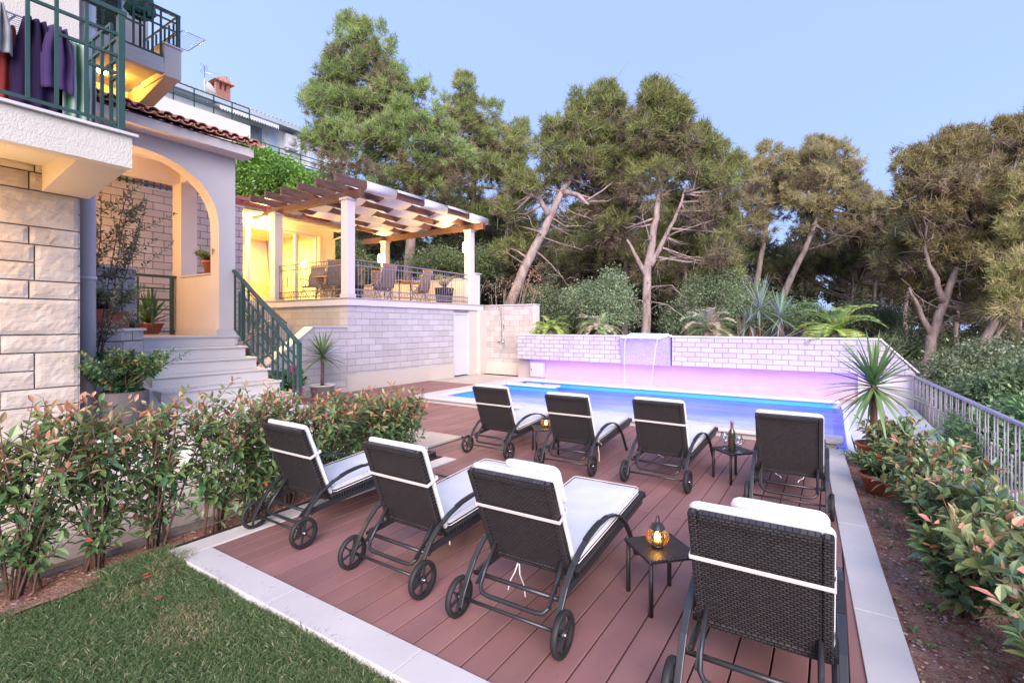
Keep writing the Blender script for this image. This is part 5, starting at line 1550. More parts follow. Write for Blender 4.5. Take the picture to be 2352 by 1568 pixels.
# side tables
def table(x, y, rz, label, z=.335, s=.155):
    t = thing('side_table', label, 'side table', (x,y,.001), R(rz), group='small wicker side tables')
    mb = MB(); mb.box(-s-.012,s+.012,-s-.012,s+.012,z-.026,z); part('table_top', mb, M['wicker'], t, local=True, bevel=.010)
    for sx in (-1,1):
        for sy in (-1,1):
            mb = MB(); mb.tube([(sx*(s-.01),sy*(s-.01),0),(sx*(s-.01),sy*(s-.01),z-.026)], .0135, 10); part('leg', mb, M['wicker'], t, local=True)
    return t
table(3.05, .885, 46, 'small dark wicker side table in the foreground carrying a lit lantern')
table(5.86, .905, 47, 'small dark wicker side table carrying the wine bottle and two glasses')
table(5.76, 3.21, 40, 'small dark wicker side table carrying the far lantern')
# lanterns
def lantern(x, y, z, label, s=1.0):
    l = thing('lantern', label, 'lantern', (x,y,z), group='lit globe lanterns on the side tables')
    prof = []
    R_ = .062*s; hh = .046*s; zc = .058*s
    mb = MB()
    for q in range(26):
        a = 2*math.pi*q/26
        pts = [(math.cos(a)*R_*math.cos(b)**.8 if math.cos(b) > 0 else 0, math.sin(a)*R_*math.cos(b)**.8 if math.cos(b) > 0 else 0, zc + hh*math.sin(b)) for b in [R(-62+124*i/10) for i in range(11)]]
        mb.tube(pts, .0014*s, 4, caps=False)
    part('wire_globe', mb, mat('copper_wire', (.28,.15,.08), .4, .1, 5, 0, metal=.7) if 'copper_wire' not in bpy.data.materials else bpy.data.materials['copper_wire'], l, local=True)
    mb = MB(); mb.lathe([(0,.0),(.030*s,0),(.032*s,.014*s),(0,.016*s)], (0,0,0), 20); part('base', mb, M['black_metal'], l, local=True)
    mb = MB(); mb.lathe([(.028*s,.098*s),(.040*s,.100*s),(.040*s,.108*s),(.033*s,.110*s),(.033*s,.122*s),(.006*s,.126*s),(.004*s,.132*s),(0,.133*s)], (0,0,0), 20); part('lid', mb, M['black_metal'], l, local=True)
    mb = MB(); mb.flatbar([(math.cos(a)*.036*s,0,.118*s+math.sin(a)*.052*s) for a in [math.pi*i/14 for i in range(15)]], .006*s, .0015*s, side=(0,1,0)); part('handle', mb, M['black_metal'], l, local=True)
    mb = MB(); mb.lathe([(0,.016*s),(.022*s,.016*s),(.022*s,.034*s),(0,.034*s)], (0,0,0), 14); cd = part('candle', mb, mat('wax', (.8,.6,.35), .6, .05, 5, 0) if 'wax' not in bpy.data.materials else bpy.data.materials['wax'], l, local=True)
    fm = bpy.data.materials.get('flame') or emit('flame', (1,.62,.18), 26)
    mb = MB(); mb.lathe([(0,.032*s),(.015*s,.045*s),(.018*s,.056*s),(.011*s,.072*s),(0,.092*s)], (0,0,0), 12); part('flame', mb, fm, cd, local=True)
    gm = bpy.data.materials.get('amber_glass')
    if not gm: gm = glass('amber_glass', (1,.82,.5), .03, .1)
    mb = MB(); mb.lathe([(R_*.93*max(0,math.cos(b))**.8, zc+hh*math.sin(b)) for b in [R(-62+124*i/10) for i in range(11)]], (0,0,0), 20); part('glass_bowl', mb, gm, l, local=True)
    lamp('candle_light', 'POINT', (0,0,.075*s), .9, (1,.48,.12), .018, None).parent = l
    return l
lantern(3.03, .90, .336, 'lit copper wire globe lantern on the foreground side table', 1.12)
lantern(5.74, 3.19, .336, 'lit copper wire globe lantern on the far side table', 1.12)
# wine
bt = thing('wine_bottle', 'green glass wine bottle standing between two glasses', 'bottle', (5.80,.91,.336))
bg_ = glass('bottle_glass', (.30,.34,.06), .10, .05)
mb = MB(); mb.lathe([(0,0),(.036,0),(.038,.006),(.038,.185),(.034,.205),(.016,.235),(.0145,.25),(.0145,.30),(.0165,.302),(.0165,.315),(0,.315)], (0,0,0), 24); part('glass_body', mb, mat('bottle_green', (.035,.04,.012), .12, .1, 5, 0, spec=.8), bt, local=True)
mb = MB(); mb.lathe([(.0162,.235),(.0160,.25),(.0158,.298),(.0180,.300),(.0180,.317),(0,.318)], (0,0,0), 20); part('capsule', mb, mat('gold_foil', (.40,.22,.10), .35, .1, 5, 0, metal=.6), bt, local=True)
mb = MB(); mb.lathe([(.0385,.04),(.0387,.042),(.0387,.14),(.0385,.142)], (0,0,0), 24); part('label', mb, mat('dark_label', (.05,.03,.02), .6, .2, 20, 0), bt, local=True)
for (x, y, lab) in ((5.82,.99,'empty stemmed wine glass on the left of the bottle'),(5.72,.83,'empty stemmed wine glass on the right of the bottle')):
    g = thing('wine_glass', lab, 'glass', (x,y,.336), group='wine glasses beside the bottle')
    mb = MB(); mb.lathe([(0,.002),(.034,.003),(.034,.005),(.006,.010),(.004,.03),(.005,.078)], (0,0,0), 24); part('foot', mb, M['wglass'] if 'wglass' in M else M.setdefault('wglass', glass('drinking_glass', (.88,.92,.97), .16, .03)), g, local=True)
    mb = MB(); mb.lathe([(.005,.078),(.024,.088),(.039,.11),(.042,.135),(.038,.16),(.034,.185)], (0,0,0), 24); part('bowl', mb, M['wglass'], g, local=True)

# ============================================================ TERRACE FURNITURE
M['teak'] = mat('teak', (.36,.17,.08), .55, .3, 6, .2, 40, stretch=(5,1,1))
M['sling'] = mat('brown_sling', (.17,.13,.12), .8, .1, 30, .2, 200)
M['chair_frame'] = mat('chair_frame', (.14,.13,.15), .4, .1, 8, 0, metal=.4)
def make_chair():
    t = thing('dining_chair', 'x', 'chair', (0,0,0), group='sling dining chairs on the raised terrace')
    P = lambda nm, mb, m, **k: part(nm, mb, m, t, local=True, **k)
    for s in (-1,1):
        y = s*.25
        mb = MB(); mb.tube([(.24,y,0),(.10,y,.35),(-.20,y,.62)], .011, 6); P('leg', mb, M['chair_frame'])
        mb = MB(); mb.tube([(-.26,y*.94,0),(.0,y*.94,.28),(.20,y*.94,.45)], .011, 6); P('leg', mb, M['chair_frame'])
        mb = MB(); mb.flatbar([(-.20,y,.62),(0,y,.655),(.22,y,.64)], .045, .022); P('armrest', mb, M['teak'])
        mb = MB(); mb.tube([(.22,y,.63),(.12,y,.38)], .009, 6); P('arm_support', mb, M['chair_frame'])
        mb = MB(); mb.tube([(-.12,s*.23,.40),(-.22,s*.23,.75),(-.30,s*.23,1.06)], .012, 6); P('back_post', mb, M['chair_frame'])
    mb = MB(); mb.flatbar([(-.12,0,.42),(-.18,0,.62),(-.24,0,.82),(-.29,0,1.02)], .44, .008); P('backrest', mb, M['sling'])
    mb = MB(); mb.flatbar([(-.28,0,1.02),(-.305,0,1.09)], .50, .028); P('top_slat', mb, M['teak'])
    mb = MB(); mb.flatbar([(-.12,0,.42),(.05,0,.405),(.23,0,.43)], .44, .01); P('seat', mb, M['sling'])
    return t
proto = make_chair()
chairs = [
 (9.0, 12.9, 200, 'sling dining chair near the glass doors, left of its pair'),
 (9.5, 12.2, 120, 'sling dining chair beside the planter behind the corner column'),
 (8.9, 11.7, 60, 'sling dining chair closest to the left iron railing'),
 (10.15, 12.4, 225, 'tall backed sling chair in front of the far lamp column'),
 (10.35, 11.3, 80, 'sling dining chair tucked against the middle of the pool side railing'),
 (11.15, 12.3, 250, 'sling dining chair just left of the second table'),
 (11.9, 11.3, 95, 'sling dining chair facing the second table from the pool side'),
 (12.75, 12.1, 190, 'sling dining chair at the right end of the second table'),
 (10.3, 13.9, 270, 'sling dining chair at the back of the terrace near the doors'),
]
for i, (x, y, a, lab) in enumerate(chairs):
    o = proto if i == 0 else dup(proto, (x,y,TZ+.002), R(a), lab)
    o.location = (x,y,TZ+.002); o.rotation_euler = (0,0,R(a)); o['label'] = lab
def dtable(x, y, lx, ly, label):
    t = thing('dining_table', label, 'table', (x,y,TZ+.002), group='dining tables on the raised terrace')
    mb = MB(); mb.box(-lx,lx,-ly,ly,.71,.74); part('table_top', mb, M['teak'], t, local=True, bevel=.006)
    for sx in (-1,1):
        for sy in (-1,1):
            mb = MB(); mb.tube([(sx*(lx-.08),sy*(ly-.08),0),(sx*(lx-.14),sy*(ly-.14),.71)], .02, 8); part('leg', mb, M['chair_frame'], t, local=True)
dtable(9.55, 12.6, .45, .45, 'dining table on the terrace nearest the glass doors')
dtable(11.9, 12.0, .7, .45, 'dining table on the terrace nearest the pool end parapet')

# ============================================================ RAILING ON THE RIGHT
rr = thing('garden_railing', 'grey purple iron railing with turned balusters along the right edge of the garden', 'railing', (7.5, -1.75, -.42))
pa = Vector((13.45, -1.50, 0)); pb = Vector((1.2, -2.04, 0))
uu = (pb-pa).normalized()
rail_m = mat('violet_grey_paint', (.26,.26,.36), .45, .1, 5, .1, 60, spec=.5)
Zv = lambda h: Vector((0,0,h))
mb = MB(); mb.beam(pa+Zv(.60), pb+Zv(.60), .06, .035); part('handrail', mb, rail_m, rr, bevel=.005)
mb = MB(); mb.beam(pa+Zv(-.34), pb+Zv(-.34), .035, .03); part('bottom_rail', mb, M['grey_iron'], rr)
mb = MB(); mb.beam(pa+Zv(-.42), pa+Zv(.62), .06, .06, up=(0,1,0)); part('post', mb, M['grey_iron'], rr)
mt1 = MB(); mt1.tube([Zv(-.34), Zv(.585)], .009, 8)
mt1.lathe([(.009,.28),(.017,.285),(.017,.30),(.010,.305),(.017,.31),(.017,.325),(.010,.33),(.017,.335),(.017,.35),(.009,.355)], (0,0,0), 10)
me1 = mesh_of('baluster', mt1, M['grey_iron'])
mt2 = MB(); mt2.tube([Zv(-.34), Zv(.585)], .009, 8); me2 = mesh_of('baluster', mt2, M['grey_iron'])
mt3 = MB(); mt3.tube([Zv(-.34), Zv(.17)], .009, 8); mt3.lathe([(.009,.16),(.018,.175),(.020,.19),(.014,.205),(0,.21)], (0,0,0), 10); me3 = mesh_of('spike', mt3, M['grey_iron'])
Lr = (pb-pa).length; nb = int(Lr/.118)
for i in range(1, nb):
    p = pa + uu*(i*.118)
    me_ = [me1, me2, me3][i % 3] if True else me1
    o = bpy.data.objects.new('baluster', me_); link(o, rr); o.location = p - Vector(WORG[rr.name])

# ============================================================ VEGETATION
def leafy_shrub(name, label, x, y, h, rad, z0, seed, nst=7, lv=13, leaf=(.055,.085), red=.5, cat='shrub', group=None, spread=.55, greens=None, lean=(0,0), mat_=None, reds=None):
    """stems that fork, oval leaves spiralling up them, fresh tips in red"""
    rg = np.random.default_rng(seed); rp = random.Random(seed)
    t = thing(name, label, cat, (x,y,z0), group=group)
    mb = MB(); P=[];D=[];L=[];Wd=[];C=[]
    greens = greens or [(.10,.19,.065),(.14,.24,.08),(.20,.29,.10),(.08,.17,.08)]
    reds = reds or [(.44,.19,.11),(.38,.22,.10),(.34,.25,.11),(.50,.24,.16)]
    for s in range(nst):
        a = rp.uniform(0, 6.28); sp = rp.uniform(.2,1)*spread
        base = Vector((rp.uniform(-.3,.3)*rad*(1 if h > .8 else .4), rp.uniform(-.12,.12)*rad, 0))
        top = Vector((math.cos(a)*rad*sp*1.6+lean[0], math.sin(a)*rad*sp*1.6+lean[1], h*rp.uniform(.78,1.04)))
        mid = base.lerp(top, .45) + Vector((rp.uniform(-.05,.05), rp.uniform(-.05,.05), .05*h))
        pts = [base, base.lerp(mid,.5)+Vector((0,0,.02)), mid, mid.lerp(top,.5)+Vector((rp.uniform(-.03,.03),rp.uniform(-.03,.03),0)), top]
        mb.tube(pts, [.009,.008,.006,.0045,.002], 5)
        twigs = [(pts[2], top, h*.5)]
        for k in range(6 if h > .8 else 4):
            f = rp.uniform(.08,.9); b0 = base.lerp(mid, f/.5) if f < .5 else mid.lerp(top, (f-.5)/.5)
            aa = rp.uniform(0,6.28); ll = h*rp.uniform(.16,.34)
            e = b0 + Vector((math.cos(aa)*ll*.75, math.sin(aa)*ll*.75, ll*rp.uniform(.35,.9)))
            mb.tube([b0, b0.lerp(e,.5)+Vector((0,0,-.01)), e], [.004,.003,.0015], 4)
            twigs.append((b0, e, ll))
        for (b0, e, ll) in twigs:
            n = max(5, int(lv*rp.uniform(.8,1.2)*(1.3 if ll > .4 else 1)))
            d0 = (e-b0).normalized()
            ph = rp.uniform(0,6.28)
            for q in range(n):
                f = (q+.7)/n; p = b0.lerp(e, f)
                ph += 2.4
                out = d0.orthogonal().normalized(); out.rotate(Matrix.Rotation(ph,3,d0))
                tip = max(0, (f-.72)/.28)
                rise = .35 + 1.1*tip
                d = (out + d0*rise + Vector((0,0,.15))).normalized()
                P.append(p); D.append(d)
                sz = rp.uniform(*leaf)*(1-.2*tip)
                L.append(sz); Wd.append(sz*rp.uniform(.36,.46))
                hi = (p.z/h)
                isred = tip > .15 and hi > .62 and rp.random() < red
                c = rp.choice(reds) if isred else rp.choice(greens)
                if not isred and hi > .7 and rp.random() < .35: c = (.16,.20,.07)
                if rp.random() < .012: c = (.42,.10,.06)
                k_ = rp.uniform(.8,1.2); C.append([min(1,v*k_) for v in c])
    part('stems', mb, M['stem'], t, local=True)
    V,F,CC = blade_arrays(rg, np.array(P), np.array(D), np.array(L), np.array(Wd), np.array(C), fold=.16, droop=.12)
    add_np('leaves', [(V,F,CC)], mat_ or M['leaf'], t, local=True, smooth=False)
    return t

ordn = ['first','second','third','fourth','fifth','sixth','seventh','eighth','ninth','tenth','eleventh','twelfth','thirteenth','fourteenth','fifteenth','sixteenth']
hx = [.15,.55,.95,1.33,1.72,2.10,2.46,2.80,3.12,3.44,3.74,4.02,4.28]
for i, x in enumerate(hx):
    h = 1.26 - .027*i - (.05 if i % 3 == 1 else 0)
    leafy_shrub('photinia_shrub', 'red tipped leafy shrub, %s along the left hedge counted from the lawn end' % ordn[i], x, 4.38+.05*math.sin(i*2.1), h, .26, -.03, 100+i, nst=12, lv=12, leaf=(.062,.112), red=.75, group='red tipped shrubs forming the left hedge', spread=.95)
# right hand bed
rx = [1.6,2.0,2.4,2.8,3.2,3.6,4.0,4.4,4.8,5.2,5.6,6.0,6.45,6.9,7.4,7.9]
for i, x in enumerate(rx):
    y = kerb_out(x) - (.72 if i < 5 else .52) + .14*math.sin(i*2.3)
    h = (.46,.54,.58,.60)[min(i,3)] + .05*math.sin(i*1.9)
    leafy_shrub('photinia_shrub', 'broad leafy shrub, %s along the right bed counted from the bottom corner' % ordn[i], x, y, h, .30, -.07, 300+i, nst=9, lv=13, leaf=(.080,.135), red=.22 if i > 1 else .85, group='leafy shrubs in the right hand bed', spread=.85,
        greens=[(.10,.19,.09),(.15,.25,.10),(.24,.31,.12),(.09,.17,.11),(.28,.30,.12)], reds=[(.55,.26,.16),(.48,.30,.16),(.60,.24,.18)])
# low weeds
wt = thing('weed', 'low green weeds sprouting from the soil beside the kerb', 'weeds', (3.2,-.6,-.07)); del wt['label'], wt['category']
bpy.data.objects.remove(wt)
rp = random.Random(77); P=[];D=[];L=[];Wd=[];C=[]
for i in range(60):
    x = rp.uniform(1.6,6.8); y = kerb_out(x)-rp.uniform(.03,.42)
    for q in range(rp.randint(4,9)):
        a = rp.uniform(0,6.28); P.append((x+rp.uniform(-.03,.03),y+rp.uniform(-.03,.03),-.055)); D.append((math.cos(a),math.sin(a),rp.uniform(.4,1.6)))
        s_ = rp.uniform(.02,.05); L.append(s_); Wd.append(s_*.45); C.append((.10*rp.uniform(.8,1.4),.20*rp.uniform(.8,1.2),.07))
for i in range(70):   # fallen leaves
    x = rp.uniform(1.4,5.0); y = kerb_out(x)-rp.uniform(.03,.9)
    a = rp.uniform(0,6.28); P.append((x,y,-.045)); D.append((math.cos(a),math.sin(a),rp.uniform(.0,.25)))
    s_ = rp.uniform(.04,.075); L.append(s_); Wd.append(s_*.45); C.append(rp.choice([(.32,.09,.06),(.25,.07,.05),(.36,.18,.12)]))
for i, (x, y) in enumerate(((1.43,3.93),(1.35,3.62),(1.40,3.55),(1.30,3.45),(1.02,2.5),(1.48,3.9))):
    P.append((x,y,-.005)); D.append((math.cos(i*2),math.sin(i*2),.15)); L.append(.06); Wd.append(.03); C.append((.45,.12,.07))
o = add_np('weeds', [blade_arrays(np.random.default_rng(8), np.array(P), np.array(D), np.array(L), np.array(Wd), np.array(C), fold=.15, droop=.1)], M['leaf'], kind='stuff')

# ---- rosette plants
def rosette(name, label, cat, p, n, Lr, wd, cols, seed, trunk=0, droop=.8, elev=(-.5,1.3), group=None, trunk_r=.03, z_trunk=None, pot=None):
    rp = random.Random(seed)
    t = thing(name, label, cat, (p[0],p[1],p[2]-trunk), group=group)
    if trunk:
        mb = MB(); mb.tube([(0,0,0),(.02,.01,trunk*.5),(-.01,0,trunk)], [trunk_r*1.2,trunk_r,trunk_r*.9], 10)
        for i in range(int(trunk/.02)): mb.lathe([(trunk_r*1.02,i*.02),(trunk_r*1.15,i*.02+.01),(trunk_r*1.02,i*.02+.018)], (.01*math.sin(i*.1),0,0), 8)
        part('trunk', mb, M['stem'], t, local=True)
    P=[];D=[];L=[];Wd=[];C=[];dr=[]
    for i in range(n):
        a = i*2.39996 + rp.uniform(-.2,.2); f = i/n
        el = elev[0] + (elev[1]-elev[0])*f + rp.uniform(-.15,.15)
        D.append((math.cos(a)*math.cos(el), math.sin(a)*math.cos(el), math.sin(el)))
        P.append((0,0,trunk + .10*f*min(1,Lr*2)-.05)); L.append(Lr*rp.uniform(.8,1.08)); Wd.append(wd); dr.append(droop*rp.uniform(.5,1.3)*(1.2-f))
        c = rp.choice(cols); C.append([v*rp.uniform(.85,1.15) for v in c])
    V,F,CC = strap_arrays(P, D, L, Wd, C, dr)
    add_np('leaves', [(V,F,CC)], M['leaf'], t, local=True, smooth=True)
    return t
yg = [(.13,.24,.10),(.17,.28,.12),(.10,.19,.09),(.20,.31,.12)]
def pot_mb(x, y, z0, r0, r1, h, rim=.03):
    mb = MB(); mb.lathe([(0,z0),(r0,z0),(r1,z0+h-rim),(r1*1.08,z0+h-rim),(r1*1.08,z0+h),(r1*.94,z0+h),(r1*.92,z0+h-.04)], (x,y,0), 28)
    return mb
def soil_disc(x, y, z, r):
    mb = MB(); mb.lathe([(0,z+.01),(r*.6,z+.008),(r,z)], (x,y,0), 20); return mb
# yucca by the long wall
p1 = thing('planter_pot', 'white planter at the foot of the palm by the long wall', 'pot', (7.0,9.3,0))
pc = wp(740,812,11.2)
pot = (pc.x, pc.y)
mb = pot_mb(pot[0], pot[1], .006, .20, .27, .34); part('pot', mb, M['render_white'], p1)
mb = soil_disc(pot[0],pot[1],.31,.245); part('soil', mb, M['soil'], p1)
rosette('yucca', 'green yucca with a slim trunk in front of the long stone wall', 'plant', (pc.x,pc.y,pc.z-.05), 60, .62, .062, yg, 5, trunk=pc.z-.35, droop=.55, trunk_r=.035)
# big yucca at right
px_ = wp(2008,882,6.05)
p2 = thing('planter_pot', 'large terracotta pot holding the tall yucca beside the pool corner', 'pot', (px_.x,px_.y,-.06))
mb = pot_mb(px_.x+.03, px_.y-.02, -.06, .15, .205, .30); part('pot', mb, M['terracotta'], p2); mb = soil_disc(px_.x+.03,px_.y-.02,.20,.185); part('soil', mb, M['soil'], p2)
rosette('yucca', 'large spiky yucca in the terracotta pot beside the pool corner', 'plant', (px_.x,px_.y,px_.z-.02), 84, .68, .056, yg, 6, trunk=px_.z-.2, droop=.75, elev=(-.9,1.35), trunk_r=.032)
# geranium pot
gx_, gy_ = 6.42, -.42
p3 = thing('planter_pot', 'round terracotta bowl with geraniums at the edge of the soil bed', 'pot', (gx_,gy_,-.06))
mb = pot_mb(gx_, gy_, -.06, .11, .17, .20); part('pot', mb, M['terracotta'], p3); mb = soil_disc(gx_,gy_,.11,.155); part('soil', mb, M['soil'], p3)
gp = leafy_shrub('geranium', 'bushy geranium with a red bloom in the terracotta bowl', gx_, gy_, .22, .24, .12, 51, nst=20, lv=13, leaf=(.045,.07), red=0, cat='plant', spread=.9, greens=[(.08,.17,.06),(.11,.21,.08)])
def bloom(parent, c, r, col, n, seed):
    rp = random.Random(seed); P=[];D=[]
    for i in range(n):
        v = Vector((rp.gauss(0,1),rp.gauss(0,1),rp.gauss(0,1))).normalized(); P.append(Vector(c)+v*r*.7); D.append(v)
    n_ = len(P); V = blade_arrays(np.random.default_rng(seed), np.array(P), np.array(D), np.full(n_,r*.7), np.full(n_,r*.6), np.array([[q*rp.uniform(.8,1.2) for q in col] for _ in range(n_)]), fold=.1)
    return add_np('bloom', [V], M['leaf'], parent, local=True)
bloom(gp, (-.06,.02,.20), .035, (.85,.05,.04), 40, 3)
# cycads and yucca on top of the wall
mb = MB(); mb.box(13.9, 15.6, -.9, 8.4, .2, 1.34); struct('soil_bed', mb, M['soil'])
def cycad(label, px, py, s, seed, cols):
    p = on_x(px, py, 14.05)
    t = thing('cycad', label, 'plant', (p.x,p.y,1.34), group='cycads in the planter above the pool wall')
    mb = MB(); mb.lathe([(0,0),(.12,0),(.14,.08),(.10,.16),(0,.2)], (0,0,0), 12); part('trunk', mb, M['bark'], t, local=True)
    rp = random.Random(seed); arr = []
    P=[];D=[];L=[];Wd=[];C=[]
    for i in range(34):
        a = i*2.4; el = rp.uniform(.1,1.25); d = Vector((math.cos(a)*math.cos(el),math.sin(a)*math.cos(el),math.sin(el)))
        q = Vector((0,0,.20)); Ls = s*rp.uniform(.85,1.1); seg = 16; c = rp.choice(cols)
        for k in range(seg):
            d2 = (d + Vector((0,0,-.09-.004*k))).normalized(); q2 = q + d*(Ls/seg)
            sd = d.cross(Vector((0,0,1))).normalized()
            for sg_ in (-1,1):
                for hh in (0,.5):
                    P.append(q.lerp(q2,hh)); D.append(sd*sg_ + d*.55 + Vector((0,0,.35))); L.append(.15*s*math.sin(math.pi*min(1,(k+2)/(seg+2)))**.6+.02); Wd.append(.016); C.append([v*rp.uniform(.8,1.2) for v in c])
            q = q2; d = d2
    V = needle_arrays(np.random.default_rng(seed), np.array(P), np.array(D), np.array(L), np.array(Wd)*1.9, np.array(C))
    add_np('fronds', [V], M['leaf'], t, local=True)
cyc = [(.30,.42,.09),(.40,.48,.13),(.23,.35,.09)]
cyp = [(.30,.38,.18),(.42,.36,.25),(.24,.36,.14)]
cycad('small yellow green cycad, leftmost above the pool wall', 1264, 760, .80, 1, cyc)
cycad('small cycad with pinkish fronds, second from the left above the pool wall', 1375, 760, .85, 2, cyp)
cycad('spreading cycad just right of the waterfall spout', 1628, 760, .95, 3, cyp)
cycad('largest bright green cycad at the right end above the pool wall', 1922, 765, 1.1, 4, cyc)
gb = [(.22,.30,.24),(.28,.34,.30),(.16,.25,.16),(.24,.33,.20)]
for i, (px, py, L_, lab) in enumerate(((1745,712,.95,'tallest grey green yucca head above the pool wall'),(1792,730,.80,'grey green yucca head leaning right above the pool wall'),(1722,742,.6,'low grey green yucca head above the pool wall'))):
    p = on_x(px, py, 14.4)
    rosette('yucca', lab, 'plant', p, 50, L_, .05, gb, 20+i, trunk=max(.1, p.z-1.34), droop=.9, elev=(-.7,1.4), group='yucca clump above the pool wall')

# ---- potted plants around the steps
def rect_pot(nm, lab, x, y, z, lx, ly, h):
    t = thing(nm, lab, 'pot', (x,y,z))
    mb = MB(); b=.80
    mb.add([(-lx*b,-ly*b,0),(lx*b,-ly*b,0),(lx*b,ly*b,0),(-lx*b,ly*b,0),(-lx,-ly,h),(lx,-ly,h),(lx,ly,h),(-lx,ly,h)], [(0,3,2,1),(0,1,5,4),(1,2,6,5),(2,3,7,6),(3,0,4,7),(4,5,6,7)])
    part('pot', mb, M['terracotta'], t, local=True, bevel=.008)
    mb = MB(); mb.box(-lx*1.05,lx*1.05,-ly*1.05,ly*1.05,h-.025,h+.004); part('rim', mb, M['terracotta'], t, local=True, bevel=.004)
    return t
rect_pot('flower_box', 'square terracotta pot of ivy on the lower stone planter cap', 2.42, 7.82, 1.658, .13, .12, .24)
rect_pot('flower_box', 'terracotta pot half hidden behind its neighbour on the lower planter cap', 2.66, 7.98, 1.658, .10, .10, .22)
vg = [(.16,.22,.12),(.30,.34,.22),(.09,.15,.07),(.22,.27,.17)]
leafy_shrub('ivy', 'variegated ivy spilling over the terracotta pots on the planter', 2.45, 7.84, .24, .30, 1.88, 61, nst=26, lv=20, leaf=(.05,.075), red=0, cat='plant', spread=.95, greens=vg)
leafy_shrub('ivy', 'trailing ivy hanging over the corner of the lower planter', 2.80, 7.92, .16, .14, 1.62, 62, nst=8, lv=9, leaf=(.03,.045), red=0, cat='plant', spread=1.0, greens=vg)
mb = pot_mb(2.35, 8.45, 2.49, .12, .17, .22); t_ = thing('planter_pot', 'dark red pot on the upper planter tier under the olive branches', 'pot', (2.35,8.45,2.49)); part('pot', mb, M['terracotta'], t_)
leafy_shrub('potted_bush', 'dusty green bush in the pot on the upper planter tier', 2.3, 8.45, .45, .26, 2.62, 63, nst=22, lv=24, leaf=(.045,.07), red=0, cat='plant', spread=.8, greens=[(.12,.15,.08),(.16,.19,.10)])
# olive like shrub leaning out behind the downpipe
ol = leafy_shrub('olive_tree', 'thin olive with sparse grey leaves beside the downpipe', 2.12, 7.35, 2.4, .5, 1.0, 64, nst=6, lv=34, leaf=(.05,.08), red=0, cat='tree', spread=.45, greens=[(.16,.19,.12),(.10,.13,.08),(.24,.26,.19)], lean=(.35,0))
# wicker pot with nandina
wpn = thing('wicker_pot', 'tall dark woven pot at the foot of the marble steps', 'pot', (2.50,6.75,0))
mb = MB(); mb.box(2.0,2.6,6.45,7.05,0.006,.50); part('plinth', mb, M['render_white'], wpn)
mb = MB(); mb.lathe([(0,.501),(.15,.501),(.20,.63),(.232,.80),(.235,.94),(.21,.955),(.20,.92),(0,.91)], (2.29,6.74,0), 28)
part('basket', mb, mat('grey_weave', (.10,.09,.095), .6, .3, 40, .9, 90, dist=.01, stretch=(1,1,3)), wpn)
leafy_shrub('nandina', 'feathery green nandina spreading from the woven pot', 2.29, 6.74, .48, .46, .90, 65, nst=30, lv=30, leaf=(.05,.075), red=0, cat='plant', spread=.95, greens=[(.08,.18,.07),(.12,.24,.09),(.06,.13,.06)])
# pot on the porch sill
p5 = thing('planter_pot', 'terracotta pot of stonecrop on the sill inside the arch', 'pot', (4.4,9.15,2.59))
mb = pot_mb(4.40, 9.12, 2.592, .13, .17, .22); part('pot', mb, M['terracotta'], p5)
leafy_shrub('stonecrop', 'pale green stonecrop overflowing the pot on the sill', 4.38, 9.12, .20, .24, 2.78, 66, nst=30, lv=18, leaf=(.04,.06), red=0, cat='plant', spread=1.0, greens=[(.22,.32,.10),(.28,.38,.14)])
# aspidistra behind the porch railing
p6_ = thing('planter_pot', 'low terracotta bowl behind the small porch railing', 'pot', (4.0,10.7,1.53))
mb = pot_mb(4.02, 10.7, 1.53, .15, .22, .20); part('pot', mb, M['terracotta'], p6_)
rosette('aspidistra', 'broad leaved aspidistra in the bowl behind the porch railing', 'plant', (4.02,10.7,1.75), 34, .58, .11, [(.12,.26,.07),(.18,.34,.10),(.08,.19,.06)], 31, droop=.35, elev=(.5,1.45))
# hydrangea by the stair
hy = leafy_shrub('hydrangea', 'hydrangea with pink flower heads beside the marble steps', 5.05, 8.1, .62, .34, .25, 67, nst=22, lv=14, leaf=(.09,.13), red=0, cat='plant', spread=.9, greens=[(.07,.19,.05),(.11,.25,.07),(.05,.13,.04)])
for c, r in (((.12,-.15,.66),.075),((.22,-.05,.42),.07),((.02,-.3,.36),.06),((.15,-.3,.28),.065)): bloom(hy, c, r, (.80,.13,.42), 90, int(r*1000)+int(c[0]*100))
hp = thing('planter_pot', 'dark pot under the hydrangea beside the marble steps', 'pot', (5.05,8.1,0)); mb = pot_mb(5.05,8.1,.006,.2,.26,.30); part('pot', mb, M['black_rubber'], hp)
# plants on the terrace
t6 = thing('planter_pot', 'tall dark square planter at the pool end of the terrace', 'pot', (12.7,11.0,TZ)); mb = MB(); mb.add([(12.52,10.8,TZ),(12.88,10.8,TZ),(12.88,11.16,TZ),(12.52,11.16,TZ),(12.47,10.75,TZ+.55),(12.93,10.75,TZ+.55),(12.93,11.21,TZ+.55),(12.47,11.21,TZ+.55)], [(0,3,2,1),(0,1,5,4),(1,2,6,5),(2,3,7,6),(3,0,4,7),(4,5,6,7)]); part('pot', mb, M['black_rubber'], t6)
leafy_shrub('potted_bush', 'yellowish green shrub in the dark planter at the end of the terrace', 12.7, 10.98, .42, .34, TZ+.54, 68, nst=16, lv=12, leaf=(.04,.06), red=0, cat='plant', spread=.95, greens=[(.22,.30,.08),(.28,.36,.12)])
leafy_shrub('potted_bush', 'dark green shrub behind the corner column of the terrace', 9.0, 10.95, .62, .35, TZ+.35, 69, nst=16, lv=14, leaf=(.04,.06), red=0, cat='plant', spread=.8, greens=[(.08,.16,.05),(.12,.2,.07)])
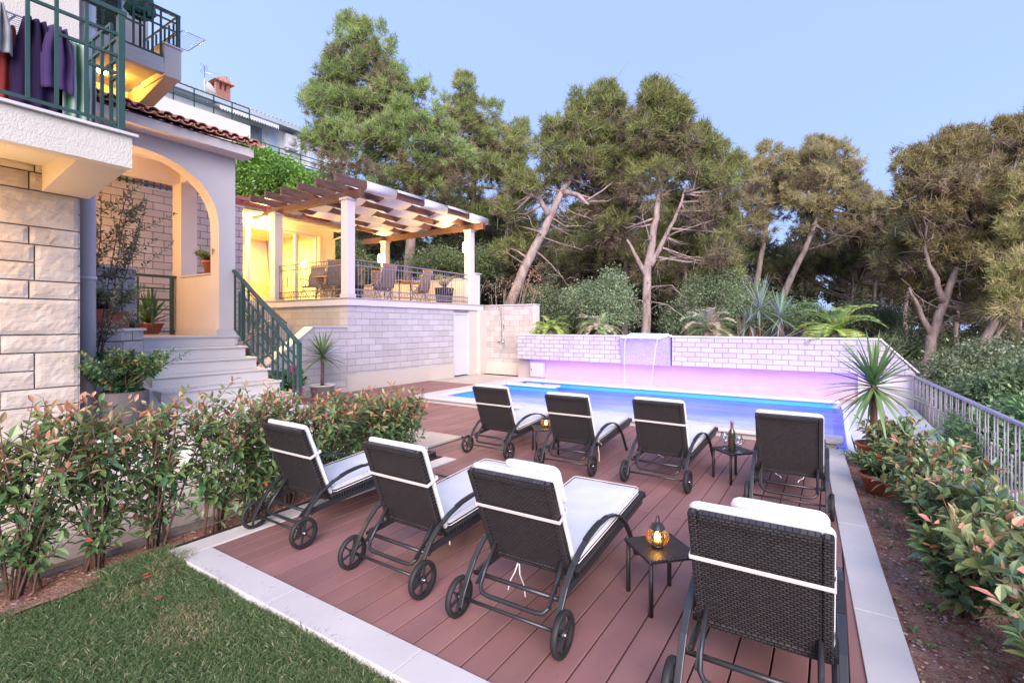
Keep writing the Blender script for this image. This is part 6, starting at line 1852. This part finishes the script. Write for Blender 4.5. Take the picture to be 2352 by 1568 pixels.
t7 = thing('planter_pot', 'dark round pot behind the corner column of the terrace', 'pot', (9.0,10.95,TZ)); mb = pot_mb(9.0,10.95,TZ,.14,.2,.38); part('pot', mb, M['black_rubber'], t7)

# ============================================================ TREES
def crown_arrays(ells, dens, nl, nw, k, c1, c2, seed, clump=.75, brown=.0, up=.45, dark=None, flat=.7, leafy=False):
    """ells: (centre, (r_lat, r_depth, r_vert)); tufts of needles gathered in clumps near the outside of each lobe"""
    rg = np.random.default_rng(seed)
    c1 = np.array(c1); c2 = np.array(c2)
    TP = []; TO = []; TC = []; centers = []
    fwd = np.array([CA, SA, 0]); lat = np.array([SA, -CA, 0])
    for c, (rl, rd, rv) in ells:
        area = 4*math.pi*((rl*rd)**1.6/3 + (rl*rv)**1.6/3 + (rd*rv)**1.6/3)**(1/1.6)
        ncl = max(4, int(area*dens/ (clump**2*2.2)))
        for q in range(ncl):
            d = rg.normal(0,1,3); d /= np.linalg.norm(d)
            if d[2] < -.55: d[2] *= -.5
            rr = rg.uniform(.35,1.02)**.5
            pos = np.array(c) + (lat*d[0]*rl + fwd*d[1]*rd + np.array([0,0,1])*d[2]*rv)*rr
            cr = clump*rg.uniform(.55,1.15)
            centers.append(pos)
            nt_ = int(k*(cr/clump)**2)
            off = rg.normal(0,1,(nt_,3)); off /= np.linalg.norm(off,axis=1,keepdims=True); off *= rg.uniform(.2,1,(nt_,1))**.5
            off[:,2] = off[:,2]*flat
            outd = np.array([lat*d[0]+fwd*d[1]+np.array([0,0,1])*d[2]])[0]
            TP.append(pos + off*cr); TO.append(off + outd*.5 + np.array([0,0,up]))
            u = rg.uniform(0,1); col = c1*(1-u)+c2*u
            cc = np.tile(col,(nt_,1))*rg.uniform(.75,1.25,(nt_,1))
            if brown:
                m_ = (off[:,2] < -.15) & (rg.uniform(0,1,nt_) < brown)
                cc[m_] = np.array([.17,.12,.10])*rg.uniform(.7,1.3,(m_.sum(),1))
            TC.append(cc)
    TP = np.vstack(TP); TO = np.vstack(TO); TC = np.vstack(TC)
    if leafy:
        n = len(TP); m_ = nl[1]
        P = np.repeat(TP, m_, axis=0) + rg.normal(0,.09,(n*m_,3)); D = np.repeat(nrm(TO),m_,axis=0)*.5 + rg.normal(0,.8,(n*m_,3))
        L = rg.uniform(.7,1.2,n*m_)*nl[0]; W_ = L*nw
        C = np.repeat(TC,m_,axis=0)*rg.uniform(.8,1.2,(n*m_,1))
        D = nrm(D); Sd = nrm(np.cross(D, rg.normal(0,1,(n*m_,3))))
        V = np.stack([P, P+D*L[:,None]*.5-Sd*W_[:,None]*.5, P+D*L[:,None], P+D*L[:,None]*.5+Sd*W_[:,None]*.5],1).reshape(-1,3)
        F = np.arange(n*m_*4).reshape(-1,4)
        return (V,F,np.repeat(C,4,axis=0)), centers
    n = len(TP); m_ = nl[1]
    P = np.repeat(TP, m_, axis=0) + rg.normal(0,.05,(n*m_,3))
    D = np.repeat(nrm(TO), m_, axis=0)*.75 + rg.normal(0,.62,(n*m_,3))
    L = rg.uniform(.6,1.25,n*m_)*nl[0]; W_ = np.full(n*m_, nw)
    C = np.repeat(TC,m_,axis=0)*rg.uniform(.8,1.25,(n*m_,1))
    return needle_arrays(rg, P, D, L, W_, C), centers

def limb(mb, pts, r0, r1, n=8, wob=.0, seed=0):
    pts = [Vector(p) for p in pts]; rs = []
    m_ = []; rp = random.Random(seed)
    for i in range(len(pts)-1):
        for k in range(3):
            m_.append(pts[i].lerp(pts[i+1], k/3) + Vector((rp.uniform(-wob,wob),rp.uniform(-wob,wob),0)))
    m_.append(pts[-1])
    N = len(m_)
    mb.tube(m_, [r0+(r1-r0)*(i/(N-1))**.8 for i in range(N)], n)
def pine(label, d, trunk, ells, c1, c2, seed, r0=.22, forks=(), bare=(), bark=None, dens=.72, k=28, nl=(.28,17), nw=.032, clump=.62, brown=.35, branches=22, group='pines behind the pool', name='pine_tree'):
    """trunk/forks in picture coordinates at forward distance d"""
    s = d/FP
    tp_ = [wp(x,y,d+dd) for x,y,dd in trunk]
    base = tp_[0].copy(); gz = terrain_z(base.x, base.y)-.1
    if base.z > gz: tp_ = [Vector((base.x+(base.x-tp_[1].x)*.2, base.y, gz))] + tp_
    t = thing(name, label, 'tree', tuple(tp_[0]), group=group)
    E_ = [(wp(x,y,d+dd), (rx*s, max(.8,(rx+ry)*.5*s*.85), ry*s)) for x,y,dd,rx,ry in ells]
    arr, cen = crown_arrays(E_, dens, nl, nw, k, c1, c2, seed, clump=clump, brown=brown)
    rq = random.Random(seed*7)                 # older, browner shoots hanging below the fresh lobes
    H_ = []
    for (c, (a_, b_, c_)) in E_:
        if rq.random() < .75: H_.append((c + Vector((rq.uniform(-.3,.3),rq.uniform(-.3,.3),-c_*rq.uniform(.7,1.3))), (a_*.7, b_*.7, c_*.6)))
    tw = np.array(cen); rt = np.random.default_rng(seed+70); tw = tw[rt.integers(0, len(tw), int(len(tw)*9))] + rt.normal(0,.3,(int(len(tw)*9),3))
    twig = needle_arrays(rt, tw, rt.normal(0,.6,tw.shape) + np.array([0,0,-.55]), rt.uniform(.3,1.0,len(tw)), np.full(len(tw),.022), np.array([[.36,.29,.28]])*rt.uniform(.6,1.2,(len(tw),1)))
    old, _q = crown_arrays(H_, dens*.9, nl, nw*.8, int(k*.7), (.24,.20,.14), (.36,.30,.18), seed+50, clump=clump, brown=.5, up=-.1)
    SP = []                                     # upright leading shoots on top of the lobes
    for (c, (a_, b_, c_)) in E_:
        for q in range(4):
            o_ = rq.uniform(-.85,.85); SP.append((c + Vector((SA*o_*a_, -CA*o_*a_, c_*(1-.45*o_*o_)*rq.uniform(.85,1.15)+.15)), (.16,.16,rq.uniform(.3,.6))))
    spir, _q = crown_arrays(SP, 1.0, (.20,12), nw*.85, 14, c1, c2, seed+60, clump=.26, brown=0, up=1.0, flat=1.0)
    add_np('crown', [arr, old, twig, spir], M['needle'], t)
    mb = MB(); limb(mb, tp_, r0, r0*.3, 10, .03, seed)
    nodes = []
    for i in range(len(tp_)-1):
        for q in range(4): nodes.append((tp_[i].lerp(tp_[i+1], q/4), i/(len(tp_)-1)))
    for f in forks:
        fp = [wp(x,y,d+dd) for x,y,dd in f]; limb(mb, fp, r0*.55, r0*.16, 8, .03, seed+3)
        for i in range(len(fp)-1):
            for q in range(3): nodes.append((fp[i].lerp(fp[i+1], q/3), .6))
    for f in bare:
        fp = [wp(x,y,d+dd) for x,y,dd in f]; limb(mb, fp, r0*.13, .008, 6, .07, seed+4)
        rp = random.Random(seed+len(fp))
        for i in range(1, len(fp)):
            for q in range(3):
                b0 = fp[i-1].lerp(fp[i], rp.random()); e = b0 + Vector((rp.uniform(-.6,.6),rp.uniform(-.6,.6),rp.uniform(-.45,.35)))
                mb.tube([b0, b0.lerp(e,.5)+Vector((0,0,.09)), e], [.011,.008,.004], 4)
                for _ in range(2):
                    e2 = e + Vector((rp.uniform(-.4,.4),rp.uniform(-.4,.4),rp.uniform(-.35,.2))); mb.tube([b0.lerp(e,.6), e2], [.006,.003], 3)
    rp = random.Random(seed+9)
    rp.shuffle(cen)
    for c in cen[:branches*3]:
        c = Vector(c)
        cand = [nd for nd in nodes if nd[0].z < c.z + .3] or nodes
        nd = min(cand, key=lambda q: (q[0]-c).length)
        b0 = nd[0]; 
        if (b0-c).length > 5.5: continue
        mid = b0.lerp(c,.5) + Vector((rp.uniform(-.2,.2),rp.uniform(-.2,.2),rp.uniform(-.35,.1)))
        mb.tube([b0, b0.lerp(mid,.6), mid, mid.lerp(c,.6), c], [.045,.036,.028,.019,.01], 5)
    part('trunk', mb, bark or M['bark'], t)
    return t
G1, G2 = (.22,.31,.10), (.38,.46,.18)      # fresh pine
O1, O2 = (.27,.30,.11), (.43,.43,.18)      # olive
B1, B2 = (.30,.28,.13), (.48,.42,.22)       # brownish
pine('tallest bright green pine behind the pergola on the left', 23,
     [(938,640,0),(943,540,0),(946,430,0),(925,365,0),(886,328,0),(868,285,0),(850,200,0),(830,110,0)],
     [(795,110,0,34,48),(845,105,0,40,42),(880,150,0,34,40),(770,190,0,42,42),(830,190,0,72,55),(905,205,0,30,40),(735,255,0,34,42),(800,260,0,90,62),(880,270,1,90,62),(760,325,-.5,60,50),(830,350,-.8,95,70),(950,240,0,48,45),(940,320,-1,90,65),(1010,360,-1,75,60),(900,420,-.5,80,55),(990,430,0,70,50)],
     G1, G2, 1, r0=.30, forks=[[(946,430,0),(958,395,-.4),(963,350,-.6)]], bare=[[(925,365,0),(905,352,-1),(890,365,-1.6)],[(886,328,0),(875,318,-.5),(852,322,-.8)]], branches=26)
pine('rounded green pine just right of the tallest pine', 26,
     [(1078,640,0),(1082,520,0),(1088,430,0),(1085,330,0),(1066,240,0)],
     [(1066,215,0,22,26),(1060,262,0,42,34),(1110,300,0,62,48),(1150,350,0,58,50),(1070,350,0,70,60),(1120,420,0,80,60),(1185,330,0,24,34),(1060,470,0,60,50),(1175,420,1,45,50)],
     G1, O2, 2, r0=.24)
pine('leaning pine with a pale crooked trunk in front of the wood', 19,
     [(1172,700,0),(1205,612,0),(1242,545,0),(1262,500,0),(1292,440,0),(1318,400,0),(1345,372,0),(1370,320,0)],
     [(1395,245,0,26,32),(1360,268,0,44,30),(1415,290,0,34,30),(1320,305,0,60,32),(1400,330,0,60,36),(1265,345,0,36,30),(1330,365,0,72,38),(1410,390,0,48,44),(1215,430,0,50,44),(1285,410,.6,50,36),(1380,440,.5,60,48),(1190,500,.8,34,42),(1440,450,1,40,40),(1250,560,1.6,50,36),(1340,530,1.4,56,40),(1180,580,1.6,40,30)],
     O1, (.24,.27,.09), 3, r0=.24, bark=M['bark_pale'], forks=[[(1262,500,0),(1240,455,-.4),(1212,444,-.6)],[(1292,440,0),(1330,448,-.5),(1352,470,-.8)]],
     bare=[[(1242,545,0),(1225,520,-.6),(1212,495,-.8)],[(1205,612,0),(1180,590,-.4),(1160,578,-.5)],[(1242,545,0),(1290,560,-.6),(1340,575,-.9)],[(1225,575,0),(1270,610,-.6),(1300,650,-.8)],[(1262,500,0),(1300,520,-.6),(1345,520,-.9)],[(1280,470,0),(1320,490,-.7),(1360,505,-.9)]], branches=24)
pine('forked pine with two pale limbs right behind the waterfall spout', 17.5,
     [(1483,775,0),(1485,640,0),(1497,560,0),(1506,500,0),(1515,430,0),(1524,385,0),(1512,300,0)],
     [(1500,245,0,24,30),(1525,280,0,46,32),(1480,310,0,30,26),(1555,310,0,30,32),(1530,345,0,62,36),(1600,345,0,40,34),(1640,385,0,42,40),(1585,400,0,60,40),(1500,410,0,50,36),(1675,430,0,30,46),(1630,460,0,50,44),(1655,530,0,36,44),(1580,500,.8,54,40),(1455,400,.6,34,34),(1430,520,1.6,44,44),(1570,580,1.6,56,36),(1640,610,1.6,40,34),(1500,590,2,50,40)],
     O1, (.24,.25,.09), 4, r0=.20, bark=M['bark_pale'], forks=[[(1492,612,0),(1528,545,0),(1558,485,0),(1578,425,0)],[(1485,640,0),(1462,590,-.2),(1440,550,-.3)]],
     bare=[[(1528,545,0),(1590,520,-.6),(1640,505,-.8)],[(1487,690,0),(1530,700,-.5),(1590,740,-.8)],[(1486,660,0),(1540,655,-.5),(1580,690,-.7)],[(1484,700,0),(1470,690,-.2),(1455,685,-.3)],[(1500,560,0),(1480,520,-.3),(1475,490,-.4)],[(1505,600,0),(1560,590,-.4),(1620,600,-.5)]], branches=22)
pine('slim pine with an open crown, left of the gap of sky', 27,
     [(1728,700,0),(1742,620,0),(1757,540,0),(1764,470,0),(1770,400,0)],
     [(1772,372,0,28,30),(1735,410,0,34,26),(1800,410,0,38,30),(1765,440,0,56,28),(1740,530,0,36,22),(1790,480,0,40,26),(1730,480,0,22,18)],
     B1, B2, 5, r0=.22, branches=12)
pine('broad flat topped pine right of the slim pine', 26,
     [(1790,705,0),(1818,635,0),(1848,575,0),(1872,515,0),(1885,450,0)],
     [(1875,365,0,44,30),(1925,380,0,40,34),(1835,395,0,36,34),(1890,420,0,84,40),(1960,430,0,36,30),(1850,470,0,54,32),(1930,480,0,70,40),(1985,500,.8,46,40),(1890,530,.6,70,30),(2030,500,1,40,30)],
     B1, B2, 6, r0=.24, branches=18, bare=[[(1872,520,0),(1920,540,-.5),(1980,545,-.8)],[(1848,575,0),(1900,560,-.5),(1960,530,-.8)]])
pine('large brown green pine filling the right of the picture', 16.5,
     [(2122,870,0),(2140,775,0),(2166,700,0),(2182,650,0),(2215,590,0),(2250,520,0)],
     [(2100,405,0,44,28),(2160,385,0,46,34),(2220,355,0,46,30),(2290,345,0,48,36),(2330,330,0,30,30),(2150,450,0,70,46),(2240,430,0,84,52),(2320,430,0,64,56),(2110,480,0,40,34),(2200,520,0,84,48),(2300,530,0,80,52),(2160,580,.6,66,40),(2250,620,0,80,46),(2320,640,-.4,50,50),(2350,540,-.5,30,60),(2080,600,1.5,50,40),(2190,690,1.6,50,30),(2300,720,1,50,34),(2110,680,1.8,50,34)],
     B1, (.28,.22,.10), 7, r0=.22, forks=[[(2166,700,0),(2150,640,0),(2128,595,0),(2120,540,0)],[(2140,775,0),(2108,705,0),(2088,660,0)]],
     bare=[[(2140,775,0),(2190,725,-.5),(2250,735,-.8)],[(2182,650,0),(2230,640,-.5),(2280,650,-.7)],[(2160,710,0),(2120,690,-.4),(2070,640,-.6)]], branches=26)
pine('leaning dark pine at the right edge', 15,
     [(2225,870,0),(2262,780,0),(2300,700,0),(2335,610,0),(2360,520,0)],
     [(2340,590,0,50,40),(2370,660,0,50,50),(2330,700,-.5,40,34),(2380,480,0,50,60)],
     O1, B2, 8, r0=.18, forks=[[(2240,830,0),(2290,770,.4),(2345,700,.5)]], branches=10)
pine('tall olive pine filling the gap between the leaning and the forked pine', 25,
     [(1436,690,0),(1437,560,0),(1438,420,0)],
     [(1440,360,0,46,50),(1425,440,0,60,60),(1470,500,0,60,50),(1400,520,0,60,46),(1440,590,0,60,40),(1350,580,.5,56,44),(1290,600,1,50,40)],
     O1, B2, 9, r0=.2, brown=.5)
pine('dark green pine behind the right side of the forked pine', 28,
     [(1640,700,0),(1640,560,0)],
     [(1610,560,0,70,60),(1560,640,0,60,36),(1640,640,0,60,36),(1665,600,0,50,46),(1690,560,0,24,34),(1560,600,0,60,50)],
     G1, O1, 10, r0=.2, brown=.4)
pine('low brown pine under the gap of sky', 31,
     [(1935,760,0),(1950,690,0),(1975,640,0)],
     [(1960,590,0,80,36),(2040,570,0,64,50),(2070,640,0,60,50),(1890,620,0,60,32),(1800,620,0,60,36),(1730,610,0,44,34)],
     B1, O1, 11, r0=.2, brown=.5)
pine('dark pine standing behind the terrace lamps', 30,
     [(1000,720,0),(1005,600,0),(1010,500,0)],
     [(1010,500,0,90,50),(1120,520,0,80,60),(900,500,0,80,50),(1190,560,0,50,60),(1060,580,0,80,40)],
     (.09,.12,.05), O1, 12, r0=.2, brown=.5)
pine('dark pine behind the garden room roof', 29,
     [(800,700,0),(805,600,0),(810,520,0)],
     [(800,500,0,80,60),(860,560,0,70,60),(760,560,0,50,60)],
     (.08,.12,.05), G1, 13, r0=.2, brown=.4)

# plain trunks of the wood, seen in its shade
rp = random.Random(21)
tr_spots = [(1010,30),(1035,27),(1130,33),(1195,29),(1300,27),(1330,33),(1395,28),(1420,34),(1545,30),(1580,27),(1700,33),(1850,32),(1960,30),(2010,27),(2050,31),(2085,24),(2200,26),(2290,23),(2340,28),(865,33),(2025,36),(1120,38),(1660,36)]
tordn = 'first second third fourth fifth sixth seventh eighth ninth tenth eleventh twelfth thirteenth fourteenth fifteenth sixteenth seventeenth eighteenth nineteenth twentieth twenty-first twenty-second twenty-third'.split()
tr_order = sorted(range(len(tr_spots)), key=lambda q: tr_spots[q][0])
for i, (px, d) in enumerate(tr_spots):
    b = wp(px, 760, d); gz = terrain_z(b.x,b.y)-.1
    t = thing('wood_pine', 'thin dark pine in the shaded wood, %s from the left of its row' % tordn[tr_order.index(i)], 'tree', (b.x,b.y,gz), group='thin pines in the shade of the wood')
    h = rp.uniform(5.5,8.5); lx = rp.uniform(-1.0,1.4); 
    mb = MB(); pts = [Vector((0,0,0)), Vector((lx*.2,.1,h*.3)), Vector((lx*.55,0,h*.6)), Vector((lx,.2,h))]
    limb(mb, pts, rp.uniform(.12,.2), .05, 7, .04, i)
    for q in range(9):
        f = rp.uniform(.25,.95); b0 = Vector((lx*f*f,0,h*f)); e = b0+Vector((rp.uniform(-1.6,1.6),rp.uniform(-1.6,1.6),rp.uniform(-.3,1.0)))
        mb.tube([b0,b0.lerp(e,.5)+Vector((0,0,-.1)),e],[.03,.02,.006],4)
    part('trunk', mb, M['bark'], t, local=True)
    V = np.random.default_rng(400+i)
    E_ = [((rp.uniform(-.5,.9)+lx*.8, rp.uniform(-.5,.5), h*rp.uniform(.8,1.0)), (1.6,1.6,1.0)) for _ in range(3)]
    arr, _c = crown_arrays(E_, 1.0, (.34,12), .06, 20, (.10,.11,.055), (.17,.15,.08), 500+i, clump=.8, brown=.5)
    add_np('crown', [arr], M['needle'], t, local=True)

# bushes ---------------------------------------------------------------
def bush(name, label, d, ells, c1, c2, seed, leaf=.085, k=26, clump=.5, dens=1.0, group=None, nleaf=9, stem=True):
    k = int(k*1.5); leaf = leaf*1.45; dens = dens*1.5; c1 = [v*1.35 for v in c1]; c2 = [v*1.35 for v in c2]
    s = d/FP
    E_ = [(wp(x,y,d+dd), (rx*s, max(.5,(rx+ry)*.45*s), ry*s)) for x,y,dd,rx,ry in ells]
    c = E_[0][0]; gz = terrain_z(c.x, c.y)
    t = thing(name, label, 'bush' if name != 'laurel_tree' else 'tree', (c.x,c.y,gz), group=group)
    arr, cen = crown_arrays(E_, dens, (leaf,nleaf), .42, k, c1, c2, seed, clump=clump, leafy=True, flat=.85)
    add_np('crown', [arr], M['leaf'], t)
    mb = MB(); rp = random.Random(seed)
    for q in cen[::max(1,len(cen)//9)]:
        q = Vector(q); mb.tube([(c.x+rp.uniform(-.1,.1),c.y,gz-.1),(c.x*.5+q.x*.5,c.y*.5+q.y*.5,(gz+q.z)*.5),q],[.04,.025,.01],5)
    part('trunk', mb, M['bark'], t)
    return t
bush('laurel_tree', 'dense bright green rounded tree between the porch and the pergola', 19.5,
     [(640,418,0,70,42),(575,420,0,46,46),(695,432,0,34,30),(600,385,0,40,26),(660,450,0,76,26),(570,460,0,50,36),(560,352,0,14,14)], (.085,.19,.035), (.19,.33,.06), 40, leaf=.11, k=34, clump=.55)
bush('mastic_bush', 'grey green bush directly left of the forked pine trunk', 17.5, [(1385,690,0,66,60),(1420,720,-.5,44,44),(1340,710,0,40,40)], (.10,.15,.085), (.18,.24,.13), 41, leaf=.06)
bush('mastic_bush', 'grey green bush right of the forked pine trunk', 18.5, [(1620,700,0,60,60),(1660,660,0,36,40),(1570,740,0,50,34)], (.09,.13,.07), (.16,.20,.11), 42, leaf=.06)
bush('mastic_bush', 'dark green bush behind the leftmost cycads', 19, [(1255,700,0,56,60),(1290,740,0,40,30)], (.07,.11,.055), (.13,.17,.09), 43, leaf=.06)
bush('dead_branch_bush', 'rust brown dry foliage at the foot of the leaning pine', 17.5, [(1150,672,0,26,18),(1222,672,-.3,20,16),(1215,630,.3,14,12)], (.26,.15,.10), (.34,.20,.14), 44, leaf=.045, k=7)
bush('mastic_bush', 'dark bush behind the terrace parapet', 22, [(1010,620,0,70,50),(1110,620,0,44,60)], (.07,.11,.045), (.12,.16,.07), 45, leaf=.07)
bush('mastic_bush', 'dark bush beside the garden room downpipe', 22, [(790,610,0,36,60),(850,640,0,50,40)], (.06,.10,.04), (.11,.15,.06), 46, leaf=.07)
bush('mastic_bush', 'green bush behind the yucca clump on the wall', 22, [(1700,700,0,50,46),(1770,720,0,50,36),(1840,730,0,50,30)], (.09,.15,.06), (.15,.21,.09), 47, leaf=.07)
bush('mastic_bush', 'low dark bush behind the right cycad', 21, [(1960,740,0,60,36),(2030,760,0,50,40)], (.08,.11,.055), (.14,.16,.08), 48, leaf=.07)
bush('garden_bush', 'soft grey green bush just outside the railing near its far end', 11.0, [(2235,850,0,70,46),(2180,875,0,40,34),(2300,830,.3,50,40)], (.10,.13,.07), (.17,.21,.11), 49, leaf=.06, clump=.4, k=30)
bush('garden_bush', 'dark green bush outside the railing at the right edge', 8.6, [(2330,930,0,80,60),(2380,880,0,60,60),(2260,930,.6,60,40)], (.06,.10,.05), (.11,.17,.07), 50, leaf=.06, clump=.36, k=34)
bush('garden_bush', 'green bush below the railing nearest the camera', 6.6, [(2350,1060,0,90,80),(2420,1000,0,70,80),(2270,1010,.8,60,40)], (.07,.15,.06), (.13,.24,.09), 51, leaf=.055, clump=.3, k=34)
bush('mastic_bush', 'bush under the large right hand pine', 18, [(2130,800,0,60,44),(2060,820,0,50,36),(2300,790,0,60,40)], (.08,.11,.05), (.14,.17,.09), 52, leaf=.07)

# the wood beyond, reads as one mass
rg = np.random.default_rng(99)
E_ = []
for px in range(-200, 2900, 85):
    d = rg.uniform(36,44)
    h = 560 + 30*math.sin(px*.013) + rg.uniform(-15,25)
    if 1650 < px < 2130: h = 600 + rg.uniform(-8,14)
    if px < 700: h = 640
    for py in range(int(h), 800, 62):
        E_.append((wp(px+rg.uniform(-20,20), py+30, d+rg.uniform(-1,1)), (2.3,1.4,1.5)))
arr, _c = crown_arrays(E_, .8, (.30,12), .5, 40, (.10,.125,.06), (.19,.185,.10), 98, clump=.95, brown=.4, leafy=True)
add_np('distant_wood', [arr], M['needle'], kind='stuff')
if 0: print(sum(len(m.polygons) for m in bpy.data.meshes))
